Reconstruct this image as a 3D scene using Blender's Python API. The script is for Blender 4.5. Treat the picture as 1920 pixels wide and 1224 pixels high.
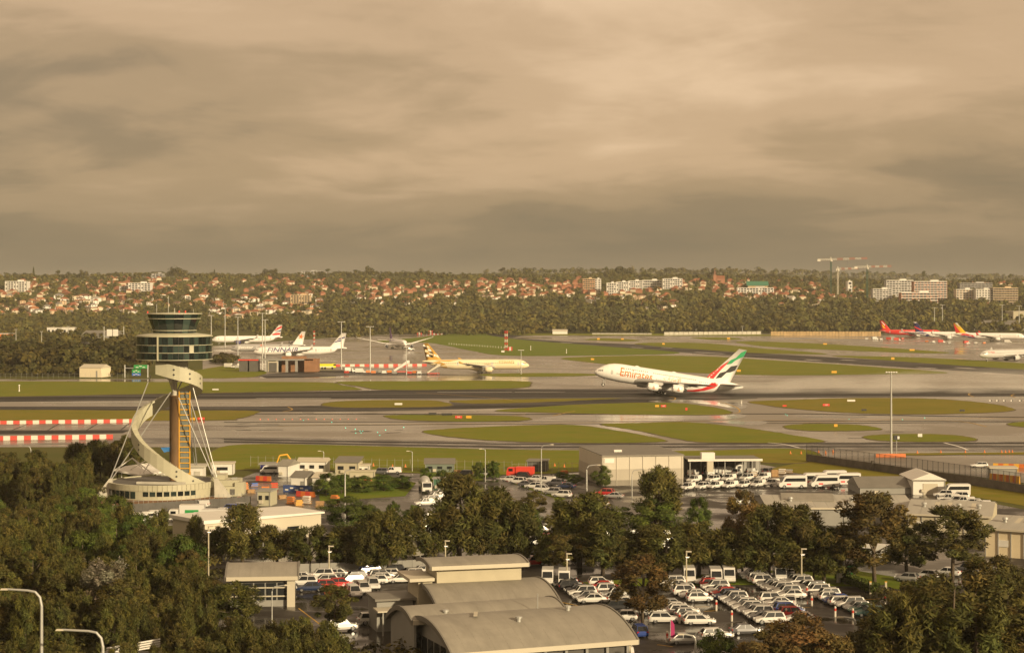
import bpy, math, random
import numpy as np
from mathutils import Vector, Matrix
R = math.radians
sc = bpy.context.scene
for _o in list(bpy.data.objects):
    bpy.data.objects.remove(_o)
col = sc.collection
rnd = random.Random(11)
nr = np.random.default_rng(5)

# ------------------------------------------------------------------ camera
CAMZ, F, HY, CX = 48.0, 3500.0, 545.0, 960.0      # eye height above the airfield, focal length and horizon row (1920 px frame)
cd = bpy.data.cameras.new("camera")
cd.sensor_width = 36.0
cd.lens = F / 1920 * 36.0
cd.shift_y = -(612.0 - HY) / 1920
cd.clip_start = 1.0
cd.clip_end = 40000.0
cam = bpy.data.objects.new("camera", cd)
col.objects.link(cam)
cam.location = (0, 0, CAMZ)
cam.rotation_euler = (R(90), 0, 0)
sc.camera = cam
sc.render.resolution_x, sc.render.resolution_y = 1024, 652

# ------------------------------------------------------------------ sky and sun
SUN_EL, SUN_AZ = 17.0, 42.0        # azimuth: degrees to the right of straight behind the camera
world = bpy.data.worlds.new("World")
sc.world = world
world.use_nodes = True
wt = world.node_tree
wt.nodes.clear()
def wn(t, **k):
    n = wt.nodes.new(t)
    for a, b in k.items():
        setattr(n, a, b)
    return n
def wmath(op, a, b=None, c=None):
    n = wn('ShaderNodeMath', operation=op)
    for i, v in enumerate((a, b, c)):
        if v is None: continue
        if isinstance(v, (int, float)): n.inputs[i].default_value = v
        else: wt.links.new(v, n.inputs[i])
    return n.outputs[0]
def wmix(fac, a, b):
    n = wn('ShaderNodeMix', data_type='RGBA')
    for i, v in ((0, fac), (6, a), (7, b)):
        if isinstance(v, (int, float, tuple)): n.inputs[i].default_value = v
        else: wt.links.new(v, n.inputs[i])
    return n.outputs[2]
def wramp(fac, stops, interp='EASE'):
    n = wn('ShaderNodeValToRGB')
    n.color_ramp.interpolation = interp
    el = n.color_ramp.elements
    while len(el) < len(stops): el.new(0.5)
    for e, (p, c) in zip(el, stops):
        e.position = p; e.color = (*c, 1)
    wt.links.new(fac, n.inputs[0])
    return n.outputs[0]
tc = wn('ShaderNodeTexCoord')
sep = wn('ShaderNodeSeparateXYZ')
wt.links.new(tc.outputs['Generated'], sep.inputs[0])
zc = wmath('MAXIMUM', sep.outputs[2], 0.0)
den = wmath('ADD', zc, 0.19)
cx_ = wmath('DIVIDE', sep.outputs[0], den)
cy_ = wmath('DIVIDE', sep.outputs[1], den)
cmb = wn('ShaderNodeCombineXYZ')
wt.links.new(cx_, cmb.inputs[0]); wt.links.new(cy_, cmb.inputs[1])
def wnoise(scale, detail, rough, dist, rot, loc, sx=1.0):
    mp = wn('ShaderNodeMapping')
    mp.inputs['Scale'].default_value = (scale * sx, scale, 1)
    mp.inputs['Rotation'].default_value = (0, 0, R(rot))
    mp.inputs['Location'].default_value = loc
    wt.links.new(cmb.outputs[0], mp.inputs[0])
    n = wn('ShaderNodeTexNoise')
    n.inputs['Scale'].default_value = 1.0
    n.inputs['Detail'].default_value = detail
    n.inputs['Roughness'].default_value = rough
    n.inputs['Distortion'].default_value = dist
    wt.links.new(mp.outputs[0], n.inputs['Vector'])
    return n.outputs[0]
big = wnoise(1.15, 5.0, 0.5, 0.35, 20, (4.6, 0.4, 0), 0.95)
med = wnoise(3.3, 9.0, 0.58, 0.5, 30, (7.3, 2.2, 0), 0.9)
mixn = wmath('ADD', wmath('MULTIPLY', big, 0.76), wmath('MULTIPLY', med, 0.24))
# the cloud deck thickens into a dark rain band towards the horizon, on every side
lift = wmath('MULTIPLY', wmath('SUBTRACT', wramp(zc, [(0.0, (0, 0, 0)), (0.16, (1, 1, 1))], 'LINEAR'), 0.46), 0.34)
cl = wmath('ADD', mixn, lift)
cloudc = wramp(cl, [(0.26, (0.185, 0.138, 0.082)), (0.40, (0.262, 0.184, 0.102)), (0.48, (0.365, 0.248, 0.134)), (0.59, (0.495, 0.334, 0.190)), (0.74, (0.65, 0.455, 0.275))])
band = wramp(zc, [(0.0, (1, 1, 1)), (0.075, (0, 0, 0))])
cloudc = wmix(wmath('MULTIPLY', band, 0.85), cloudc, (0.182, 0.141, 0.086, 1))
sky = wn('ShaderNodeTexSky', sky_type='NISHITA', sun_disc=False, sun_elevation=R(SUN_EL), sun_rotation=R(180 - SUN_AZ))
bg1 = wn('ShaderNodeBackground'); bg1.inputs[1].default_value = 0.06
wt.links.new(sky.outputs[0], bg1.inputs[0])
bg2 = wn('ShaderNodeBackground'); bg2.inputs[1].default_value = 1.0
wt.links.new(cloudc, bg2.inputs[0])
mx = wn('ShaderNodeMixShader'); mx.inputs[0].default_value = 0.93
wt.links.new(bg1.outputs[0], mx.inputs[1]); wt.links.new(bg2.outputs[0], mx.inputs[2])
wo = wn('ShaderNodeOutputWorld')
wt.links.new(mx.outputs[0], wo.inputs[0])

sl = bpy.data.lights.new("sun", 'SUN')
sl.energy = 4.6
sl.color = (1.0, 0.79, 0.49)
sl.angle = R(1.5)
sun = bpy.data.objects.new("sun", sl)
col.objects.link(sun)
_d = Vector((math.sin(R(SUN_AZ)) * math.cos(R(SUN_EL)), -math.cos(R(SUN_AZ)) * math.cos(R(SUN_EL)), math.sin(R(SUN_EL))))
sun.rotation_euler = _d.to_track_quat('Z', 'Y').to_euler()
sun.location = (300, -300, 400)

vs = sc.view_settings
vs.view_transform = 'Standard'; vs.look = 'None'; vs.exposure = 0.33; vs.gamma = 1.0
vs.use_curve_mapping = False
sc.cycles.use_denoising = True
sc.cycles.max_bounces = 6
sc.cycles.diffuse_bounces = 3
sc.cycles.glossy_bounces = 3
sc.cycles.transmission_bounces = 4
sc.cycles.transparent_max_bounces = 8
sc.cycles.volume_bounces = 1
sc.cycles.sample_clamp_indirect = 6.0

# ------------------------------------------------------------------ helpers
def G(px, py, z=0.0):
    """the place at height z that the sight line through a picture point meets"""
    Y = (CAMZ - z) * F / (py - HY)
    return Vector(((px - CX) / F * Y, Y, z))
def A(px, py, Y):
    return Vector(((px - CX) / F * Y, Y, CAMZ - (py - HY) / F * Y))
def proj(v):
    return CX + v[0] / v[1] * F, HY + (CAMZ - v[2]) / v[1] * F

MATS = {}
def mat(name, c, rough=0.7, var=0.0, scale=1.0, metal=0.0, bump=0.0, bscale=None, c2=None, spec=0.5, objrand=0.0, coat=0.0, emis=None, detail=5.0, stretch=(1, 1, 1), rvar=0.0):
    if name in MATS: return MATS[name]
    m = bpy.data.materials.new(name)
    m.use_nodes = True
    nt = m.node_tree
    b = nt.nodes['Principled BSDF']
    b.inputs['Roughness'].default_value = rough
    b.inputs['Metallic'].default_value = metal
    b.inputs['Specular IOR Level'].default_value = spec
    b.inputs['Coat Weight'].default_value = coat
    b.inputs['Base Color'].default_value = (*c, 1)
    L = nt.links.new
    colsock = None
    if var or bump or c2 or rvar:
        t = nt.nodes.new('ShaderNodeTexCoord')
        mp = nt.nodes.new('ShaderNodeMapping')
        mp.inputs['Scale'].default_value = stretch
        L(t.outputs['Object'], mp.inputs[0])
        n = nt.nodes.new('ShaderNodeTexNoise')
        n.inputs['Scale'].default_value = scale
        n.inputs['Detail'].default_value = detail
        n.inputs['Roughness'].default_value = 0.6
        L(mp.outputs[0], n.inputs['Vector'])
        if var or c2:
            rp = nt.nodes.new('ShaderNodeValToRGB')
            e = rp.color_ramp.elements
            e[0].position, e[1].position = 0.32, 0.68
            a = c if c2 else tuple(max(0, x * (1 - var)) for x in c)
            d = c2 if c2 else tuple(min(1, x * (1 + var)) for x in c)
            e[0].color = (*a, 1); e[1].color = (*d, 1)
            L(n.outputs[0], rp.inputs[0])
            colsock = rp.outputs[0]
        if rvar:
            mr = nt.nodes.new('ShaderNodeMapRange')
            mr.inputs[1].default_value, mr.inputs[2].default_value = 0.35, 0.65
            mr.inputs[3].default_value, mr.inputs[4].default_value = max(0.03, rough - rvar), min(1, rough + rvar)
            L(n.outputs[0], mr.inputs[0]); L(mr.outputs[0], b.inputs['Roughness'])
        if bump:
            n2 = nt.nodes.new('ShaderNodeTexNoise')
            n2.inputs['Scale'].default_value = bscale or scale * 4
            n2.inputs['Detail'].default_value = 4
            L(mp.outputs[0], n2.inputs['Vector'])
            bp = nt.nodes.new('ShaderNodeBump')
            bp.inputs['Strength'].default_value = min(1, bump)
            bp.inputs['Distance'].default_value = bump * 0.2
            L(n2.outputs[0], bp.inputs['Height'])
            L(bp.outputs[0], b.inputs['Normal'])
    if objrand:
        oi = nt.nodes.new('ShaderNodeObjectInfo')
        hs = nt.nodes.new('ShaderNodeHueSaturation')
        mr = nt.nodes.new('ShaderNodeMapRange')
        mr.inputs[3].default_value, mr.inputs[4].default_value = 1 - objrand, 1 + objrand
        L(oi.outputs['Random'], mr.inputs[0]); L(mr.outputs[0], hs.inputs['Value'])
        if colsock: L(colsock, hs.inputs['Color'])
        else: hs.inputs['Color'].default_value = (*c, 1)
        colsock = hs.outputs[0]
    if colsock: L(colsock, b.inputs['Base Color'])
    if emis:
        b.inputs['Emission Color'].default_value = (*c, 1)
        b.inputs['Emission Strength'].default_value = emis
    MATS[name] = m
    return m

class MB:
    """collects shapes; build() links them as one mesh object"""
    def __init__(s): s.v, s.f = [], []
    def add(s, vs, fs):
        k = len(s.v)
        s.v.extend([tuple(v) for v in vs])
        s.f.extend([tuple(i + k for i in f) for f in fs])
        return s
    def box(s, c, d, rz=0.0, taper=1.0):
        x, y, z = d[0] / 2, d[1] / 2, d[2] / 2
        ca, sa = math.cos(rz), math.sin(rz)
        vs = []
        for zz in (-z, z):
            t = taper if zz > 0 else 1.0
            for xx, yy in ((-x, -y), (x, -y), (x, y), (-x, y)):
                xx, yy = xx * t, yy * t
                vs.append((c[0] + xx * ca - yy * sa, c[1] + xx * sa + yy * ca, c[2] + zz))
        return s.add(vs, [(3, 2, 1, 0), (4, 5, 6, 7), (0, 1, 5, 4), (1, 2, 6, 5), (2, 3, 7, 6), (3, 0, 4, 7)])
    def prism(s, poly, z0, z1):
        n = len(poly)
        ar = sum(poly[i][0] * poly[(i + 1) % n][1] - poly[(i + 1) % n][0] * poly[i][1] for i in range(n))
        if ar < 0: poly = poly[::-1]
        return s.add([(p[0], p[1], z0) for p in poly] + [(p[0], p[1], z1) for p in poly],
                     [tuple(range(n))[::-1], tuple(range(n, 2 * n))] + [(i, (i + 1) % n, n + (i + 1) % n, n + i) for i in range(n)])
    def prism_xz(s, poly, y0, y1):
        n = len(poly)
        ar = sum(poly[i][0] * poly[(i + 1) % n][1] - poly[(i + 1) % n][0] * poly[i][1] for i in range(n))
        if ar < 0: poly = poly[::-1]
        return s.add([(p[0], y0, p[1]) for p in poly] + [(p[0], y1, p[1]) for p in poly],
                     [tuple(range(n)), tuple(range(n, 2 * n))[::-1]] + [((i + 1) % n, i, n + i, n + (i + 1) % n) for i in range(n)])
    def sheet(s, poly, z):
        return s.add([(p[0], p[1], z) for p in poly], [tuple(range(len(poly)))])
    def tube(s, pts, r, n=8, caps=True):
        pts = [Vector(p) for p in pts]
        rs = r if isinstance(r, (list, tuple)) else [r] * len(pts)
        vs, fs = [], []
        for i, p in enumerate(pts):
            d = (pts[min(i + 1, len(pts) - 1)] - pts[max(i - 1, 0)]).normalized()
            up = Vector((0, 0, 1)) if abs(d.z) < 0.95 else Vector((1, 0, 0))
            a = d.cross(up).normalized(); b = a.cross(d)
            for k in range(n):
                t = 2 * math.pi * k / n
                vs.append(p + (a * math.cos(t) + b * math.sin(t)) * rs[i])
        for i in range(len(pts) - 1):
            for k in range(n):
                fs.append((i * n + k, i * n + (k + 1) % n, (i + 1) * n + (k + 1) % n, (i + 1) * n + k))
        if caps:
            fs.append(tuple(range(n))[::-1]); fs.append(tuple(range((len(pts) - 1) * n, len(pts) * n)))
        return s.add(vs, fs)
    def lathe(s, prof, n=24, c=(0, 0, 0), axis='z', a0=0.0, a1=2 * math.pi):
        full = abs(a1 - a0 - 2 * math.pi) < 1e-6
        m = n if full else n + 1
        vs, fs = [], []
        for r, h in prof:
            for k in range(m):
                t = a0 + (a1 - a0) * k / n
                if axis == 'z': vs.append((c[0] + r * math.cos(t), c[1] + r * math.sin(t), c[2] + h))
                else: vs.append((c[0] + h, c[1] + r * math.cos(t), c[2] + r * math.sin(t)))
        for i in range(len(prof) - 1):
            for k in range(n):
                k2 = (k + 1) % m
                q = (i * m + k, i * m + k2, (i + 1) * m + k2, (i + 1) * m + k)
                fs.append(q if axis == 'z' else q[::-1] if False else q)
        return s.add(vs, fs)
    def mesh(s, name, m=None, smooth=False):
        me = bpy.data.meshes.new(name)
        me.from_pydata(s.v, [], s.f)
        if m: me.materials.append(m)
        if smooth: me.polygons.foreach_set('use_smooth', [True] * len(me.polygons))
        me.update()
        return me
    def build(s, name, m=None, parent=None, smooth=False, loc=None):
        return put(name, s.mesh(name, m, smooth), parent, loc)

def put(name, me, parent=None, loc=None, rz=None, m=None, scale=None):
    o = bpy.data.objects.new(name, me)
    col.objects.link(o)
    if parent: o.parent = parent
    if loc is not None: o.location = loc
    if rz is not None: o.rotation_euler[2] = rz
    if scale is not None: o.scale = scale if isinstance(scale, (tuple, list)) else (scale,) * 3
    if m is not None:
        o.material_slots[0].link = 'OBJECT'
        o.material_slots[0].material = m
    return o
def tag(o, label=None, cat=None, group=None, kind=None):
    if label: o['label'] = label
    if cat: o['category'] = cat
    if group: o['group'] = group
    if kind: o['kind'] = kind
    return o
def thing(name, label, cat, loc=(0, 0, 0), rz=0.0, group=None):
    o = bpy.data.objects.new(name, None)
    col.objects.link(o)
    o.empty_display_size = 0.1
    o.location = loc; o.rotation_euler[2] = rz
    return tag(o, label, cat, group)
def struct(o): o['kind'] = 'structure'; return o

ORD = ['first', 'second', 'third', 'fourth', 'fifth', 'sixth', 'seventh', 'eighth', 'ninth', 'tenth', 'eleventh', 'twelfth', 'thirteenth', 'fourteenth', 'fifteenth',
       'sixteenth', 'seventeenth', 'eighteenth', 'nineteenth', 'twentieth']
def ordw(i):
    if i < 20: return ORD[i]
    t = ['', '', 'twenty', 'thirty', 'forty', 'fifty', 'sixty'][(i + 1) // 10]
    return t + '-' + ORD[(i + 1) % 10 - 1] if (i + 1) % 10 else t[:-1] + 'ieth'
QUEUE = []
def later(o, desc, where, px):
    """collects look-alikes; flush_labels() then tells those with one description apart by their order from the left"""
    QUEUE.append((desc, where, px, o))
def flush_labels():
    by = {}
    for d, w, x, o in QUEUE: by.setdefault((d, w), []).append((x, o))
    for (d, w), l in by.items():
        l.sort(key=lambda t: t[0])
        for i, (x, o) in enumerate(l):
            o['label'] = f'{d} {w}' if len(l) == 1 else f'{d} {w}, {ordw(i)} from left'
def smooth_poly(pts, k=4):
    out, n = [], len(pts)
    for i in range(n):
        p0, p1, p2, p3 = (np.array(pts[(i + j) % n], float) for j in (-1, 0, 1, 2))
        for q in range(k):
            t = q / k
            out.append(tuple(0.5 * ((2 * p1) + (-p0 + p2) * t + (2 * p0 - 5 * p1 + 4 * p2 - p3) * t * t + (-p0 + 3 * p1 - 3 * p2 + p3) * t ** 3)))
    return out
def spline(pts, k=6):
    out, n = [], len(pts)
    for i in range(n - 1):
        p0, p1, p2, p3 = (np.array(pts[min(max(i + j, 0), n - 1)], float) for j in (-1, 0, 1, 2))
        for q in range(k):
            t = q / k
            out.append(tuple(0.5 * ((2 * p1) + (-p0 + p2) * t + (2 * p0 - 5 * p1 + 4 * p2 - p3) * t * t + (-p0 + 3 * p1 - 3 * p2 + p3) * t ** 3)))
    out.append(tuple(pts[-1]))
    return out
def text_mesh(body, size=1.0, bold=0.0, shear=0.0):
    cu = bpy.data.curves.new('lettering', 'FONT')
    cu.body = body; cu.size = size; cu.offset = bold; cu.shear = shear; cu.resolution_u = 3
    to = bpy.data.objects.new('lettering', cu)
    col.objects.link(to)
    bpy.context.view_layer.update()
    me = bpy.data.meshes.new_from_object(to.evaluated_get(bpy.context.evaluated_depsgraph_get()))
    bpy.data.objects.remove(to); bpy.data.curves.remove(cu)
    v = np.array([tuple(q.co) for q in me.vertices])
    f = [tuple(p.vertices) for p in me.polygons]
    bpy.data.meshes.remove(me)
    return v, f

# ------------------------------------------------------------------ terrain
def sstep(t):
    t = np.clip(t, 0, 1)
    return t * t * (3 - 2 * t)
def H(X, Y):
    X = np.asarray(X, float); Y = np.asarray(Y, float)
    ang = X / np.maximum(Y, 1) * F + CX
    crest = np.interp(ang, [-600, 0, 300, 700, 1000, 1250, 1400, 1560, 1750, 1920, 2500], [69, 70, 70, 71, 70, 70, 68, 60, 57, 60, 62])
    t = np.clip((Y - 2120) / (3300 - 2120), 0, 1)
    up = 0.55 * t + 0.45 * sstep(t)
    z = crest * up
    z = z + 3.5 * up * np.sin(X / 170.0 + 1.3) * np.sin(Y / 210.0) + 2.0 * up * np.sin(X / 61.0 + Y / 90.0)
    z = z - 26 * sstep((Y - 3400) / 900)
    z = z + 62 * sstep((Y - 4600) / 2600) + 9 * sstep((Y - 4600) / 2000) * np.sin(X / 640.0 + 0.6)
    return z
def on_terrain(px, py):
    Ys = np.linspace(1900, 3500, 400)
    z = H((px - CX) / F * Ys, Ys)
    ray = CAMZ - (py - HY) / F * Ys
    k = np.argmax(z >= ray) if (z >= ray).any() else 399
    Y = Ys[k]
    X = (px - CX) / F * Y
    return Vector((X, Y, float(H(X, Y))))

m_ground = mat('earth_grass', (0.075, 0.085, 0.022), 0.95, scale=0.02, c2=(0.10, 0.095, 0.032), bump=0.4, bscale=0.6, spec=0.05)
ys = np.concatenate([np.linspace(-400, 2000, 13), np.linspace(2060, 3600, 70), np.linspace(3700, 9000, 40), [12000, 20000, 30000]])
xs = np.concatenate([[-12000, -6000, -3500], np.linspace(-2200, 2200, 90), [3500, 6000, 12000]])
XX, YY = np.meshgrid(xs, ys)
ZZ = H(XX, YY)
nx, ny = len(xs), len(ys)
V = np.stack([XX.ravel(), YY.ravel(), ZZ.ravel()], 1)
b = MB(); b.v = [tuple(v) for v in V]
b.f = [(j * nx + i, j * nx + i + 1, (j + 1) * nx + i + 1, (j + 1) * nx + i) for j in range(ny - 1) for i in range(nx - 1)]
struct(b.build('ground', m_ground, smooth=True))

def wet(name, c, c2, r0, r1, pscale=0.012, st=(1, 1, 1), fine=0.35, spec=0.5):
    """pavement after rain: patches of standing water are smoother than the drained parts"""
    if name in MATS: return MATS[name]
    m = bpy.data.materials.new(name); m.use_nodes = True
    nt = m.node_tree; L = nt.links.new; b = nt.nodes['Principled BSDF']
    t = nt.nodes.new('ShaderNodeTexCoord')
    def nz(scale, detail, stretch, rough=0.6):
        mp = nt.nodes.new('ShaderNodeMapping'); mp.inputs['Scale'].default_value = stretch
        L(t.outputs['Object'], mp.inputs[0])
        n = nt.nodes.new('ShaderNodeTexNoise')
        n.inputs['Scale'].default_value = scale; n.inputs['Detail'].default_value = detail; n.inputs['Roughness'].default_value = rough
        L(mp.outputs[0], n.inputs['Vector']); return n.outputs[0]
    a = nz(pscale, 6, st); f = nz(fine, 5, (st[0] * 0.4, 1, 1), 0.7)
    r = nt.nodes.new('ShaderNodeValToRGB'); e = r.color_ramp.elements
    e[0].position, e[1].position = 0.3, 0.7; e[0].color = (*c, 1); e[1].color = (*c2, 1)
    mm = nt.nodes.new('ShaderNodeMath'); mm.operation = 'MULTIPLY_ADD'; mm.inputs[1].default_value = 0.55
    m2 = nt.nodes.new('ShaderNodeMath'); m2.operation = 'MULTIPLY'; m2.inputs[1].default_value = 0.45
    L(f, m2.inputs[0]); L(a, mm.inputs[0]); L(m2.outputs[0], mm.inputs[2]); L(mm.outputs[0], r.inputs[0])
    L(r.outputs[0], b.inputs['Base Color'])
    b.inputs['Specular IOR Level'].default_value = spec
    p = nz(pscale * 1.7, 4, (st[0] * 0.8, st[1], 1), 0.5)
    mr = nt.nodes.new('ShaderNodeMapRange'); mr.interpolation_type = 'SMOOTHSTEP'
    for i, v in ((1, 0.42), (2, 0.58), (3, r1), (4, r0)): mr.inputs[i].default_value = v
    L(p, mr.inputs[0]); L(mr.outputs[0], b.inputs['Roughness'])
    bp = nt.nodes.new('ShaderNodeBump'); bp.inputs['Strength'].default_value = 0.12; bp.inputs['Distance'].default_value = 0.01
    L(f, bp.inputs['Height']); L(bp.outputs[0], b.inputs['Normal'])
    MATS[name] = m
    return m
m_apron = wet('wet_concrete', (0.148, 0.130, 0.103), (0.212, 0.184, 0.145), 0.11, 0.42)
m_run = wet('runway_asphalt', (0.018, 0.016, 0.014), (0.034, 0.030, 0.026), 0.45, 0.75, 0.03, (0.12, 1, 1), 0.5, 0.12)
m_tyre = wet('tyre_streaks', (0.014, 0.013, 0.012), (0.040, 0.036, 0.030), 0.5, 0.8, 0.08, (0.03, 1, 1), 0.6, 0.1)
m_lot = wet('car_park_asphalt', (0.026, 0.022, 0.018), (0.044, 0.037, 0.030), 0.10, 0.60, 0.06, (1, 1, 1), 0.9, 0.3)
m_road = wet('road_asphalt', (0.055, 0.049, 0.042), (0.085, 0.075, 0.062), 0.2, 0.45, 0.05)
def grassmat(name, c, c2, c3):
    m = mat(name, c, 0.95, scale=0.035, c2=c2, bump=0.6, bscale=1.2, detail=8)
    nt = m.node_tree; b = nt.nodes['Principled BSDF']; b.inputs['Specular IOR Level'].default_value = 0.08
    L = nt.links.new
    old = b.inputs['Base Color'].links[0].from_socket
    t = nt.nodes.new('ShaderNodeTexCoord'); n = nt.nodes.new('ShaderNodeTexNoise')
    n.inputs['Scale'].default_value = 0.22; n.inputs['Detail'].default_value = 8; n.inputs['Roughness'].default_value = 0.7
    mp = nt.nodes.new('ShaderNodeMapping'); mp.inputs['Scale'].default_value = (0.35, 1, 1)
    L(t.outputs['Object'], mp.inputs[0]); L(mp.outputs[0], n.inputs['Vector'])
    r = nt.nodes.new('ShaderNodeMapRange'); r.inputs[1].default_value = 0.45; r.inputs[2].default_value = 0.75
    L(n.outputs[0], r.inputs[0])
    x = nt.nodes.new('ShaderNodeMix'); x.data_type = 'RGBA'
    L(r.outputs[0], x.inputs[0]); L(old, x.inputs[6]); x.inputs[7].default_value = (*c3, 1)
    L(x.outputs[2], b.inputs['Base Color'])
    return m
m_grass = grassmat('airfield_grass', (0.118, 0.152, 0.012), (0.160, 0.172, 0.016), (0.20, 0.155, 0.030))
m_grass2 = grassmat('dry_grass', (0.140, 0.138, 0.014), (0.185, 0.158, 0.020), (0.215, 0.155, 0.032))
m_grass3 = grassmat('fresh_grass', (0.095, 0.145, 0.013), (0.125, 0.160, 0.016), (0.155, 0.148, 0.022))
m_dry = mat('grass_edge', (0.085, 0.062, 0.022), 0.95, var=0.35, scale=0.4)

def gpoly(pts): return [tuple(G(*p)[:2]) for p in pts]
# one sheet of concrete under the whole airfield
b = MB().sheet(gpoly([(-120, 711), (380, 710), (380, 650), (640, 632), (820, 621), (2100, 619), (2100, 905), (1920, 905), (1512, 852), (1480, 848), (1000, 846), (480, 838), (-120, 838)]), 0.02)
struct(b.build('airfield_pavement', m_apron))
def strip(name, m, pts, z, k=4, smooth=True):
    q = smooth_poly(pts, k) if smooth else pts
    return struct(MB().sheet(gpoly(q), z).build(name, m))
# darker asphalt: the runway, its exit, the near taxiway, the crossing runway
strip('runway', m_run, [(-120, 743), (480, 736), (700, 732), (960, 729), (1440, 729), (2060, 727), (2060, 742), (1440, 746), (960, 748), (480, 748), (-120, 755)], 0.032, smooth=False)
strip('runway_wheel_path', m_tyre, [(-120, 746), (480, 741), (960, 738), (1440, 737), (2060, 734), (2060, 739), (1440, 743), (960, 744.5), (480, 745.5), (-120, 751)], 0.04, smooth=False)
strip('runway_exit', m_run, [(-120, 762), (300, 762), (480, 762), (700, 759), (960, 752), (1150, 747.5), (1420, 744), (1420, 747), (1280, 752), (1120, 758), (960, 765), (700, 771), (480, 772), (-120, 769)], 0.036, smooth=False)
strip('taxiway', m_road, [(-120, 822), (480, 820), (700, 823), (960, 829), (1300, 830.5), (1520, 829), (2060, 827), (2060, 846), (1520, 845), (1300, 843.5), (960, 842), (700, 837), (480, 831), (-120, 832)], 0.032, smooth=False)
for q, (y0, y1, y2, w) in enumerate([(822.5, 831.5, 831.5, 2.2), (826.5, 837, 837.5, 2.6), (775, 776, 786, 1.4), (791, 790, 790, 0.9), (798, 794, 792, 0.9)]):
    strip('tyre_mark', m_tyre, [(420, y0), (960, y1), (1500, y1 - 1), (2060, y2 - 2), (2060, y2 - 2 + w), (1500, y1 - 1 + w), (960, y1 + w), (420, y0 + w)], 0.044 + 0.004 * q, smooth=False)
_rs = random.Random(3)
for q in range(26):
    x, y = _rs.uniform(430, 760), _rs.uniform(766, 812)
    if q > 17: x, y = _rs.uniform(1250, 1900), _rs.uniform(778, 845)
    w, t_ = _rs.uniform(14, 50), _rs.uniform(.25, .7)
    sl_ = _rs.uniform(-.05, .02)
    strip('tyre_mark', m_tyre, [(x, y), (x + w, y + w * sl_), (x + w * .9, y + w * sl_ + t_), (x + 4, y + t_)], 0.0442 + 0.0005 * q, smooth=False)
strip('crossing_runway', m_run, [(1075, 641), (1200, 646), (1440, 663), (1700, 678), (2060, 699), (2060, 711), (1700, 689), (1440, 672), (1180, 654), (1040, 643)], 0.034, smooth=False)
strip('far_runway', m_run, [(890, 621), (1000, 624), (960, 634), (1000, 636), (1075, 641), (1040, 643), (950, 634), (880, 627)], 0.033, smooth=False)
strip('terminal_road', m_run, [(480, 703), (585, 694), (640, 694), (780, 700), (900, 703), (660, 704), (590, 707), (500, 709)], 0.03, smooth=False)
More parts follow.
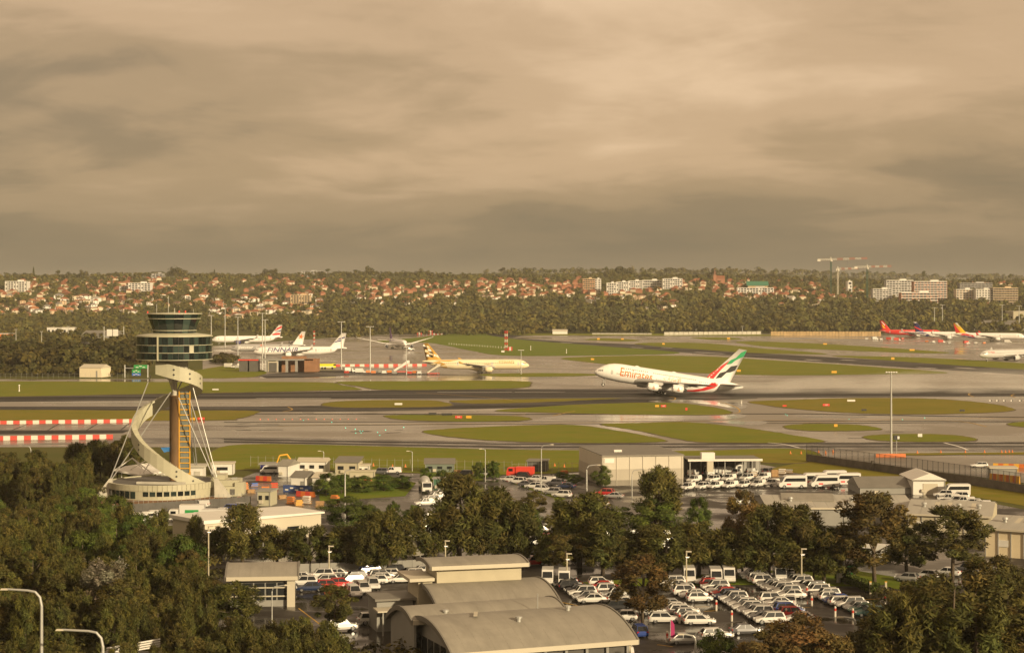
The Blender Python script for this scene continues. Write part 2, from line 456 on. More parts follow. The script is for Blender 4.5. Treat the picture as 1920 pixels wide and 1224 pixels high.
# grass islands
ISL = [
 (m_grass, [(-120, 717), (300, 716), (480, 716), (610, 717), (640, 722), (674, 730), (600, 732), (480, 735), (300, 738), (-120, 743)]),
 (m_grass, [(636, 716), (800, 714.5), (900, 713.5), (985, 715), (994, 720), (975, 727), (860, 730), (720, 730.5), (680, 725)]),
 (m_grass2, [(-120, 770), (300, 769.5), (468, 770), (479, 775), (446, 784), (380, 788), (-120, 788)]),
 (m_grass2, [(605, 757.5), (630, 753), (700, 750.5), (800, 750.5), (836, 755), (846, 760), (800, 763), (660, 764), (612, 761)]),
 (m_grass2, [(848, 751), (960, 748.5), (1080, 747), (1166, 746.7), (1080, 751), (960, 755.5), (900, 756.5), (862, 755)]),
 (m_grass, [(721, 781), (745, 778), (860, 778), (960, 780), (996, 785), (960, 789), (860, 790), (760, 787)]),
 (m_grass, [(930, 770), (1010, 763), (1120, 757), (1250, 755), (1320, 761), (1371, 772), (1340, 777.5), (1200, 777), (1050, 774)]),
 (m_grass, [(795, 811), (840, 804), (960, 798.5), (1070, 796.5), (1160, 808), (1248, 825), (1200, 829.5), (1050, 830), (900, 824)]),
 (m_grass, [(1128, 796), (1200, 793), (1290, 791.5), (1380, 800), (1470, 813), (1546, 827), (1480, 830), (1340, 829.5), (1290, 826), (1200, 808)]),
 (m_grass2, [(1404, 754), (1480, 750), (1600, 746.5), (1740, 747.5), (1850, 756), (1902, 768), (1840, 774), (1700, 776.5), (1580, 773), (1480, 765)]),
 (m_grass, [(1469, 800), (1490, 796), (1540, 794.5), (1610, 797), (1653, 804), (1620, 807), (1540, 808), (1490, 805)]),
 (m_grass, [(1619, 819), (1650, 815), (1720, 813.5), (1790, 816), (1832, 823.5), (1800, 827.5), (1700, 828), (1640, 824.5)]),
 (m_grass, [(1889, 795), (1930, 790), (2000, 790), (2000, 799), (1930, 801)]),
 (m_grass, [(400, 845), (480, 832.5), (700, 836.5), (960, 843), (1280, 845), (1450, 841), (1522, 845), (1515, 862), (1280, 872), (960, 890), (700, 884), (480, 880), (400, 880)]),
 (m_grass3, [(700, 641), (790, 632), (830, 627), (900, 622), (925, 630), (1000, 639), (1130, 649), (1275, 661), (1180, 665.5), (960, 667), (880, 657), (805, 643)]),
 (m_grass, [(1053, 671.5), (1180, 667), (1320, 668), (1440, 675), (1640, 688), (1778, 699), (1640, 702), (1440, 703.5), (1250, 696), (1120, 681)]),
 (m_grass, [(900, 702), (985, 699.5), (1080, 700), (1125, 703), (1040, 706), (940, 706)]),
 (m_grass, [(1190, 645), (1310, 643), (1440, 654), (1550, 663), (1500, 664), (1380, 660)]),
 (m_grass, [(1380, 641), (1470, 641.5), (1600, 648), (1776, 660.5), (1720, 662), (1560, 656), (1440, 650)]),
 (m_grass, [(1560, 667.5), (1640, 668), (1780, 673), (2000, 687), (2000, 697), (1780, 684), (1640, 674)]),
 (m_grass, [(1095, 637), (1140, 634), (1200, 638), (1160, 640)]),
 (m_grass, [(940, 622), (1100, 624), (1440, 627), (1440, 630), (1100, 629), (960, 628)]),
 (m_grass, [(1295, 633), (1360, 632.5), (1392, 636), (1340, 637)]),
 (m_grass, [(1420, 641.5), (1425, 640), (1440, 643), (1430, 645)]),
 (m_grass2, [(1680, 850), (1800, 849), (2060, 847), (2060, 851), (1800, 852.5), (1690, 853.5)]),
 (m_grass2, [(1395, 853), (1470, 850), (1520, 858), (1500, 868), (1420, 866)]),
 (m_grass, [(350, 700), (420, 686), (470, 690), (500, 698), (470, 707), (380, 709)]),
]
for _i, (m, pts) in enumerate(ISL):
    q = smooth_poly(pts, 9)
    jg = random.Random(_i)
    q = [(x + jg.uniform(-1.6, 1.6), y + jg.uniform(-.16, .16) * (y - 560) / 150) for x, y in q]
    struct(MB().sheet(gpoly(q), 0.07 + 0.001 * _i).build('grass_island', m))
    cx, cy = np.mean([p[0] for p in q]), np.mean([p[1] for p in q])
    if cy > 712:      # worn verge where the mown grass meets the pavement
        o = gpoly([(p[0] + (3 if p[0] > cx else -3), p[1] + (0.8 if p[1] > cy else -0.25)) for p in q])
        struct(MB().sheet(o, 0.05 + 0.0006 * _i).build('grass_edge', m_dry))

m_white = mat('marking_white', (0.62, 0.60, 0.56), 0.5, var=0.15, scale=0.6)
m_yellow = mat('marking_yellow', (0.48, 0.28, 0.03), 0.55, var=0.2, scale=0.5)
def line(name, pts, w, m, z=0.085):
    p = [Vector(q).to_2d() for q in [G(*t) for t in spline(pts, 5)]]
    vs = []
    for i, a in enumerate(p):
        d = (p[min(i + 1, len(p) - 1)] - p[max(i - 1, 0)]).normalized()
        nn = Vector((-d.y, d.x)) * w / 2
        vs += [(*(a + nn), z), (*(a - nn), z)]
    o = MB().add(vs, [(2 * i, 2 * i + 1, 2 * i + 3, 2 * i + 2) for i in range(len(p) - 1)]).build(name, m)
    return struct(o)
for x0, y0, x1, y1 in [(1183, 651.5, 1205, 652.5), (1303, 660.5, 1358, 663.5), (1240, 651.5, 1262, 652.5), (1510, 674, 1540, 676), (1577, 674.5, 1605, 676), (1720, 689, 1756, 691), (1792, 689, 1828, 691.3), (1052, 642, 1072, 643)]:
    line('runway_marking', [(x0, y0), ((x0 + x1) / 2, (y0 + y1) / 2), (x1, y1)], 3.6, m_white)
for x0, x1, y in [(820, 960, 735.2), (965, 1060, 735), (960, 992, 705), (480, 620, 746.9), (-60, 470, 754.3)]:
    line('runway_edge_line', [(x0, y), ((x0 + x1) / 2, y - 0.05), (x1, y - 0.1)], 1.6, m_white)
for pts in [[(1255, 744), (1266, 746), (1262, 750), (1240, 752)], [(1345, 753), (1362, 757), (1384, 766), (1378, 775), (1300, 776)], [(540, 763), (548, 768), (530, 772)], [(780, 736), (810, 738), (900, 744), (960, 750)],
            [(1036, 780), (1060, 774), (1078, 771)], [(960, 779), (985, 777)], [(1820, 737), (1816, 740), (1826, 744)], [(1902, 739), (1896, 742), (1904, 745)], [(520, 799), (600, 797), (800, 795), (1100, 792.5), (1300, 790), (1600, 786), (1960, 783)],
            [(1500, 793), (1700, 787), (1800, 790), (1850, 800)]]:
    line('taxi_line', pts, 0.55, m_yellow)
for pts in [[(1440, 830), (1470, 833), (1500, 840)], [(1770, 830), (1800, 838), (1815, 844)], [(590, 699), (680, 704)], [(480, 704), (560, 702)]]:
    line('taxi_edge_line', pts, 0.9, m_white)

# standing water that mirrors the aircraft
m_water = mat('standing_water', (0.05, 0.045, 0.036), 0.10, rvar=.06, stretch=(.2, 1, 1), bump=0.03, bscale=0.5, var=.1, scale=.1)
for pts in ([(1215, 752), (1262, 749), (1330, 751), (1392, 757), (1400, 764), (1380, 767), (1350, 761), (1290, 754), (1250, 754)], [(1010, 784), (1060, 779.5), (1140, 778.5), (1330, 779), (1385, 776), (1400, 781), (1360, 786), (1250, 786), (1160, 785.5), (1080, 787)],
            [(1330, 789.5), (1400, 788), (1440, 791), (1420, 797), (1380, 795)], [(1500, 779), (1620, 780), (1600, 783), (1520, 782)], [(1700, 657), (1780, 655), (1830, 660), (1780, 664), (1715, 662)], [(880, 706.5), (990, 705.5), (1060, 708), (960, 711), (870, 710)], [(730, 667), (790, 662), (800, 676), (745, 682)]):
    struct(MB().sheet(gpoly(smooth_poly(pts, 4)), 0.061).build('standing_water', m_water))
# ---- near side: ground of the car parks and roads
b = MB().sheet(gpoly([(380, 925), (480, 885), (960, 884), (1400, 866), (1505, 884), (1640, 900), (2100, 990), (2100, 1900), (380, 1900)]), 0.012)
struct(b.build('car_park', m_lot))
struct(MB().sheet(gpoly([(1440, 880), (1512, 864), (1920, 925), (2100, 950), (2100, 985), (1920, 948), (1640, 898), (1520, 890)]), 0.05).build('grass_bank', m_grass2))
strip('access_road', m_road, [(930, 896), (975, 893), (1170, 985), (1130, 1010), (1000, 1010)], 0.02, smooth=False)
strip('access_road', m_road, [(1140, 930), (1000, 888), (1030, 886), (1220, 945), (1180, 975)], 0.024, smooth=False)
strip('side_road', m_road, [(700, 925), (880, 915), (830, 990), (660, 990)], 0.02, smooth=False)
strip('exit_road', m_road, [(1580, 1040), (1700, 1060), (1960, 1130), (1960, 1080), (1720, 1010), (1600, 1010)], 0.02, smooth=False)
for pts in ([(958, 905), (975, 908), (1062, 935), (1050, 938)], [(1100, 945), (1170, 962), (1170, 975), (1120, 972)], [(590, 885), (700, 885), (780, 905), (760, 930), (600, 940)],
            [(800, 885), (910, 884), (905, 900), (810, 905)], [(1660, 1085), (1720, 1098), (1720, 1112), (1660, 1100)], [(1000, 1098), (1080, 1092), (1560, 1062), (1700, 1085), (1640, 1100), (1440, 1096), (1060, 1100)]):
    struct(MB().sheet(gpoly(pts), 0.04 + 0.00001 * pts[0][0]).build('grass_verge', m_grass3))
# bare slope and yard round the tower
struct(MB().sheet(gpoly([(180, 935), (250, 925), (420, 918), (430, 945), (330, 955), (200, 952)]), 0.03).build('bare_soil', mat('red_soil', (0.17, 0.085, 0.035), 0.95, var=0.4, scale=0.3)))
struct(MB().sheet(gpoly([(200, 948), (420, 928), (480, 905), (600, 905), (700, 935), (600, 960), (330, 985), (210, 985)]), 0.026).build('yard', m_road))
# service road with slab joints left of the tower, and the dip below it
strip('service_road', wet('slab_concrete', (0.12, 0.10, 0.08), (0.17, 0.145, 0.115), 0.2, 0.5, 0.05), [(-120, 794), (255, 792), (330, 795), (470, 800), (430, 806), (260, 806), (-120, 807)], 0.05, smooth=False)
strip('service_road', m_run, [(-120, 807), (250, 804), (230, 812), (-120, 816)], 0.046, smooth=False)
strip('service_road', MATS['slab_concrete'], [(-120, 822), (215, 820), (180, 832), (-120, 836)], 0.05, smooth=False)
for x0, y0, x1, y1 in [(20, 807, 55, 793), (85, 808, 112, 793), (160, 807, 182, 794), (225, 806, 240, 794)]:
    struct(MB().sheet(gpoly([(x0, y0), (x0 + 3, y0), (x1 + 3, y1), (x1, y1)]), 0.056).build('slab_joint', m_run))
# far sports field and bare mound
struct(MB().sheet(gpoly([(350, 601), (500, 598.5), (505, 602), (370, 605)]), 0.5).build('sports_field', m_grass3))
struct(MB().sheet(gpoly([(880, 597), (950, 595), (960, 600), (880, 602)]), 0.5).build('sports_field', m_grass3))

# ------------------------------------------------------------------ control tower
m_cream = mat('tower_panel', (0.40, 0.385, 0.28), 0.45, var=0.06, scale=0.5)
m_conc = mat('pale_concrete', (0.42, 0.40, 0.34), 0.8, var=0.12, scale=0.4)
m_glass_t = mat('tower_glass', (0.012, 0.022, 0.020), 0.08, var=0.5, scale=0.25, spec=0.7)
m_glass_l = mat('lift_glass', (0.16, 0.18, 0.16), 0.2, var=0.15, scale=0.3)
m_rust = mat('rust_steel', (0.165, 0.098, 0.046), 0.6, var=0.25, scale=0.5, stretch=(1, 1, 0.25))
m_yel = mat('safety_yellow', (0.62, 0.33, 0.03), 0.5)
m_wht = mat('white_paint', (0.64, 0.62, 0.57), 0.5, var=0.05, scale=0.4)
m_dk = mat('dark_metal', (0.03, 0.03, 0.03), 0.5)
m_roofg = mat('flat_roof', (0.10, 0.095, 0.085), 0.8, var=0.25, scale=0.3)
m_steel = mat('galvanised_steel', (0.36, 0.36, 0.34), 0.45, metal=0.3)
m_red = mat('signal_red', (0.60, 0.05, 0.03), 0.5)
m_orange = mat('signal_orange', (0.55, 0.16, 0.03), 0.5)
m_blue = mat('tarp_blue', (0.03, 0.16, 0.42), 0.6)
TY = 441.0
T0 = Vector(((327 - CX) / F * TY, TY, 0))
tw = thing('control_tower', 'airport control tower with glazed cab, spiral stair and rust coloured mast', 'control tower', T0)
def tz(py): return CAMZ - (py - HY) / F * TY
def tx(px): return (px - 327) / F * TY
# mast and neck
MB().lathe([(1.15, 3.0), (1.15, tz(742)), (1.25, tz(742)), (1.25, tz(741)), (0, tz(741))], 24).build('mast', m_rust, tw, True)
MB().lathe([(0.55, tz(742)), (0.7, tz(716)), (2.9, tz(704)), (3.2, tz(690)), (3.3, tz(673))], 24).build('neck', m_conc, tw, True)
for a in (20, 140, 260):
    MB().tube([(0.5 * math.cos(R(a)), 0.5 * math.sin(R(a)), tz(735)), (2.4 * math.cos(R(a)), 2.4 * math.sin(R(a)), tz(705))], 0.18, 6).build('strut', m_conc, tw)
# two-storey drum: glazed in three bands, each pane its own facet
R1 = tx(397)
def band(name, z0, z1, r0, r1, n, m, gap=0.06, depth=0.05, tone=None):
    for k in range(n):
        a, c = 2 * math.pi * (k + gap) / n, 2 * math.pi * (k + 1 - gap) / n
        wob = rnd.uniform(-0.035, 0.035)
        vs = []
        for r, z in ((r0, z0), (r1, z1)):
            for q in (a, c):
                vs.append((r * math.cos(q) , r * math.sin(q), z))
        vs += [(v[0] * (1 - depth / r0), v[1] * (1 - depth / r0), v[2]) for v in vs]
        vs = [(v[0] * (1 + wob * 0.06), v[1] * (1 + wob * 0.06), v[2]) for v in vs]
        o = MB().add(vs, [(0, 1, 3, 2), (5, 4, 6, 7), (0, 4, 5, 1), (2, 3, 7, 6), (0, 2, 6, 4), (1, 5, 7, 3)]).build(name, m(k) if callable(m) else m, drum)
m_gl = [mat('drum_glass_' + w, c, 0.07, spec=0.7) for w, c in (('a', (0.010, 0.018, 0.017)), ('b', (0.020, 0.034, 0.030)), ('c', (0.006, 0.010, 0.010)), ('d', (0.034, 0.055, 0.046)))]
drum = MB().lathe([(R1 * 0.3, tz(675)), (R1 - 0.25, tz(673.5)), (R1 - 0.12, tz(672)), (R1 - 0.12, tz(631)), (R1 - 0.2, tz(629)), (R1 * 0.5, tz(627))], 64).build('drum', m_dk, tw)
b = MB()
for y0, y1 in ((673.5, 672.3), (660.2, 659.2), (646.2, 645.2), (630.5, 628.8)):
    b = MB().lathe([(R1 - 0.2, tz(y0)), (R1 + 0.16, tz(y0)), (R1 + 0.16, tz(y1)), (R1 - 0.2, tz(y1))], 64)
    b.build('ledge', m_cream, drum)
for bi, (y0, y1) in enumerate(((672, 660.2), (659.2, 646.2), (645.2, 630.5))):
    band('pane', tz(y0), tz(y1), R1, R1, 44, lambda k, bi=bi: (m_cream if (bi == 1 and k == 37) else m_gl[(k * 7 + bi * 3 + (k // 5)) % 4]))
MB().box((-2.3, -R1 + 0.42, (tz(629) + tz(674)) / 2), (0.35, 0.9, tz(629) - tz(674))).build('mullion', m_cream, drum)
MB().lathe([(tx(366), tz(627)), (R1, tz(629.3)), (R1 - 0.1, tz(628)), (tx(366), tz(624))], 48).build('drum_roof', m_cream, drum, True)
# flared cab
cabm = MB().lathe([(tx(364), tz(627)), (tx(365.5), tz(619)), (tx(373), tz(597.5)), (tx(376), tz(589))], 40).build('cab', m_dk, tw)
drum = cabm
for y0, y1, xa, xb in ((627, 619.5, 366, 367), (618.5, 597.5, 367, 374.5), (596.5, 588.5, 374.5, 377)):
    band('pane', tz(y0), tz(y1), tx(xa) + 0.02, tx(xb) + 0.02, 18, lambda k: m_gl[(k * 5) % 4], gap=0.03)
for y, xx in ((619, 367.5), (597, 375), ):
    MB().lathe([(tx(xx) - 0.3, tz(y + .6)), (tx(xx) + 0.12, tz(y + .6)), (tx(xx) + 0.12, tz(y - .6)), (tx(xx) - 0.3, tz(y - .6))], 40).build('ledge', m_cream, cabm)
MB().lathe([(tx(376), tz(588.8)), (tx(379), tz(588.8)), (tx(379), tz(587.4)), (0, tz(585.5))], 40).build('cab_roof', m_cream, tw)
for x, h, r, m in ((-3.6, 2.2, 0.05, m_steel), (-1.0, 4.0, 0.06, m_steel), (1.4, 0.6, 0.16, m_red), (2.8, 0.6, 0.16, m_red), (-5.6, 0.5, 0.16, m_red), (4.6, 1.0, 0.04, m_steel), (0.4, 1.2, 0.05, m_wht)):
    MB().lathe([(r, tz(587)), (r, tz(587) + h), (0, tz(587) + h)], 8, (x, -2.0 + 0.3 * x, 0)).build('antenna' if h > 0.7 else 'beacon', m, tw)
# spiral stair: a box girder that winds once and a quarter round the mast
HEL = [(8.4, -4.6, 1.4), (5.4, -7.2, 3.3), (2.0, -8.6, 5.6), (-2.2, -8.8, 8.4), (-6.6, -6.4, 11.6), (-9.3, -1.6, 15.0), (-8.6, 3.4, 18.2), (-5.2, 6.4, 20.6), (-1.0, 7.2, 22.4), (3.2, 5.6, 24.0), (5.7, 1.6, 25.6), (5.9, -2.4, 26.8), (4.2, -4.8, 28.0), (1.0, -6.0, 29.0), (-3.2, -5.6, 30.2)]
hp = [Vector(p) for p in spline(HEL, 3)]
stair = thing('spiral_stair', None, None); stair.parent = tw
hh = 1.62
def helix_quads(k0, k1, off_in, off_out):
    vs, fs = [], []
    for i in range(k0, k1 + 1):
        p = hp[i]
        d = (hp[min(i + 1, len(hp) - 1)] - hp[max(i - 1, 0)]); d.z = 0; d.normalize()
        nrm = Vector((d.y, -d.x, 0))
        if nrm.dot(Vector((p.x, p.y, 0))) < 0: nrm = -nrm
        for o_, z_ in ((off_out, -hh), (off_out, hh), (off_in, hh), (off_in, -hh)):
            vs.append(p + nrm * o_ + Vector((0, 0, z_)))
    n = k1 - k0
    for i in range(n):
        for k in range(4):
            fs.append((i * 4 + k, i * 4 + (k + 1) % 4, i * 4 + 4 + (k + 1) % 4, i * 4 + 4 + k))
    fs += [(3, 2, 1, 0), (n * 4, n * 4 + 1, n * 4 + 2, n * 4 + 3)]
    return vs, fs
for k in range(0, len(hp) - 3, 3):
    MB().add(*helix_quads(k, k + 3, -0.62, 0.62)).build('stair_panel', m_cream, stair)
for k in (6, 3, 36, 33, 39, 12):
    p = hp[k]; d = (hp[k + 1] - hp[k - 1]); d.z = 0; d.normalize(); nrm = Vector((d.y, -d.x, 0))
    if nrm.dot(Vector((p.x, p.y, 0))) < 0: nrm = -nrm
    for dz in (-0.55, 0.6):
        MB().lathe([(0.24, -0.02), (0.24, 0.03), (0, 0.03)], 12).build('porthole', m_dk, stair)
        o = col.objects[-1] if False else bpy.data.objects[bpy.context.scene.collection.objects[-1].name]
        o.location = p + nrm * 0.64 + Vector((0, 0, dz)); o.rotation_euler = nrm.to_track_quat('Z', 'Y').to_euler()
for k in range(2, 40):            # handrail notches along the top of the girder
    p = hp[k]
    MB().box((p.x, p.y, p.z + hh + 0.09), (0.9, 0.10, 0.16), math.atan2(p.y, p.x)).build('stair_rib', m_cream, stair)
# lift shaft beside the mast: glass between yellow rungs
lift = MB().box((tx(346.5), 0.6, (3 + tz(733)) / 2), (2.0, 1.5, tz(733) - 3)).build('lift_shaft', m_glass_l, tw)
for xx in (336.5, 356.5):
    MB().box((tx(xx), -0.25, (3 + tz(731)) / 2), (0.22, 0.28, tz(731) - 3)).build('rail', m_yel, lift)
z = 3.6
while z < tz(731):
    MB().box((tx(346.5), -0.3, z), (2.5, 0.2, 0.22)).build('rung', m_yel, lift); z += 1.26
MB().add([(-3.0, -1.3, tz(838)), (-1.0, -1.3, tz(837)), (-1.1, -1.2, tz(845)), (-2.2, -1.3, tz(847)), (-3.0, -.2, tz(838.5)), (-1.0, -.2, tz(838)), (-1.1, -.2, tz(846)), (-2.2, -.2, tz(847))], [(0, 3, 2, 1), (4, 5, 6, 7), (0, 1, 5, 4), (2, 3, 7, 6), (0, 4, 7, 3), (1, 2, 6, 5)]).build('tarpaulin', m_blue, tw)
# cables
def T(px, py, dy=0.0):
    v = A(px, py, TY + dy); return v - T0
for a, c in ((T(207, 897, -6), T(283, 703, -2)), (T(210, 897, -5), T(320, 735, -1)), (T(406, 894, -5), T(362, 727, -3)), (T(400, 894, -4), T(335, 745, -2)), (T(369, 871, 10), T(358, 765, 2)), (T(366, 871, 11), T(345, 760, 2)), (T(403, 896, -3), T(355, 745, 0))):
    MB().tube([a, c], 0.13, 6).build('stay_cable', m_steel, tw)
# round base building
Bc = Vector((tx(307), -1.0, 0)); RB = 12.7
base = MB().lathe([(RB, 0), (RB, 3.4), (RB - 0.5, 3.45), (RB - 0.5, 3.2)], 72, Bc).build('base_wall', m_cream, tw)
MB().lathe([(RB - 0.5, 3.2), (0, 3.25)], 72, Bc).build('base_roof', m_roofg, tw)
for k in range(72):
    a = 2 * math.pi * (k + .5) / 72
    if math.sin(a) < 0.2:
        MB().box((Bc.x + (RB + 0.06) * math.cos(a), Bc.y + (RB + 0.06) * math.sin(a), 2.75), (1.02, 0.14, 1.35), a + math.pi / 2).build('fascia_panel', m_cream, base)
for k in range(50):
    a = 2 * math.pi * (k + .5) / 50
    deg = math.degrees(a)
    if 195 < deg < 318 and not 250 < deg < 257:
        lo = 0.35 if deg < 253 else 0.9
        MB().box((Bc.x + (RB + 0.03) * math.cos(a), Bc.y + (RB + 0.03) * math.sin(a), (lo + 1.95) / 2), (1.25, 0.12, 1.95 - lo), a + math.pi / 2).build('window', m_gl[k % 3], base)
for x0, w, y0, y1 in ((272, 80, 893, 896), ):
    MB().prism([(tx(270), -9), (tx(362), -10.5), (tx(362), -9.7), (tx(274), -8.2)], 3.3, 3.85).build('planter', m_conc, tw)
def buttress(px, py, s):
    f = G(px, py) - T0
    MB().add([(f.x - 2.0 * s, f.y - 1.4, 0), (f.x + 1.6 * s, f.y - 1.4, 0), (f.x + 1.6 * s, f.y + 1.4, 0), (f.x - 2.0 * s, f.y + 1.4, 0),
              (f.x + 1.2 * s, f.y - .45, 4.3), (f.x + 1.9 * s, f.y - .45, 4.3), (f.x + 1.9 * s, f.y + .45, 4.3), (f.x + 1.2 * s, f.y + .45, 4.3)],
             [(3, 2, 1, 0), (4, 5, 6, 7), (0, 1, 5, 4), (1, 2, 6, 5), (2, 3, 7, 6), (3, 0, 4, 7)]).build('buttress', m_conc, tw)
buttress(196, 931, 1); buttress(417, 931, -1)
# white tensile canopy with A-frames behind the base
cn = thing('entrance_canopy', 'pale peaked canopy roof with slanting tube frames behind the tower base', 'canopy', T0 + Vector((tx(242), 17, 0)))
MB().add([(-6.5, -2, 4.2), (0, -5, 3.4), (6.2, -1.5, 4.0), (5.4, 3.2, 4.6), (0, 4, 5.4), (-5, 2.5, 4.8), (-6.5, -2, 3.9), (0, -5, 3.0), (6.2, -1.5, 3.7), (5.4, 3.2, 4.3), (0, 4, 5.1), (-5, 2.5, 4.5)],
         [(0, 1, 2, 3, 4, 5), (11, 10, 9, 8, 7, 6)] + [(i, (i + 1) % 6 + 6, (i + 1) % 6) for i in range(6)] + [(i, i + 6, (i + 1) % 6 + 6) for i in range(6)]).build('roof', m_wht, cn)
for pts in ([(-6.8, -3, 4), (-2.2, -2.5, 7.2), (0, 1, 4)], [(-3, -1, 4.2), (3, -1, 7.8), (5.8, 2, 3.0)], [(3, -1, 7.8), (0.4, -4, 3.2)], [(-2.2, -2.5, 7.2), (3.2, -3, 3.2)]):
    for i in range(len(pts) - 1): MB().tube(pts[i:i + 2], 0.14, 6).build('frame_tube', m_wht, cn)
for x, y in ((-5, -1.5), (0, -4), (5.2, -1), (0, 3)): MB().tube([(x, y, 0), (x, y, 4)], 0.12, 6).build('post', m_wht, cn)
# stepped annexe right of the base, plant room behind
an = thing('annexe', 'stepped grey green plant annexe right of the tower base', 'building', G(423, 930))
for x, y, z0, z1, w, d in ((0, 4, 0, 2.2, 7.4, 8), (-0.5, 4.5, 2.25, 3.6, 6.6, 7), (-2.2, 5, 3.65, 4.7, 3.2, 5), (3.2, 1.6, 0.6, 3.2, 2.2, 2.6)):
    MB().box((x, y, (z0 + z1) / 2), (w, d, z1 - z0)).build('wall', m_cream, an)
for x in (-2, -0.2, 1.6): MB().box((x, -0.05, 1.0), (1.1, 0.12, 1.4)).build('louvre', m_roofg, an)
for x in (-1.8, 1.5): MB().box((x, 4, 3.75), (1.2, 1.2, 0.5)).build('roof_unit', m_steel, an)
pr = thing('plant_room', 'low pale plant room with overhanging flat roof behind the mast', 'building', A(336, 893, TY + 24) - Vector((0, 0, A(336, 893, TY + 24).z)))
MB().box((0, 3, 2.0), (11.5, 5, 4.0)).build('wall', m_wht, pr)
MB().box((0, 3, 4.25), (12.8, 6, 0.5)).build('roof', m_conc, pr)
for x in (-4.6, -2.6, -0.4, 2.2, 4.4): MB().box((x, 0.45, 1.6), (1.5, 0.12, 2.8)).build('door', m_conc, pr)

# ------------------------------------------------------------------ aircraft
m_ac_white = mat('aircraft_white', (0.78, 0.76, 0.72), 0.28, coat=0.4, var=0.02, scale=0.2)
m_ac_grey = mat('aircraft_grey', (0.50, 0.49, 0.47), 0.3, coat=0.3)
m_ac_silver = mat('aircraft_silver', (0.42, 0.41, 0.40), 0.3, metal=0.3)
m_ac_cream = mat('aircraft_cream', (0.74, 0.65, 0.44), 0.3, coat=0.4)
m_ac_gold = mat('aircraft_gold', (0.50, 0.29, 0.055), 0.32, coat=0.3)
m_ac_red = mat('aircraft_red', (0.60, 0.02, 0.02), 0.3, coat=0.4)
m_wing = mat('wing_grey', (0.36, 0.35, 0.33), 0.35, metal=0.2)
m_navy = mat('aircraft_navy', (0.03, 0.03, 0.14), 0.3)
m_purple = mat('aircraft_purple', (0.10, 0.04, 0.17), 0.3)
m_green = mat('aircraft_green', (0.01, 0.28, 0.10), 0.35)
m_black = mat('aircraft_black', (0.012, 0.012, 0.012), 0.4)
m_crim = mat('aircraft_crimson', (0.60, 0.03, 0.03), 0.35)
m_goldtxt = mat('lettering_gold', (0.58, 0.155, 0.015), 0.4)
m_win = mat('cabin_window', (0.02, 0.02, 0.025), 0.15)
m_tyre_r = mat('rubber', (0.015, 0.015, 0.015), 0.8)
m_fan = mat('fan_blades', (0.06, 0.06, 0.065), 0.4, metal=0.6)
m_yellow_t = mat('tail_yellow', (0.75, 0.45, 0.02), 0.35)
FIN_RED = m_crim

def interp(tab, s):
    a = np.array(tab, float)
    return [float(np.interp(s, a[:, 0], a[:, i])) for i in range(1, a.shape[1])]
def loft(secs, n=12, close_tip=True):
    """wing-like solid; secs: (le_x, y, z, chord, thickness ratio, vertical?)"""
    prof = [(1, 0), (0.75, .32), (0.45, .62), (0.2, .68), (0.05, .4), (0, 0), (0.05, -.3), (0.2, -.42), (0.45, -.38), (0.75, -.18)]
    vs, fs = [], []
    m = len(prof)
    for x, y, z, c, t, vert in secs:
        for u, w in prof:
            if vert: vs.append((x + u * c, y + w * t * c * 0.8, z))
            else: vs.append((x + u * c, y, z + w * t * c))
    for i in range(len(secs) - 1):
        for k in range(m):
            fs.append((i * m + k, i * m + (k + 1) % m, (i + 1) * m + (k + 1) % m, (i + 1) * m + k))
    fs.append(tuple(range(m))); fs.append(tuple(range((len(secs) - 1) * m, len(secs) * m))[::-1])
    return vs, fs
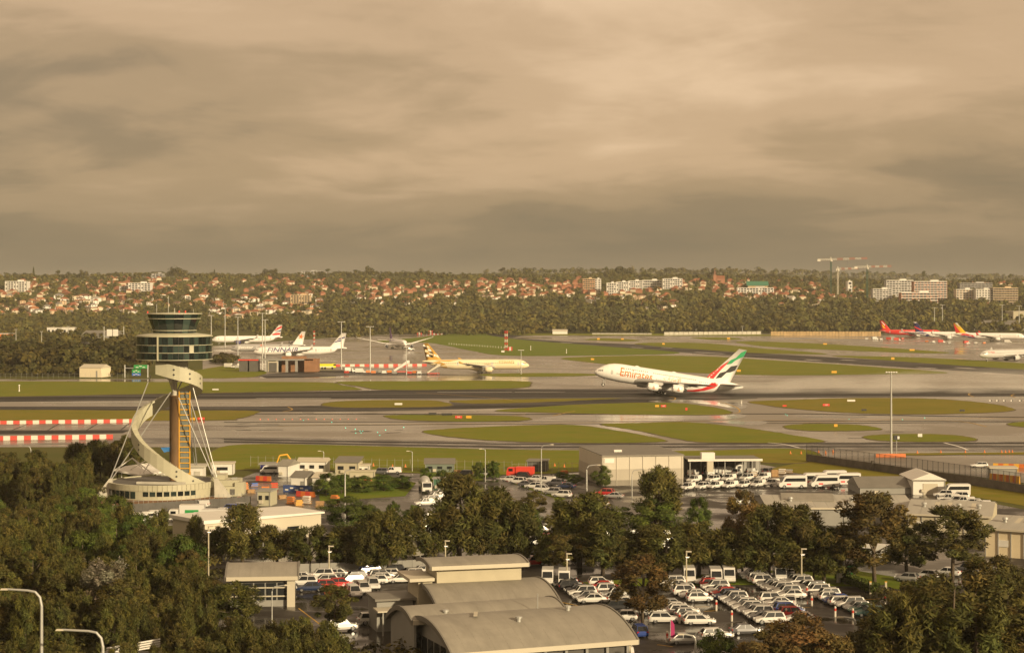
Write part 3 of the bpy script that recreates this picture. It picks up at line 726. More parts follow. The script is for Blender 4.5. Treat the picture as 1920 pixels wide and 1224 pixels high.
class Airliner:
    def __init__(s, label, spec, loc, head, pitch=0.0, pivot=0.0, name='airliner', group=None):
        """head: 0 = nose to the left of the picture; anticlockwise from above"""
        s.p = spec
        s.t = thing(name, label, 'airplane', loc, head, group)
        s.pitch, s.pivot = pitch, pivot
        s.t.rotation_euler = (Matrix.Rotation(head, 3, 'Z') @ Matrix.Rotation(pitch, 3, 'Y')).to_euler()
    def X(s, v):
        """local: nose at x = 0, tail at +x; the origin of the thing lies at the main gear"""
        return (v[0] - s.pivot, v[1], v[2])
    def mk(s, b, name, m, smooth=False, parent=None):
        b.v = [s.X(v) for v in b.v]
        return b.build(name, m, parent or s.t, smooth)
    def sec(s, x):
        return interp(s.p['fus'], x)   # zc, ry, rz
    def fuselage(s, m, n=36, parts=None):
        tab = s.p['fus']
        xs = np.unique(np.concatenate([np.linspace(0, s.p['L'], 60), np.linspace(0, s.p['L'] * 0.12, 14), [r[0] for r in tab]]))
        if s.p.get('fine'): xs = np.unique(np.concatenate([xs, np.linspace(0, s.p['L'], 120)]))
        vs, fs = [], []
        for x in xs:
            zc_, ry, rz = s.sec(x)
            for k in range(n):
                a = 2 * math.pi * k / n
                vs.append((x, ry * math.cos(a), zc_ + rz * math.sin(a)))
        for i in range(len(xs) - 1):
            for k in range(n):
                fs.append((i * n + k, (i + 1) * n + k, (i + 1) * n + (k + 1) % n, i * n + (k + 1) % n))
        fs.append(tuple(range(n))[::-1] if False else tuple(range(n))); fs.append(tuple(range((len(xs) - 1) * n, len(xs) * n))[::-1])
        s.body = s.mk(MB().add(vs, fs), 'fuselage', m, True)
        return s.body
    def side(s, x, z, sgn, off=0.03):
        zc_, ry, rz = s.sec(x)
        t = max(-0.999, min(0.999, (z - zc_) / rz))
        return (x, sgn * (ry * math.sqrt(1 - t * t) + off), z)
    def patch(s, name, poly, m, sgn, off=0.035, parent=None, cell=1.2):
        """paint lying on the skin: a polygon in (x, z) cut into a fine grid and wrapped on the side"""
        b = fill(poly, cell)
        vs = [s.side(x, z, sgn, off) for x, z in b[0]]
        fs = [f if sgn < 0 else f[::-1] for f in b[1]]
        return s.mk(MB().add(vs, fs), name, m, parent=parent or s.body)
    def text(s, body, x0, z0, size, m, sgn, slope=0.0, stretch=1.0, bold=0.0, shear=0.0, name='lettering'):
        v, f = text_mesh(body, size, bold, shear)
        x_, z_ = v[:, 0] * stretch, v[:, 1]
        if sgn > 0: xx = x0 - x_
        else: xx = x0 + x_
        q = list(zip(xx, z_))
        v2, f2 = fill_many([[q[i] for i in p] for p in f], 0.7)
        vs = [s.side(float(a), float(z0 + c + slope * (a - x0)), sgn, 0.06) for a, c in v2]
        return s.mk(MB().add(vs, [p if sgn < 0 else p[::-1] for p in f2]), name, m, parent=s.body)
    def windows(s, x0, x1, z, sgn, pitch=1.0, w=0.42, h=0.36, slope=0.0):
        b = MB()
        x = x0
        while x < x1:
            q = [s.side(x + a, z + c + slope * (x - x0), sgn, 0.03) for a, c in ((0, -h / 2), (w, -h / 2), (w, h / 2), (0, h / 2))]
            b.add(q, [(0, 1, 2, 3) if sgn < 0 else (3, 2, 1, 0)])
            x += pitch
        o = s.mk(b, 'window_row', m_win, parent=s.body); o['kind'] = 'stuff'
    def doors(s, xs, z, sgn, m):
        for x in xs:
            s.patch('door', [(x, z - 0.95), (x + 1.0, z - 0.95), (x + 1.0, z + 0.95), (x, z + 0.95)], m, sgn, 0.025, cell=0.5)
    def cockpit(s, pts, m=None):
        for sgn in (-1, 1):
            for poly in pts:
                s.patch('cockpit_window', poly, m or m_win, sgn, 0.04, cell=0.6)
    def wings(s, m, secs, tipm=None, winglet=None):
        for sgn in (-1, 1):
            vs, fs = loft([(x, sgn * y, z, c, t, False) for x, y, z, c, t in secs])
            w = s.mk(MB().add(vs, fs if sgn > 0 else [f[::-1] for f in fs]), 'wing', m, True)
            for q in np.linspace(0.28, 0.75, 3):
                i = q * (len(secs) - 1); k = int(i); a = secs[k]; c = secs[k + 1]; u = i - k
                x, y, z, ch = [a[j] + (c[j] - a[j]) * u for j in range(4)]
                s.mk(MB().lathe([(0.02, 0), (0.32, ch * .2), (0.28, ch * .5), (0.02, ch * .75)], 8, (x + ch * .5, sgn * y, z - 0.35), 'x'), 'flap_fairing', m, True, w)
            if winglet:
                x, y, z, c, t = secs[-1]
                h, sw = winglet
                vs, fs = loft([(x, sgn * y, z, c, .1, True), (x + sw, sgn * (y + h * .25), z + h, c * .4, .1, True)])
                s.mk(MB().add(vs, fs), 'winglet', tipm or m, False, w)
    def stab(s, m, secs):
        for sgn in (-1, 1):
            vs, fs = loft([(x, sgn * y, z, c, t, False) for x, y, z, c, t in secs])
            s.mk(MB().add(vs, fs if sgn > 0 else [f[::-1] for f in fs]), 'tailplane', m, True)
    def fin(s, m, secs):
        s.finsecs = secs
        vs, fs = loft([(x, 0, z, c, t, True) for x, z, c, t in secs])
        s.f = s.mk(MB().add(vs, fs), 'fin', m, True)
        return s.f
    def fin_paint(s, name, poly, m, both=True, off=0.04, cell=1.0):
        a = np.array([(q[1], q[0], q[2], q[3]) for q in s.finsecs])
        vs0, fs0 = fill(poly, cell)
        for sgn in ((-1, 1) if both else (-1,)):
            vs = []
            for x, z in vs0:
                le, c, t = (float(np.interp(z, a[:, 0], a[:, k])) for k in (1, 2, 3))
                u = min(1, max(0, (x - le) / c))
                hw = float(np.interp(u, [0, .05, .2, .45, .75, 1], [0, .4, .68, .62, .32, 0])) * t * c * 0.8
                hl = float(np.interp(u, [0, .05, .2, .45, .75, 1], [0, .3, .42, .38, .18, 0])) * t * c * 0.8
                vs.append((x, (hw + off) if sgn > 0 else -(hl + off), z))
            s.mk(MB().add(vs, fs0 if sgn < 0 else [f[::-1] for f in fs0]), name, m, parent=s.f)
    def engine(s, x, y, z, r, ln, m, pyl=True, logo=None):
        e = s.mk(MB().lathe([(r * .86, ln * .10), (r * .86, 0.06 * ln), (r * .9, 0), (r, ln * .07), (r * 1.06, ln * .3), (r * 1.02, ln * .55), (r * .84, ln * .82), (r * .8, ln * .82), (r * .55, ln * .8)], 24, (x, y, z), 'x'), 'engine', m, True)
        s.mk(MB().lathe([(r * .9, ln * .0), (r * .95, ln * .035), (r * .88, ln * .05)], 24, (x - .03, y, z), 'x'), 'intake_lip', m_ac_silver, True, e)
        s.mk(MB().lathe([(0, ln * .02), (r * .22, ln * .1), (r * .88, ln * .11)], 20, (x, y, z), 'x'), 'fan', m_fan, True, e)
        s.mk(MB().lathe([(r * .55, ln * .78), (r * .45, ln * .98), (r * .2, ln * 1.12), (0, ln * 1.15)], 20, (x, y, z), 'x'), 'exhaust_cone', m_wing, True, e)
        if pyl:
            s.mk(MB().prism_xz([(x + ln * .3, z + r * .9), (x + ln * .5, z + r * 1.45), (x + ln * 1.3, z + r * 1.5), (x + ln * 1.05, z + r * .6)], y - .22, y + .22), 'pylon', m_ac_grey)
        if logo:
            for (a, c, w, h) in logo:
                s.mk(MB().add([(x + a, y - r * 1.08, z + c), (x + a + w, y - r * 1.08, z + c), (x + a + w, y - r * 1.08, z + c + h), (x + a, y - r * 1.08, z + c + h)], [(0, 1, 2, 3)]), 'engine_logo', m_goldtxt, parent=e)
        return e
    def gear(s, x, y, ztop, wheels, r, w=0.45, zb=0.0, m=None):
        g = s.mk(MB().tube([(x, y, ztop), (x, y, zb + r * .9)], [0.24, 0.2], 8).tube([(x, y, ztop - .3), (x + 1.2, y, zb + r * 1.6)], 0.1, 6), 'landing_gear', m or m_ac_silver)
        for dx, dy in wheels:
            wv = MB(); n = 14
            vs, fs = [], []
            for yy, rr in ((-w / 2, r * .85), (-w * .35, r), (w * .35, r), (w / 2, r * .85)):
                for k in range(n):
                    a = 2 * math.pi * k / n
                    vs.append((x + dx + rr * math.cos(a), y + dy + yy, zb + r + rr * math.sin(a)))
            for i in range(3):
                for k in range(n): fs.append((i * n + k, i * n + (k + 1) % n, (i + 1) * n + (k + 1) % n, (i + 1) * n + k))
            fs += [tuple(range(n)), tuple(range(3 * n, 4 * n))[::-1]]
            o = s.mk(wv.add(vs, fs), 'wheel', m_tyre_r, parent=g)
            for yy in (-w / 2 - .01, w / 2 + .01):
                s.mk(MB().add([(x + dx + r * .5 * math.cos(k * math.pi / 5), y + dy + yy, zb + r + r * .5 * math.sin(k * math.pi / 5)) for k in range(10)], [tuple(range(10)) if yy < 0 else tuple(range(10))[::-1]]), 'hub', m_wht, parent=g)
def inside(p, poly):
    x, y = p; c = False; n = len(poly); j = n - 1
    for i in range(n):
        xi, yi = poly[i]; xj, yj = poly[j]
        if (yi > y) != (yj > y) and x < (xj - xi) * (y - yi) / (yj - yi + 1e-12) + xi: c = not c
        j = i
    return c
def clip(poly, axis, val, keep_less):
    out = []
    n = len(poly)
    for i in range(n):
        a, b_ = poly[i], poly[(i + 1) % n]
        ia = (a[axis] <= val) if keep_less else (a[axis] >= val)
        ib = (b_[axis] <= val) if keep_less else (b_[axis] >= val)
        if ia: out.append(a)
        if ia != ib:
            t = (val - a[axis]) / (b_[axis] - a[axis])
            out.append((a[0] + t * (b_[0] - a[0]), a[1] + t * (b_[1] - a[1])))
    return out
def fill_many(polys, cell):
    vs, fs = [], []
    for p in polys:
        if len(p) < 3: continue
        a, c = fill(p, cell)
        k = len(vs); vs += a; fs += [tuple(i + k for i in f) for f in c]
    return vs, fs
def fill(poly, cell):
    """cuts a polygon along a grid so that it can bend with a surface; concave outlines are triangulated first"""
    from mathutils.geometry import tessellate_polygon
    vs, fs = [], []
    tris = tessellate_polygon([[Vector((p[0], p[1], 0)) for p in poly]])
    for t in tris:
        tri = [tuple(poly[i]) for i in t]
        ar = (tri[1][0] - tri[0][0]) * (tri[2][1] - tri[0][1]) - (tri[2][0] - tri[0][0]) * (tri[1][1] - tri[0][1])
        if ar < 0: tri = tri[::-1]
        x0, x1 = min(p[0] for p in tri), max(p[0] for p in tri)
        z0, z1 = min(p[1] for p in tri), max(p[1] for p in tri)
        for i in range(int(x0 // cell), int(x1 // cell) + 1):
            col_ = clip(clip(tri, 0, i * cell, False), 0, (i + 1) * cell, True)
            if len(col_) < 3: continue
            for j in range(int(z0 // cell), int(z1 // cell) + 1):
                c = clip(clip(col_, 1, j * cell, False), 1, (j + 1) * cell, True)
                if len(c) < 3: continue
                k = len(vs); vs += c; fs.append(tuple(range(k, k + len(c))))
    return vs, fs

A3P = R(9.0)
# ---- the double-decker rotating for take-off
A3 = dict(L=70.4, fine=True, fus=[(0, 5.3, .05, .05), (.35, 5.35, .75, .75), (1.2, 5.5, 1.5, 1.5), (2.5, 5.75, 2.2, 2.25), (4, 6.1, 2.75, 2.9), (6, 6.45, 3.2, 3.5), (8.5, 6.65, 3.45, 3.95), (12, 6.7, 3.57, 4.2), (44, 6.7, 3.57, 4.2),
      (50, 6.95, 3.4, 3.95), (56, 7.5, 2.8, 3.3), (62, 8.15, 1.95, 2.35), (67, 8.65, 1.1, 1.4), (69.6, 8.9, .55, .7), (70.4, 9.0, .3, .4)])
loc = G(1239, 738.5)
HD = R(5.5)
a3 = Airliner('white double-deck jet with flag tail, nose lifted, taking off along the runway', A3, (loc.x, loc.y, 0.05), HD, A3P , 32.5, 'takeoff_airliner')
a3.fuselage(m_ac_white)
# tail and livery outlines, read off along the aircraft's own side
ca, sa = math.cos(A3P), math.sin(A3P)
def a3p(zx, zy):
    px, py = 1090 + zx / 5.647, 640 + zy / 5.647
    sx = (px - 1240) / (F / loc.y); sz = (738.5 - py) / (F / loc.y)
    return (sx * ca - sz * sa + 32.5, sx * sa + sz * ca)
pts = [a3p(*q) for q in ((1335, 395), (1690, 84), (1778, 95), (1600, 400))]
(x0, z0), (x1, z1), (x2, z2), (x3, z3) = pts
zt = (z1 + z2) / 2
a3.fin(m_ac_white, [(x0 - 1.6, 9.0, x3 - x0 + 1.6, .10), (x0, z0, x3 - x0, .10), (x1, zt, x2 - x1, .09)])
for nm, m, q in (('flag_red', m_crim, [(1332, 397), (1378, 345), (1470, 280), (1585, 205), (1560, 240), (1500, 295), (1455, 345), (1412, 397)]),
                 ('flag_green', m_green, [(1545, 250), (1600, 200), (1655, 178), (1715, 120), (1772, 100), (1740, 165), (1690, 185), (1650, 205), (1605, 240)]),
                 ('flag_black', m_black, [(1432, 396), (1480, 338), (1545, 320), (1600, 268), (1675, 256), (1645, 312), (1600, 330), (1552, 336), (1495, 388)])):
    a3.fin_paint(nm, [a3p(*p) for p in q], m, cell=0.8)
a3.wings(m_wing, [(18.5, 2.8, 4.5, 18.5, .13), (26.5, 11, 5.3, 13, .11), (33, 18.5, 6.1, 9.5, .10), (46.0, 38.8, 8.2, 4.0, .10)], m_ac_red, (1.3, 1.3))
a3.mk(MB().lathe([(0.1, 0), (1.6, 3), (2.2, 8), (2.2, 18), (1.4, 24), (.1, 28)], 20, (18, 0, 3.9), 'x'), 'belly_fairing', m_ac_white, True)
a3.stab(m_ac_grey, [(58.5, 1.6, 8.6, 8.6, .1), (65.2, 15.0, 9.8, 3.3, .09)])
for sg in (-1, 1):
    a3.engine(23.2, sg * 14.6, 3.0, 1.72, 6.0, m_ac_white, logo=[(2.4, .1, .45, .45), (2.15, -.3, .95, .22), (2.0, -.75, 1.25, .26)])
    a3.engine(32.6, sg * 25.5, 4.1, 1.72, 6.0, m_ac_white, logo=[(2.4, .1, .45, .45), (2.15, -.3, .95, .22), (2.0, -.75, 1.25, .26)])
a3.cockpit([[(1.5 + .75 * k, 6.15 + .12 * k), (2.1 + .75 * k, 6.18 + .12 * k), (2.2 + .75 * k, 6.7 + .14 * k), (1.75 + .75 * k, 6.7 + .14 * k)] for k in range(3)])
for sg in (-1, 1):
    a3.windows(10, 26, 6.3, sg, 0.9); a3.windows(28.5, 46, 6.35, sg, .9); a3.windows(14, 24, 9.15, sg, .9); a3.windows(27, 47, 9.05, sg, .9, slope=-.005); a3.windows(49, 57, 8.3, sg, .9)
    a3.doors((7.2, 25.6, 47.4, 58), 6.6, sg, m_ac_grey)
    a3.patch('flag_sweep', [(43.5, 3.1), (48, 3.5), (52, 4.6), (56.5, 6.6), (58.5, 8.6), (56.2, 9.2), (54.2, 7.6), (50.5, 5.4), (46.5, 4.2), (43, 3.6)], m_crim, sg, cell=.7)
    a3.patch('flag_sweep_black', [(38.5, 4.6), (44, 4.9), (47.5, 6.2), (46, 6.6), (42.5, 5.7), (38.5, 5.2)], m_black, sg, cell=.7)
a3.text('Emirates', 11.3, 5.55, 5.6, m_goldtxt, -1, -0.018, .80, bold=.02)
a3.text('\ufe95\ufe8d\ufead\ufe8e\ufee3\ufef9\ufe8d', 32.0, 6.9, 2.6, m_goldtxt, -1, -0.02, 1.0)
for x, z in ((18.5, 10.9), (36, 10.9), (56, 10.9)):
    a3.mk(MB().lathe([(.02, 0), (.3, .5), (.3, 1.2), (.02, 2.2)], 8, (x, 0, a3.sec(x)[0] + a3.sec(x)[2]), 'x'), 'antenna_fairing', m_ac_white, True)
zw = 0.0
for sg in (-1, 1):
    a3.gear(32.0, sg * 2.6, 3.6, [(-1.7, -.8), (-1.7, .8), (0, -.8), (0, .8), (1.7, -.8), (1.7, .8)], .7, .5, zw)
    a3.gear(29.2, sg * 6.2, 4.2, [(-.9, -.65), (-.9, .65), (.9, -.65), (.9, .65)], .7, .5, zw + 0.35)
a3.gear(5.0, 0, 3.9, [(0, -.55), (0, .55)], .68, .42, zw - 0.5)
a3.mk(MB().box((70.2, 0, 9.0), (.7, .5, .55)), 'tail_cone', m_ac_grey)

# ---- twin-jet airliners on the stands and taxiways
def twin(L=63.7, d=5.64, zc_=4.9):
    r = d / 2
    return dict(L=L, fus=[(0, zc_ - .75, .05, .05), (.3, zc_ - .75, .55, .55), (1.2, zc_ - .6, 1.15, 1.2), (3, zc_ - .25, r * .72, r * .74), (5.2, zc_ - .05, r * .93, r * .94), (8, zc_, r, r), (L * .70, zc_, r, r), (L * .80, zc_ + .35, r * .86, r * .86),
                             (L * .90, zc_ + 1.0, r * .55, r * .58), (L * .97, zc_ + 1.55, r * .25, r * .28), (L, zc_ + 1.8, .2, .25)])
def airliner(label, loc, head, L, d, m_body, m_finm, finh=9.0, span=60.3, m_eng=None, m_w=None, winglet=(1.8, 1.4), m_tip=None, name='parked_airliner', er=1.6, wins=True, tipz=1.6):
    zc_ = 4.9
    a = Airliner(label, twin(L, d, zc_), loc, head, 0, L * .46, name, 'parked and taxiing airliners')
    a.fuselage(m_body, 28)
    r = d / 2; hs = span / 2
    rl = L * .31
    a.wings(m_w or m_wing, [(rl, r * .7, zc_ - 1.6, L * .175, .13), (rl + hs * .2, r + hs * .24, zc_ - .7, L * .118, .11), (rl + hs * .64, hs, zc_ + tipz, L * .038, .1)], m_tip, winglet)
    a.mk(MB().lathe([(0.1, 0), (r * .62, L * .05), (r * .75, L * .12), (r * .75, L * .2), (.1, L * .32)], 16, (rl - 1, 0, zc_ - 1.9), 'x'), 'belly_fairing', m_body, True)
    a.stab(m_w or m_wing, [(L * .885, r * .4, zc_ + 1.0, L * .085, .1), (L * .955, span * .16, zc_ + 1.9, L * .035, .09)])
    a.fin(m_finm, [(L * .80, zc_ + r * .7, L * .165, .1), (L * .83, zc_ + r + .6, L * .135, .1), (L * .945, zc_ + r + finh, L * .052, .09)])
    a.finbox = (L * .83, zc_ + r + .6, L * .135, L * .945, zc_ + r + finh, L * .052)
    for sg in (-1, 1):
        a.engine(rl + 2.4, sg * (r + hs * .235), zc_ - 2.6, er, 5.4, m_eng or m_body)
        a.gear(L * .46, sg * 4.6, 3.4, [(-.95, -.6), (-.95, .6), (.95, -.6), (.95, .6)], .62, .45)
        if wins:
            a.windows(9, L * .84, zc_ + .75, sg, 1.06, .45, .4)
            a.doors((6.0, L * .34, L * .66, L * .82), zc_ + .4, sg, m_ac_grey)
    a.gear(6.6, 0, 3.0, [(0, -.4), (0, .4)], .5, .35)
    a.cockpit([[(1.6 + .75 * k, zc_ + .25 + .12 * k), (2.2 + .75 * k, zc_ + .3 + .12 * k), (2.3 + .75 * k, zc_ + .85 + .1 * k), (1.95 + .75 * k, zc_ + .85 + .1 * k)] for k in range(3)])
    return a
def fq(a, u, w):
    """a point on the fin: u 0..1 from leading to trailing edge, w 0..1 from root to tip"""
    x0, z0, c0, x1, z1, c1 = a.finbox
    return (x0 + (x1 - x0) * w + u * (c0 + (c1 - c0) * w), z0 + (z1 - z0) * w)
def finpoly(a, nm, pts, m): a.fin_paint(nm, [fq(a, u, w) for u, w in pts], m, cell=1.2)
PI = math.pi
# golden jet, nose to the right
g = G(900, 698.5)
go = airliner('cream and gold jet with faceted gold tail, standing side-on, nose to the right', (g.x, g.y, 0), PI + R(2), 62.8, 5.9, m_ac_cream, m_ac_gold, 9.4, 60, m_eng=m_ac_cream, m_tip=m_ac_gold, winglet=(1.2, 2.2))
for k, (u, w, c) in enumerate([(.05, .08, m_ac_white), (.38, .22, m_ac_cream), (.62, .08, m_ac_white), (.3, .45, m_ac_white), (.66, .38, m_ac_cream), (.25, .66, m_ac_cream), (.62, .6, m_black), (.45, .05, m_black), (.3, .28, m_black), (.72, .75, m_ac_white)]):
    finpoly(go, 'tail_facet', [(u, w), (min(1, u + .3), w + .05), (min(1, u + .22), w + .2), (max(0, u - .04), w + .14)], c)
for sg in (-1, 1):
    go.patch('fuselage_facet', [(48, 3.0), (54, 3.8), (57.5, 6.2), (52.5, 6.6), (49, 5)], m_ac_gold, sg)
    go.patch('fuselage_facet', [(52.5, 3.6), (56, 4.4), (54.5, 5.4)], m_black, sg)
    go.patch('fuselage_facet', [(55.5, 7.3), (42, 7.55), (47, 6.6), (53, 6.8)], m_ac_gold, sg)
go.text('ETIHAD', 18.0, 5.6, 2.0, m_ac_gold, 1, 0, 1.3)
# three jets nose to the left behind the fire station
g = G(556, 670)
fi = airliner('white jet with blue-black lettering and white tail with dark blue emblem', (g.x, g.y, 0), R(6), 66.8, 5.9, m_ac_white, m_ac_white, 9.6, 60, m_eng=m_ac_white)
fi.text('FINNAIR', 9.5, 4.1, 4.6, m_navy, -1, 0, 1.28, .03, .25)
finpoly(fi, 'tail_emblem', [(.10, .42), (.9, .60), (.9, .72), (.25, .58)], m_navy)
finpoly(fi, 'tail_emblem', [(.0, .22), (.62, .34), (.7, .48), (.08, .34)], m_navy)
g = G(497, 664)
je = airliner('silver jet with black lettering and tall white tail with orange star', (g.x, g.y, 0), R(6), 56.7, 5.77, m_ac_silver, m_ac_white, 9.4, 60, m_eng=m_ac_silver)
je.text('Jetstar', 6.5, 4.4, 3.0, m_ac_white, -1, 0, 1.35, .03, .2)
je.text('Jet', 43.5, 6.0, 5.2, m_black, -1, .42, 1.0, .06)
m_star = mat('star_orange', (0.78, 0.14, 0.03), 0.35)
st = []
for k in range(10):
    rr = 2.3 if k % 2 == 0 else 0.95
    c = fq(je, .5, .55)
    st.append((c[0] + rr * math.sin(k * PI / 5 + .2), c[1] + rr * math.cos(k * PI / 5 + .2)))
je.fin_paint('tail_star', st, m_star, cell=1.2)
je.text('*', 22.6, 4.2, 4.4, m_star, -1, 0, 1.2, .15, name='fuselage_star')
g = G(458, 646)
ba = airliner('white jet with blue engine and red, white and blue striped tail', (g.x, g.y, 0), R(7), 62.8, 5.9, m_ac_white, m_ac_white, 9.6, 60, m_eng=m_navy)
finpoly(ba, 'tail_red_stripe', [(.0, .62), (.95, .92), (.95, .72), (.45, .52), (.1, .42)], m_crim)
finpoly(ba, 'tail_blue_stripe', [(.1, .34), (.6, .42), (.95, .52), (.95, .36), (.5, .30)], m_navy)
finpoly(ba, 'tail_red_stripe', [(.0, .05), (.4, .22), (.95, .22), (.95, .0), (.3, -.02)], m_crim)
for sg in (-1, 1): ba.patch('tail_cone_paint', [(57.5, 5.2), (62, 6.0), (62, 7.2), (57.5, 6.6)], m_crim, sg)
# jet coming towards the camera
g = G(745, 654)
th = airliner('grey jet with purple tail taxiing towards the camera on the wet apron', (g.x, g.y + 6, 0), R(105), 66.8, 5.96, m_ac_white, m_purple, 9.2, 64.7, m_eng=m_ac_white, m_w=m_ac_white, winglet=(1.6, 1.6), tipz=4.2)
for sg in (-1, 1):
    th.patch('fuselage_sweep', [(30, 7.2), (52, 7.3), (60, 7.2), (56, 5.2), (46, 6.2)], m_purple, sg)
    th.patch('cockpit_mask', [(1.5, 5.0), (3.6, 5.3), (3.9, 6.0), (2.2, 5.9)], m_black, sg, .03)
tg = thing('pushback_tractor', 'small low white aircraft tractor at the nose wheel of the purple-tailed jet', 'tractor', G(770, 656.5), R(20))
MB().box((0, 0, .9), (5.5, 2.4, 1.0)).build('body', m_wht, tg); MB().box((-1.4, 0, 1.8), (1.6, 2.0, .9), taper=.85).build('cab', m_win, tg)
for x in (-1.8, 1.8):
    for y in (-1.1, 1.1): MB().lathe([(0, -.2), (.55, -.2), (.55, .2), (0, .2)], 12, (0, 0, 0)).build('wheel', m_tyre_r, tg).location = (x, y, .55)
for o in tg.children:
    if o.name.startswith('wheel'): o.rotation_euler[0] = R(90)
# the three tails at the far terminal, noses to the right
g = G(1712, 632)
vj = airliner('red jet with yellow wing emblem on its red tail, by the far pier', (g.x, g.y, 0), PI - R(12), 63.7, 5.64, m_ac_red, m_ac_red, 9.4, 60, m_eng=m_ac_white)
finpoly(vj, 'tail_emblem', [(.45, .05), (.75, .15), (.7, .6), (.5, .35)], m_yellow_t)
finpoly(vj, 'tail_emblem', [(.2, .5), (.35, .35), (.55, .8), (.5, .95)], m_ac_white)
vj.text('vietjetair', 42, 4.4, 3.6, m_ac_white, 1, 0, 1.1, .03, .2)
vj.patch('belly_swoosh', [(40, 2.3), (20, 3.6), (10, 3.3), (10, 2.4)], m_ac_white, 1)
g = G(1772, 636.5)
la = airliner('white jet with dark indigo tail crossed by a coral streak', (g.x, g.y, 0), PI - R(14), 56.7, 5.77, m_ac_white, m_navy, 9.2, 60, m_eng=m_ac_white)
finpoly(la, 'tail_streak', [(0, .12), (.2, .0), (1, .38), (1, .55)], m_crim)
finpoly(la, 'tail_tip', [(0, .86), (1, .95), (1, 1), (0, 1)], m_ac_white)
for sg in (-1, 1): la.patch('aft_sweep', [(36, 2.2), (47, 3.4), (53.5, 6.6), (49, 7.2), (44, 6.4), (41, 4.4)], m_navy, sg)
g = G(1860, 639.5)
asn = airliner('white jet with yellow, red and violet striped tail beside the pier', (g.x, g.y, 0), PI - R(16), 66.8, 5.96, m_ac_white, m_yellow_t, 9.4, 64.7, m_eng=m_ac_white, m_tip=m_crim, winglet=(2.6, 2.2))
finpoly(asn, 'tail_red_stripe', [(.5, -.05), (1, -.05), (1, .95), (.72, .6)], m_crim)
finpoly(asn, 'tail_grey_stripe', [(.0, .55), (.3, .6), (.55, 1.0), (.0, 1.0)], m_ac_grey)
for sg in (-1, 1):
    asn.patch('aft_violet', [(44, 2.2), (54, 3.6), (60, 5.2), (56, 5.4), (50, 4.2), (44, 3.2)], m_purple, sg)
    asn.patch('aft_red', [(46, 3.6), (50, 4.4), (56, 5.6), (60, 5.4), (61, 7), (56, 7.4), (49, 6.0)], m_crim, sg)
g = G(1896, 676)
cn_ = airliner('plain grey-white jet taxiing at the right edge, large engine towards the camera', (g.x, g.y, 0), R(30), 63.7, 5.64, m_ac_grey, m_ac_white, 9.4, 60, m_eng=m_ac_grey)
cn_.text('CHINA', 5.5, 5.6, 1.6, m_crim, -1, 0, 1.2)

# ------------------------------------------------------------------ the hillside suburb
def hillpos(py):
    return 'near hilltop' if py < 532 else ('mid hill' if py < 556 else 'low on hill')
def hillx(px):
    for x, w in ((140, 'at the far left'), (280, 'left of the control tower'), (420, 'above the control tower'), (600, 'above the parked white jets'), (780, 'above the purple-tailed jet'), (960, 'above the golden jet'),
                 (1120, 'left of the take-off jet'), (1290, 'above the take-off jet'), (1440, 'above the flag tail'), (1560, 'left of the tower cranes'), (1660, 'around the tower cranes'), (3000, 'at the far right')):
        if px < x: return w
m_tile = [mat('roof_tile_' + n, c, 0.8, var=0.25, scale=0.5, objrand=0.2) for n, c in (('terracotta', (0.25, 0.092, 0.042)), ('orange', (0.33, 0.145, 0.065)), ('brown', (0.15, 0.075, 0.045)), ('grey', (0.16, 0.15, 0.14)), ('pale', (0.34, 0.31, 0.27)))]
m_wallh = [mat('house_wall_' + n, c, 0.8, objrand=0.12) for n, c in (('white', (0.66, 0.63, 0.57)), ('cream', (0.56, 0.48, 0.35)), ('brick', (0.28, 0.12, 0.065)), ('tan', (0.45, 0.33, 0.21)))]
m_hwin = mat('house_window', (0.03, 0.03, 0.035), 0.25)
def house_meshes(w, d, h, rh, kind):
    wall = MB().box((0, 0, h / 2 - 2), (w, d, h + 4)).mesh('wall', m_wallh[0])
    e = 0.6
    W, D = w / 2 + e, d / 2 + e
    b = MB()
    if kind == 'hip':
        k = max(0.4, W - D) if W > D else 0.4
        b.add([(-W, -D, h), (W, -D, h), (W, D, h), (-W, D, h), (-k, 0, h + rh), (k, 0, h + rh), (-W, -D, h - .25), (W, -D, h - .25), (W, D, h - .25), (-W, D, h - .25)],
              [(0, 1, 5, 4), (1, 2, 5), (2, 3, 4, 5), (3, 0, 4), (6, 7, 1, 0), (7, 8, 2, 1), (8, 9, 3, 2), (9, 6, 0, 3), (9, 8, 7, 6)])
    elif kind == 'gable':
        b.prism([(-W, -D), (W, -D), (W, D), (-W, D)], h - .2, h)
        b.add([(-W, -D, h), (W, -D, h), (W, D, h), (-W, D, h), (0, -D, h + rh), (0, D, h + rh)], [(0, 1, 4), (1, 2, 5, 4), (2, 3, 5), (3, 0, 4, 5)])
    else:
        b.box((0, 0, h + .25), (w + .8, d + .8, .5)); b.box((w * .2, 0, h + .9), (w * .35, d * .5, .9))
    roof = b.mesh('roof', m_tile[0])
    win = []
    for z in ([1.6] if h < 4.5 else [1.6, 4.5]):
        for x in (-w * .28, w * .22):
            win.append(MB().box((x, -d / 2 - .02, z), (w * .16, .12, 1.35)).mesh('window', m_hwin))
    ch = MB().box((w * .2, d * .1, h + rh * .6), (.7, .7, rh * 1.1)).mesh('chimney', m_wallh[2])
    return wall, roof, win, ch
HT = [house_meshes(13, 10, 3.6, 2.8, 'hip'), house_meshes(15, 11, 6.2, 3.0, 'hip'), house_meshes(10, 13, 6.0, 3.2, 'gable'), house_meshes(12, 12, 6.4, 0.6, 'flat'), house_meshes(18, 11, 5.6, 3.0, 'hip'), house_meshes(9, 9, 3.6, 2.6, 'gable')]
HNAME = [('terracotta', 'orange', 'brown', 'grey', 'pale'), ('white', 'cream', 'brick', 'tan')]
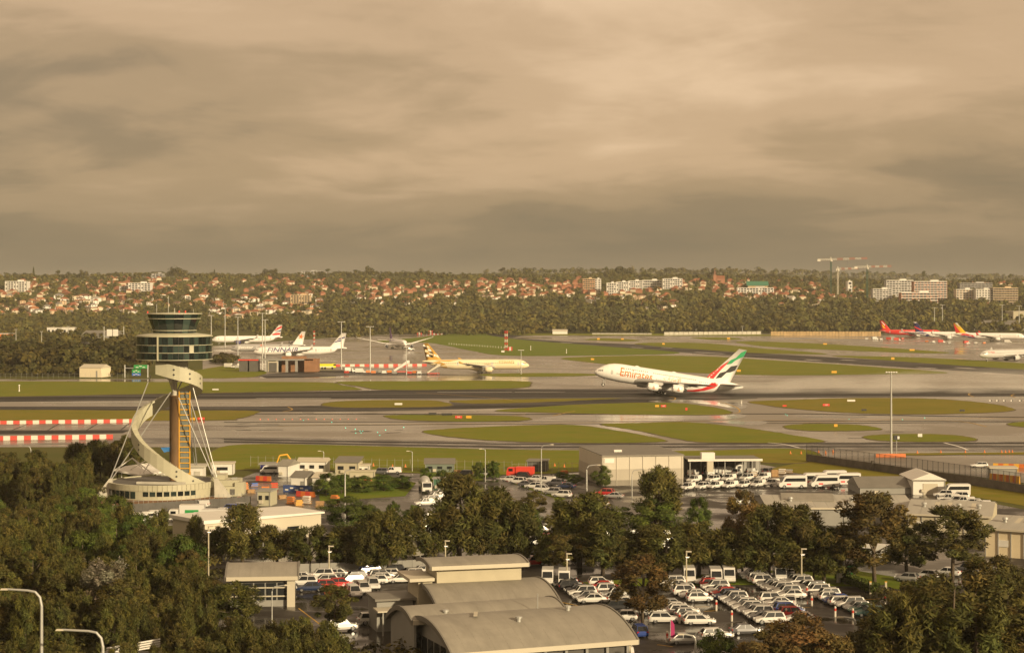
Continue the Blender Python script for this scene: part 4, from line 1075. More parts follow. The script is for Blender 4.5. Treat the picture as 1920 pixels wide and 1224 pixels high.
HOUSES = []
def house(px, py, ti, ri, wi, s=1.0):
    p = on_terrain(px, py)
    wall, roof, win, ch = HT[ti]
    t = thing('house', None, 'house', p, R(rnd.choice((-35, -12, 8, 20, 40)) + rnd.uniform(-8, 8)), 'houses on the hillside')
    t.scale = (s, s, s * rnd.uniform(.95, 1.15))
    put('wall', wall, t, m=m_wallh[wi]); r_ = put('roof', roof, t, m=m_tile[ri])
    for w in win: put('window', w, t)
    if ti != 3 and rnd.random() < .4: put('chimney', ch, r_)
    later(t, f'{HNAME[0][ri]}-roofed {HNAME[1][wi]} {"tall " if ti in (1, 2, 3, 4) else ""}house', f'{hillpos(py)} {hillx(px)}', px)
    HOUSES.append((p.x, p.y, p.z, t))
    return True
ZONES = [  # px box, how many, lightness of the walls
 (0, 535, 90, 592, 26, .4), (90, 540, 260, 590, 44, .6), (30, 522, 260, 540, 16, .3), (260, 525, 420, 578, 34, .45), (395, 560, 480, 598, 16, .5), (480, 550, 600, 592, 26, .5), (430, 522, 600, 548, 18, .3),
 (600, 528, 780, 556, 24, .3), (650, 552, 760, 572, 7, .4), (735, 548, 905, 572, 14, .6), (780, 530, 900, 552, 16, .5), (900, 526, 1000, 562, 26, .7), (985, 524, 1100, 558, 22, .5), (1100, 545, 1250, 572, 20, .75),
 (1195, 560, 1270, 590, 10, .6), (1250, 528, 1440, 548, 24, .6), (1360, 548, 1480, 566, 14, .6), (1440, 530, 1540, 575, 16, .5), (1540, 545, 1640, 562, 8, .4), (1780, 530, 1920, 540, 10, .3), (1760, 565, 1870, 580, 6, .4)]
cand = []
for x0, y0, x1, y1, n, lt in ZONES:
    k = tries = 0
    while k < n * 1.95 and tries < n * 12:
        tries += 1
        px, py = rnd.uniform(x0, x1), rnd.uniform(y0, y1)
        p = on_terrain(px, py)
        if any(abs(q[0].x - p.x) < 11 and abs(q[0].y - p.y) < 12 for q in cand): continue
        wi = rnd.choices((0, 1, 2, 3), (lt, .45, .35 * (1 - lt) + .1, .3))[0]
        ri = rnd.choices((0, 1, 2, 3, 4), (.36, .30, .16, .12, .06))[0]
        cand.append((p, px, py, rnd.choice((0, 0, 1, 1, 2, 3, 4, 5)), ri, wi, rnd.uniform(.55, .88))); k += 1
cand.sort(key=lambda c: c[0].y)
for c in cand[:296]: house(*c[1:])
# houses past the nearest three hundred: one mass near the hilltop
rest = [MB(), MB(), MB()]
for p, px, py, ti, ri, wi, s_ in cand[296:]:
    w, d_, h = 12 * s_, 10 * s_, 5 * s_
    a_ = R(rnd.uniform(-40, 40)); ca_, sa_ = math.cos(a_), math.sin(a_)
    rest[0 if wi < 2 else 2].box((p.x, p.y, p.z + h / 2 - 1), (w, d_, h + 2), a_)
    W, D = w / 2 + .6, d_ / 2 + .6
    rest[1].add([(p.x + x * ca_ - y * sa_, p.y + x * sa_ + y * ca_, p.z + z) for x, y, z in ((-W, -D, h), (W, -D, h), (W, D, h), (-W, D, h), (-W * .3, 0, h + 2.6), (W * .3, 0, h + 2.6))], [(0, 1, 5, 4), (1, 2, 5), (2, 3, 4, 5), (3, 0, 4)])
    HOUSES.append((p.x, p.y, p.z, None))
if cand[296:]:
    ho = tag(rest[0].build('distant_houses', m_wallh[1]), 'mass of small tiled houses among the trees near the hilltop', 'houses', kind='stuff')
    rest[2].build('brick_walls', m_wallh[2], ho); rest[1].build('roofs', m_tile[0], ho)
    for c in ho.children: c['kind'] = 'stuff'

# ---- apartment blocks
m_apt = [mat('apartment_' + n, c, 0.75, var=0.08, scale=0.2) for n, c in (('white', (0.60, 0.58, 0.54)), ('grey', (0.33, 0.32, 0.31)), ('brick', (0.30, 0.13, 0.07)), ('tan', (0.46, 0.35, 0.22)), ('dark', (0.11, 0.10, 0.095)))]
m_aptwin = mat('apartment_glass', (0.035, 0.036, 0.04), 0.2, var=0.4, scale=0.15)
BLOCKS = []
def block(label, px0, px1, ytop, ybot, floors, bays, mw, ms, depth=16, rz=0.0, fins=True, extra=None, name='apartment_block', Y=None):
    p = on_terrain((px0 + px1) / 2, ybot) if Y is None else Vector((((px0 + px1) / 2 - CX) / F * Y, Y, 0))
    sc_ = F / p.y
    w = (px1 - px0) / sc_; h = (ybot - ytop) / sc_
    t = thing(name, label, 'building', p, rz, 'apartment blocks on the hill' if name == 'apartment_block' else None)
    MB().box((0, depth / 2, h / 2 - 3), (w, depth, h + 6)).build('wall', m_aptwin if fins else mw, t)
    fh = h / floors
    sl_ = MB().box((0, depth / 2 - .6, 0), (w + .8, depth + 1.8, fh * .34)).mesh('floor_slab', ms)
    for k in range(floors + 1): put('floor_slab', sl_, t, (0, 0, k * fh))
    if fins:
        fm = MB().box((0, depth / 2 - .4, 0), (w / bays * .22, depth + 1.5, h)).mesh('wall_pier', mw)
        for k in range(bays + 1): put('wall_pier', fm, t, (-w / 2 + k * w / bays, 0, h / 2))
        pm = MB().box((0, -.35, fh * .5), (w / bays * .5, .5, fh * .8)).mesh('wall_panel', mw)
        for k in range(bays):
            for f in range(floors):
                if (k * 3 + f * 2 + k // 2) % 4 == 0: put('wall_panel', pm, t, (-w / 2 + (k + .3) * w / bays, 0, f * fh))
    else:
        wm_ = MB().box((0, -.12, fh * .5), (w / bays * .45, .3, fh * .5)).mesh('window', m_aptwin)
        for k in range(bays):
            for f in range(floors): put('window', wm_, t, (-w / 2 + (k + .5) * w / bays, 0, f * fh))
    MB().box((w * .15, depth * .5, h + 1.3), (w * .25, depth * .4, 2.4)).build('roof_plant', ms, t)
    BLOCKS.append((p.x, p.y, w / 2 + 6)); HOUSES.append((p.x, p.y, p.z, t))
    return t
a0, a1, a2, a3_, a4 = m_apt
block('white balconied apartment block on the far left hillside', 10, 51, 528, 547, 5, 8, a0, a0)
block('twin white and brown apartment block above the control tower', 241, 282, 531, 549, 5, 7, a0, a0)
block('low grey apartment block left of the twin white block', 224, 242, 537, 547, 3, 4, a1, a0)
block('brick apartment block at the left end of the white hilltop flats', 1093, 1115, 523, 549, 7, 5, a2, a3_)
block('tall narrow white flats next to the brick block', 1114, 1127, 524, 549, 6, 2, a0, a0, fins=False)
block('white framed apartment block stepping down the hill, left one', 1138, 1155, 531, 553, 5, 4, a0, a0)
block('white framed apartment block stepping down the hill, middle one', 1156, 1178, 529, 549, 5, 5, a0, a0)
block('white framed apartment block stepping down the hill, right one', 1179, 1204, 527, 547, 5, 6, a0, a0)
block('long low flats behind the white framed blocks', 1205, 1240, 526, 540, 3, 8, a1, a0)
block('bright white apartment block at the right end of the hilltop flats', 1243, 1279, 523, 542, 5, 8, a0, a0)
block('long pale school building under a green roof', 1383, 1450, 540, 552, 3, 12, a0, a0)
block('ochre brick flats on the slope above the parked white jets', 545, 581, 554, 569, 4, 7, a3_, a3_)
block('large grey apartment block with white balconies, left of the pair', 1662, 1712, 526, 560, 8, 9, a1, a0)
block('large apartment block with brick coloured end bays', 1714, 1775, 528, 566, 9, 10, a2, a0)
block('long lower grey wing in front of the large apartment blocks', 1637, 1672, 542, 565, 6, 6, a1, a0)
block('white fronted apartment wing with brick infill before the large blocks', 1690, 1758, 549, 568, 4, 10, a2, a0)
block('pale apartment block with plain windows at the right', 1793, 1828, 543, 569, 6, 6, a3_, a0, fins=False)
block('second pale apartment block with square windows at the right', 1830, 1862, 543, 570, 6, 6, a0, a0, fins=False)
block('dark grey flats behind the pale blocks', 1800, 1860, 531, 544, 4, 9, a4, a1)
block('dark scaffolded building at the right end of the hill', 1862, 1908, 540, 570, 7, 9, a4, a3_)
block('small grey tower on the skyline above the parked white jets', 285, 305, 513, 522, 3, 3, a1, a1)
block('grey hilltop block among skyline trees', 565, 600, 509, 519, 3, 6, a1, a1)
block('slim pale water tower building beside the cranes', 1590, 1597, 528, 553, 4, 1, a0, a0)
gr = thing('green_roof', None, None); gr.name = 'school_roof'
p = on_terrain(1422, 548)
tag(gr, 'green gabled roof of the school hall on the hill', 'building'); gr.location = p
MB().box((0, 14, 5), (30, 14, 10)).build('wall', a3_, gr)
MB().add([(-17, 6, 10), (17, 6, 10), (17, 22, 10), (-17, 22, 10), (-17, 14, 17), (17, 14, 17)], [(0, 1, 5, 4), (1, 2, 5), (2, 3, 4, 5), (3, 0, 4)]).build('roof', mat('green_roof_sheet', (0.03, 0.14, 0.085), 0.5), gr)
chp = on_terrain(1344, 534)
ch = thing('church', 'brick church with a pointed spire on the hilltop', 'church', chp)
MB().box((6, 4, 4), (14, 9, 12)).build('nave', a2, ch); MB().add([(-1, -1, 10), (13, -1, 10), (13, 9, 10), (-1, 9, 10), (-1, 4, 15), (13, 4, 15)], [(0, 1, 5, 4), (1, 2, 5), (2, 3, 4, 5), (3, 0, 4)]).build('roof', m_tile[0], ch)
MB().box((-3, 2, 7), (5, 5, 18)).build('tower', a2, ch); MB().lathe([(3.2, 16), (0, 27)], 4, (-3, 2, 0), 'z', PI / 4, PI / 4 + 2 * PI).build('spire', m_tile[2], ch)

# ---- tower cranes
m_crw = mat('crane_white', (0.62, 0.58, 0.50), 0.6); m_crr = mat('crane_red', (0.42, 0.11, 0.05), 0.6); m_crg = mat('crane_green', (0.03, 0.10, 0.07), 0.6)
def crane(label, px, ytop, ybot, xj0, xj1, mm, Y, cab_up=True):
    s_ = F / Y
    zb = CAMZ - (ybot - HY) / s_
    t = thing('tower_crane', label, 'crane', ((px - CX) / s_, Y, zb), 0, 'tower cranes')
    h = (ybot - ytop) / s_
    b = MB()
    for x in (-.9, .9):
        for y in (-.9, .9): b.tube([(x, y, 0), (x, y, h)], .24, 4)
    n = int(h / 3)
    for k in range(n):
        z0, z1 = k * h / n, (k + 1) * h / n
        for q, (x0, y0, x1, y1) in enumerate(((-.9, -.9, .9, -.9), (.9, -.9, .9, .9), (-.9, .9, .9, .9))):
            b.tube([(x0, y0, z0), (x1, y1, z1)] if k % 2 else [(x1, y1, z0), (x0, y0, z1)], .16, 4)
    b.build('mast', mm, t)
    MB().box((.9, -1.6, h + .8), (2, 2, 2.2)).build('cab', m_crw, t)
    MB().lathe([(.9, h), (.5, h + 6), (.1, h + 7)], 4).build('apex', m_crw, t)
    j0, j1 = (xj0 - px) / s_, (xj1 - px) / s_
    def arm(xa, xb, m):
        b = MB(); n = max(2, int(abs(xb - xa) / 3.2))
        rise = 0.03
        for zz, y in ((2.0, -.7), (2.0, .7), (3.9, 0)): b.tube([(xa, y, h + zz + rise * xa), (xb, y, h + zz + rise * xb)], .24, 4)
        for k in range(n):
            u0, u1 = xa + (xb - xa) * k / n, xa + (xb - xa) * (k + 1) / n
            for y in (-.7, .7): b.tube([(u0, y, h + 2 + rise * u0), ((u0 + u1) / 2, 0, h + 3.9 + rise * u0), (u1, y, h + 2 + rise * u1)], .15, 4, False)
        b.build('jib_section', m, t)
    n = 6
    for k in range(n): arm(j1 * k / n, j1 * (k + 1) / n, m_crr if k % 2 else m_crw)
    arm(j0, 0, m_crw)
    MB().box((j0 + 2, 0, h + 1.4), (4.5, 1.8, 2.6)).build('counterweight', m_crw, t)
    MB().tube([(j1 * .45, 0, h + 2), (j1 * .45, 0, h - 5)], .12, 4).build('hook_cable', m_dk, t)
crane('tallest tower crane on a green mast, left of the three', 1558, 490, 552, 1533, 1626, m_crg, 2750)
crane('shorter white-masted tower crane between the two green ones', 1571, 508, 552, 1568, 1609, m_crw, 2740)
crane('right-hand tower crane on a green mast with red and white jib', 1626, 504, 558, 1602, 1671, m_crg, 2740)

# ------------------------------------------------------------------ woodland: thousands of crowns that read as one mass
def leafmat(name, c, c2, tr=0.25, rough=0.75):
    if name in MATS: return MATS[name]
    m = bpy.data.materials.new(name); m.use_nodes = True
    nt = m.node_tree; L = nt.links.new; b = nt.nodes['Principled BSDF']; out = nt.nodes['Material Output']
    g_ = nt.nodes.new('ShaderNodeNewGeometry')
    r = nt.nodes.new('ShaderNodeValToRGB'); e = r.color_ramp.elements
    e[0].color = (*c, 1); e[1].color = (*c2, 1)
    L(g_.outputs['Random Per Island'], r.inputs[0])
    at = nt.nodes.new('ShaderNodeAttribute'); at.attribute_name = 'tint'
    oi = nt.nodes.new('ShaderNodeObjectInfo')
    hs = nt.nodes.new('ShaderNodeHueSaturation')
    mr = nt.nodes.new('ShaderNodeMapRange'); mr.inputs[3].default_value, mr.inputs[4].default_value = .82, 1.22
    L(oi.outputs['Random'], mr.inputs[0]); L(mr.outputs[0], hs.inputs['Value'])
    mr2 = nt.nodes.new('ShaderNodeMapRange'); mr2.inputs[3].default_value, mr2.inputs[4].default_value = .485, .512
    ml = nt.nodes.new('ShaderNodeMath'); ml.operation = 'FRACT'
    m7 = nt.nodes.new('ShaderNodeMath'); m7.operation = 'MULTIPLY'; m7.inputs[1].default_value = 7.31
    L(oi.outputs['Random'], m7.inputs[0]); L(m7.outputs[0], ml.inputs[0]); L(ml.outputs[0], mr2.inputs[0]); L(mr2.outputs[0], hs.inputs['Hue'])
    mu = nt.nodes.new('ShaderNodeMix'); mu.data_type = 'RGBA'; mu.blend_type = 'MULTIPLY'; mu.inputs[0].default_value = 1
    L(r.outputs[0], mu.inputs[6]); L(at.outputs['Color'], mu.inputs[7]); L(mu.outputs[2], hs.inputs['Color'])
    L(hs.outputs[0], b.inputs['Base Color'])
    b.inputs['Roughness'].default_value = rough; b.inputs['Specular IOR Level'].default_value = 0.25
    tl = nt.nodes.new('ShaderNodeBsdfTranslucent'); L(hs.outputs[0], tl.inputs[0])
    ms = nt.nodes.new('ShaderNodeMixShader'); ms.inputs[0].default_value = tr
    L(b.outputs[0], ms.inputs[1]); L(tl.outputs[0], ms.inputs[2]); L(ms.outputs[0], out.inputs[0])
    MATS[name] = m
    return m
def leaf_quads(P, size, aspect, up=0.0, normals=None):
    """numpy: one small quad at every point; returns verts (4n,3)"""
    n = len(P)
    a = nr.normal(size=(n, 3))
    if up: a[:, 2] = a[:, 2] * .35 + nr.choice([-1, 1], n) * up
    if normals is not None:
        q = normals + nr.normal(size=(n, 3)) * 0.33
        q /= np.linalg.norm(q, axis=1, keepdims=True) + 1e-9
        if not up:
            a -= q * (a * q).sum(1, keepdims=True)
    else:
        q = nr.normal(size=(n, 3))
    a /= np.linalg.norm(a, axis=1, keepdims=True)
    b_ = np.cross(q, a); b_ /= np.linalg.norm(b_, axis=1, keepdims=True) + 1e-9
    s = np.asarray(size).reshape(-1, 1) * nr.uniform(.6, 1.3, (n, 1))
    a = a * s * aspect; b_ = b_ * s
    return np.stack([P - a, P + b_, P + a, P - b_], 1).reshape(-1, 3)
def quad_mesh(name, V, m, tint=None):
    n = len(V) // 4
    me = bpy.data.meshes.new(name)
    me.vertices.add(4 * n); me.loops.add(4 * n); me.polygons.add(n)
    me.vertices.foreach_set('co', V.astype(np.float32).ravel())
    me.loops.foreach_set('vertex_index', np.arange(4 * n, dtype=np.int32))
    me.polygons.foreach_set('loop_start', np.arange(0, 4 * n, 4, dtype=np.int32))
    me.polygons.foreach_set('loop_total', np.full(n, 4, dtype=np.int32))
    at = me.attributes.new('tint', 'FLOAT_COLOR', 'FACE')
    t = np.ones((n, 4), np.float32)
    if tint is not None: t[:, :3] = tint
    at.data.foreach_set('color', t.ravel())
    me.materials.append(m)
    me.update(); me.validate()
    return me
m_wood = leafmat('woodland_leaves', (0.052, 0.056, 0.014), (0.095, 0.090, 0.024), .12)
def crown_pts(c, rx, rz, n):
    """points through a lumpy crown: several lobes, thicker towards their surface"""
    k = 6
    lob = nr.normal(size=(k, 3)); lob /= np.linalg.norm(lob, axis=1, keepdims=True)
    lob *= nr.uniform(.25, .62, (k, 1)); lob[:, 2] = lob[:, 2] * .8
    i = nr.integers(0, k, n)
    d = nr.normal(size=(n, 3)); d /= np.linalg.norm(d, axis=1, keepdims=True)
    d[:, 2] = np.where(d[:, 2] < -.3, -d[:, 2], d[:, 2])
    r = nr.uniform(.5, 1, (n, 1)) ** .5 * .52
    q = lob[i] + d * r
    dn = d * .8 + q / (np.linalg.norm(q, axis=1, keepdims=True) + 1e-6) * .7
    dn[:, 2] += .15
    return np.array(c) + q * np.array([rx, rx, rz]), dn
def wood(name, label, spots, leaf, nleaf, mats_=None):
    Vs, Ts = [], []
    for x, y, z, r, h in spots:
        P, d = crown_pts((x, y, z + h * .55), r, h * .55, nleaf)
        Vs.append(leaf_quads(P, np.full(len(P), leaf * r / 5), 1.25, normals=d))
        k = nr.uniform(.62, 1.3)
        w = nr.uniform(0, 1)
        Ts.append(np.tile(np.array([[k * (1 + .25 * w), k, k * (1 - .3 * w)]]), (nleaf, 1)))
    o = put(name, quad_mesh(name, np.concatenate(Vs), mats_ or m_wood, np.concatenate(Ts)))
    return tag(o, label, 'trees', kind='stuff')
HX = np.array([[h[0], h[1]] for h in HOUSES])
def near_house(x, y, fr, wd):
    dy = HX[:, 1] - y
    # a tree stands clear of the house itself and of the strip of garden before it
    return bool((((np.abs(HX[:, 0] - x) < wd) & (dy > -9) & (dy < fr))).any())
spots = []
tries = 0
while len(spots) < 6200 and tries < 60000:
    tries += 1
    Y = rnd.uniform(2080, 3480)
    px = rnd.uniform(-40, 1960)
    X = (px - CX) / F * Y
    built = (px < 620) or Y > 2650
    if built and px < 260 and Y < 2300 and rnd.random() < .4: continue
    h = rnd.uniform(6, 12) if built else rnd.uniform(9, 16)
    if near_house(X, Y, 22 if built else 10, 8 if built else 7) and rnd.random() < .93: continue
    if any(abs(X - q[0]) < q[2] and -70 < Y - q[1] < 14 for q in BLOCKS): 
        if rnd.random() < .92: continue
        h *= .6
    spots.append((X, Y, float(H(X, Y)) - 1.0, h * rnd.uniform(.42, .68), h))
wood('woodland', 'dark green woodland covering the slopes between the houses', spots, 1.05, 46)
# ridge line: taller single crowns of uneven height
ridge = []
for k in range(520):
    px = rnd.uniform(-60, 1980); Y = rnd.uniform(3200, 3420)
    X = (px - CX) / F * Y
    h = rnd.uniform(6, 13) * (1 + .75 * max(0, math.sin(px / 19.0) * math.sin(px / 67.0)))
    ridge.append((X, Y, float(H(X, Y)) - 1, h * rnd.uniform(.35, .6), h))
wood('ridge_trees', 'uneven line of trees along the ridge against the clouds', ridge, .85, 60)
far = []
for k in range(900):
    px = rnd.uniform(900, 2000); Y = rnd.uniform(4800, 7200)
    X = (px - CX) / F * Y; h = rnd.uniform(14, 26)
    far.append((X, Y, float(H(X, Y)) - 1, h * .7, h))
wood('distant_trees', 'hazy distant trees on the farther ridge at the right', far, 1.3, 24)
# scrub and trees between the airfield and the hill, and along the river at the left
mid = []
def scatter(n, x0, x1, y0, y1, h0, h1, w=.5):
    for k in range(n):
        p = G(rnd.uniform(x0, x1), rnd.uniform(y0, y1))
        h = rnd.uniform(h0, h1)
        mid.append((p.x, p.y, -.8, h * rnd.uniform(w * .8, w * 1.3), h))
scatter(420, 600, 1660, 618, 626, 9, 16); scatter(260, 560, 1000, 622, 630, 6, 11); scatter(160, 1640, 1960, 610, 617, 6, 11)
scatter(160, -40, 260, 625, 650, 7, 12); scatter(90, 390, 640, 612, 624, 7, 13); scatter(60, 480, 700, 626, 634, 3, 6, .7); scatter(120, -40, 280, 608, 622, 9, 15)
wood('scrub_belt', 'belt of bushes and trees along the far side of the airfield', mid, .95, 90)
mid = []
scatter(240, -30, 268, 672, 700, 10, 16, .48); scatter(90, -30, 240, 698, 706, 4, 8, .6); scatter(40, 395, 440, 676, 684, 4, 7, .6); scatter(30, 150, 260, 694, 703, 8, 12)
wood('riverside_trees', 'dark thicket of trees left of the control tower beyond the taxiway', mid, .62, 260, leafmat('thicket_leaves', (0.032, 0.038, 0.009), (0.092, 0.092, 0.024), .15))
# single trees that stand out on the skyline
m_bark = mat('bark', (0.10, 0.075, 0.05), 0.9, var=0.3, scale=2.0)
def sky_tree(label, px, ytop, ybot, kind):
    Y = 3330.0; s_ = F / Y
    X = (px - CX) / s_; zg = float(H(X, Y)) - 1
    zt_ = CAMZ - (ytop - HY) / s_; h = zt_ - zg
    t = thing('skyline_tree', label, 'tree', (X, Y, zg), 0, 'skyline trees')
    MB().tube([(0, 0, 0), (.2, 0, h * .55), (0, 0, h * .95)], [.7, .5, .15], 6).build('trunk', m_bark, t)
    if kind == 'pine':
        n = 900; u = nr.uniform(0, 1, n); a = nr.uniform(0, 2 * PI, n); rr = (1 - u * .92) * 3.6 * nr.uniform(.5, 1, n) * (1 - .35 * (np.floor(u * 9) % 2))
        P = np.stack([rr * np.cos(a), rr * np.sin(a), h * (.25 + .75 * u)], 1); d = P * 0 + np.array([0, 0, .3])
        V_ = leaf_quads(P, np.full(n, .42), 1.4)
    else:
        V_ = []
        for k in range(5):
            P, d = crown_pts((rnd.uniform(-3, 3), rnd.uniform(-2, 2), h * rnd.uniform(.72, .92)), 3.6, h * .16, 180)
            V_.append(leaf_quads(P, np.full(180, .55), 1.3, normals=d))
        V_ = np.concatenate(V_)
    put('crown', quad_mesh('crown', V_, m_wood), t)
for l, px, yt, k in (('pointed pine on the skyline at the far left', 63, 500, 'pine'), ('rounded tree on the skyline right of the far-left pine', 107, 507, 'gum'), ('slender pine on the skyline above the tower roof', 402, 505, 'pine'), ('narrow dark pine on the skyline above the parked jets', 515, 509, 'pine'),
                     ('flat-topped tree on the skyline above the parked white tails', 614, 503, 'gum'), ('rounded tree on the skyline above the apron', 667, 506, 'gum'), ('broad tree on the skyline left of the brick flats', 1030, 506, 'gum'), ('spreading tree above the white hilltop flats', 1135, 501, 'gum'),
                     ('left of two pines above the hilltop flats', 1203, 510, 'pine'), ('right of two pines above the hilltop flats', 1210, 505, 'pine'), ('dark domed tree on the skyline left of the church', 1280, 511, 'gum'), ('open-crowned gum tree behind the grey apartment blocks', 1731, 509, 'gum'), ('twin domed trees on the skyline at the far right', 1895, 514, 'gum')):
    sky_tree(l, px, yt, 0, k)
# bare mound of soil at the right, far pier, blast walls
mo = G(1775, 612)
b = MB(); n = 26
vs = [(mo.x - 130 + 260 * i / n, mo.y + 30 * j / 4 - 10, max(0, 13 * math.sin(PI * i / n) * math.sin(PI * (j + .3) / 4.6) + rnd.uniform(-1, 1))) for j in range(5) for i in range(n + 1)]
struct(b.add(vs, [(j * (n + 1) + i, j * (n + 1) + i + 1, (j + 1) * (n + 1) + i + 1, (j + 1) * (n + 1) + i) for j in range(4) for i in range(n)]).build('soil_mound', mat('mound_soil', (0.17, 0.085, 0.035), .95, var=.35, scale=.08, bump=.5, bscale=.3), smooth=True))

# ------------------------------------------------------------------ near buildings
m_zinc = mat('roof_sheet', (0.245, 0.228, 0.192), 0.6, var=0.14, scale=0.5, stretch=(1, .25, 1), metal=0.1, detail=8)
m_zinc2 = mat('roof_sheet_dark', (0.155, 0.145, 0.125), 0.6, var=0.08, scale=0.4)
m_wallc = mat('wall_cream', (0.40, 0.36, 0.26), 0.75, var=0.06, scale=0.5)
m_wallg = mat('wall_grey', (0.24, 0.235, 0.215), 0.75, var=0.06, scale=0.5)
m_walld = mat('wall_dark', (0.085, 0.08, 0.072), 0.8, var=0.15, scale=0.5)
m_trim = mat('trim_pale', (0.46, 0.42, 0.33), 0.6)
m_winb = mat('window_dark', (0.02, 0.022, 0.024), 0.12)
def frame_at(fl, fr):
    d = (fr - fl); L_ = d.length; return fl, L_, math.atan2(d.y, d.x)
def vault(t, x0, x1, d0, d1, zs0, zs1, rise, m, th=0.35, n=14, seams=True, over=0.6):
    """barrel roof: long axis x, curved across depth; one standing-seam sheet per bay"""
    def prof(u, off):
        y = d0 + (d1 - d0) * u
        z = zs0 + (zs1 - zs0) * u + rise * 4 * u * (1 - u) + off
        return y, z
    bays = max(1, int(round((x1 - x0) / 1.9)))
    for k in range(bays):
        xa, xb = x0 + (x1 - x0) * k / bays + .006, x0 + (x1 - x0) * (k + 1) / bays - .006
        vs, fs = [], []
        for i in range(n + 1):
            for x, off in ((xa, 0), (xb, 0), (xb, -th), (xa, -th)):
                y, z = prof(i / n, off); vs.append((x, y, z))
        for i in range(n):
            for q in range(4): fs.append((i * 4 + q, i * 4 + (q + 1) % 4, i * 4 + 4 + (q + 1) % 4, i * 4 + 4 + q))
        fs += [(3, 2, 1, 0), (n * 4, n * 4 + 1, n * 4 + 2, n * 4 + 3)]
        MB().add(vs, fs).build('roof_sheet', m, t)
    # fascia along the front eave and the gable edge
    MB().box(((x0 + x1) / 2, d0 - .12, zs0 - th / 2), (x1 - x0, .22, th + .25)).build('gutter', m_trim, t)
    for x in (x0 - .12, x1 + .12):
        vs, fs = [], []
        for i in range(n + 1):
            for dx, off in ((-.11, .12), (.11, .12), (.11, -th - .15), (-.11, -th - .15)):
                y, z = prof(i / n, off); vs.append((x + dx, y, z))
        for i in range(n):
            for q in range(4): fs.append((i * 4 + q, i * 4 + (q + 1) % 4, i * 4 + 4 + (q + 1) % 4, i * 4 + 4 + q))
        fs += [(3, 2, 1, 0), (n * 4, n * 4 + 1, n * 4 + 2, n * 4 + 3)]
        MB().add(vs, fs).build('barge_board', m_zinc2, t)
    return prof
def gable_wall(t, x, prof, d0, d1, z0, m, th=.3, n=14, name='gable_wall', inset=.45, tall=1.0):
    pts = [(d0 + inset, z0), (d1 - inset, z0)]
    for i in range(n, -1, -1):
        y, z = prof(i / n, -.4)
        pts.append((min(max(y, d0 + inset), d1 - inset), z0 + (z - z0) * tall))
    MB().add([(x - th / 2, y, z) for y, z in pts] + [(x + th / 2, y, z) for y, z in pts], [tuple(range(len(pts)))[::-1], tuple(range(len(pts), 2 * len(pts)))] + [(i, (i + 1) % len(pts), len(pts) + (i + 1) % len(pts), len(pts) + i) for i in range(len(pts))]).build(name, m, t)
# front hall: the barrel roof at the bottom of the picture
P0 = G(848, 1226, 4.0); P1 = G(1196, 1200, 4.0)
o, L_, a = frame_at(Vector((P0.x, P0.y, 0)), Vector((P1.x, P1.y, 0)))
fh_ = thing('arched_hall', 'large hall with curved grey sheet roof at the bottom centre', 'building', o, a)
pr_ = vault(fh_, 0, L_, 0, 19.5, 4.0, 4.3, 2.6, m_zinc)
gable_wall(fh_, .9, pr_, 0, 19.5, 0, m_wallg)
gable_wall(fh_, L_ - .9, pr_, 0, 19.5, 0, m_wallc)
MB().box((L_ / 2, .9, 1.8), (L_ - 1.6, .3, 3.6)).build('front_wall', m_walld, fh_)
for k in range(9): MB().box((1.2 + k * (L_ - 2.4) / 8, .55, 1.8), (.35, .35, 3.6)).build('column', m_wallg, fh_)
for k in range(6): MB().box((.72, 3 + k * 2.4, 2.6), (.12, 1.9, 2.6)).build('window', m_winb, fh_)
for x_, y_ in ((4, 14), (11, 6), (19, 9)): MB().lathe([(.3, -.5), (.3, .35), (.45, .4), (.45, .6), (0, .7)], 10, (x_, y_, pr_(y_ / 19.5, 0)[1])).build('roof_vent', m_steel, fh_)
MB().box((6.5, 9.5, 6.96), (3.0, .5, .06), 1.2).build('roof_light', m_trim, fh_)
MB().tube([(16, 12, 6.6), (16, 12, 8.6)], .07, 6).build('vent_pipe', m_steel, fh_)
# second arch strip of the same hall, a little higher and set back
pr_ = vault(fh_, -.9, L_ - 4.5, 12.5, 23.5, 6.0, 4.9, 1.6, m_zinc2 if False else m_zinc)
gable_wall(fh_, -.4, pr_, 12.5, 23.5, 0, m_wallg, inset=.6)
# rear hall with clerestory
P0 = G(826, 1141, 5.0); P1 = G(1036, 1131, 5.0)
o, L_, a = frame_at(Vector((P0.x, P0.y, 0)), Vector((P1.x, P1.y, 0)))
rh_ = thing('clerestory_hall', 'taller arched hall with a box clerestory on its roof, behind the front hall', 'building', o, a)
pr_ = vault(rh_, 0, L_ + 1.5, 0, 19, 4.4, 5.2, 2.0, m_zinc)
gable_wall(rh_, 1.8, pr_, 0, 19, 0, m_walld)
gable_wall(rh_, L_ - .2, pr_, 0, 19, 0, m_wallc)
MB().prism([(-.6, 10.8), (1.4, 10.8), (1.4, 17.5), (-.6, 17.5)], 0, 7.0).build('end_wall', m_wallc, rh_)
MB().box((-.2, 14.2, 7.4), (3.6, 8.2, .45)).build('end_roof', m_trim, rh_)
MB().box((-3.6, 15.5, 2.2), (5.2, 6, 4.4)).build('side_wing', m_wallg, rh_); MB().box((-3.6, 15.2, 4.55), (6.0, 7, .3)).build('side_wing_roof', m_zinc2, rh_)
MB().box((-4.2, 10.6, 3.4), (5.2, 3.4, .2)).build('awning', m_trim, rh_)
for x in (-6, -4, -2): MB().box((x, 9.2, 1.7), (.2, .2, 3.4)).build('awning_post', m_wallg, rh_)
MB().box((8.2, 14, 7.7), (12.4, 7, 3.4)).build('clerestory_wall', m_wallc, rh_)
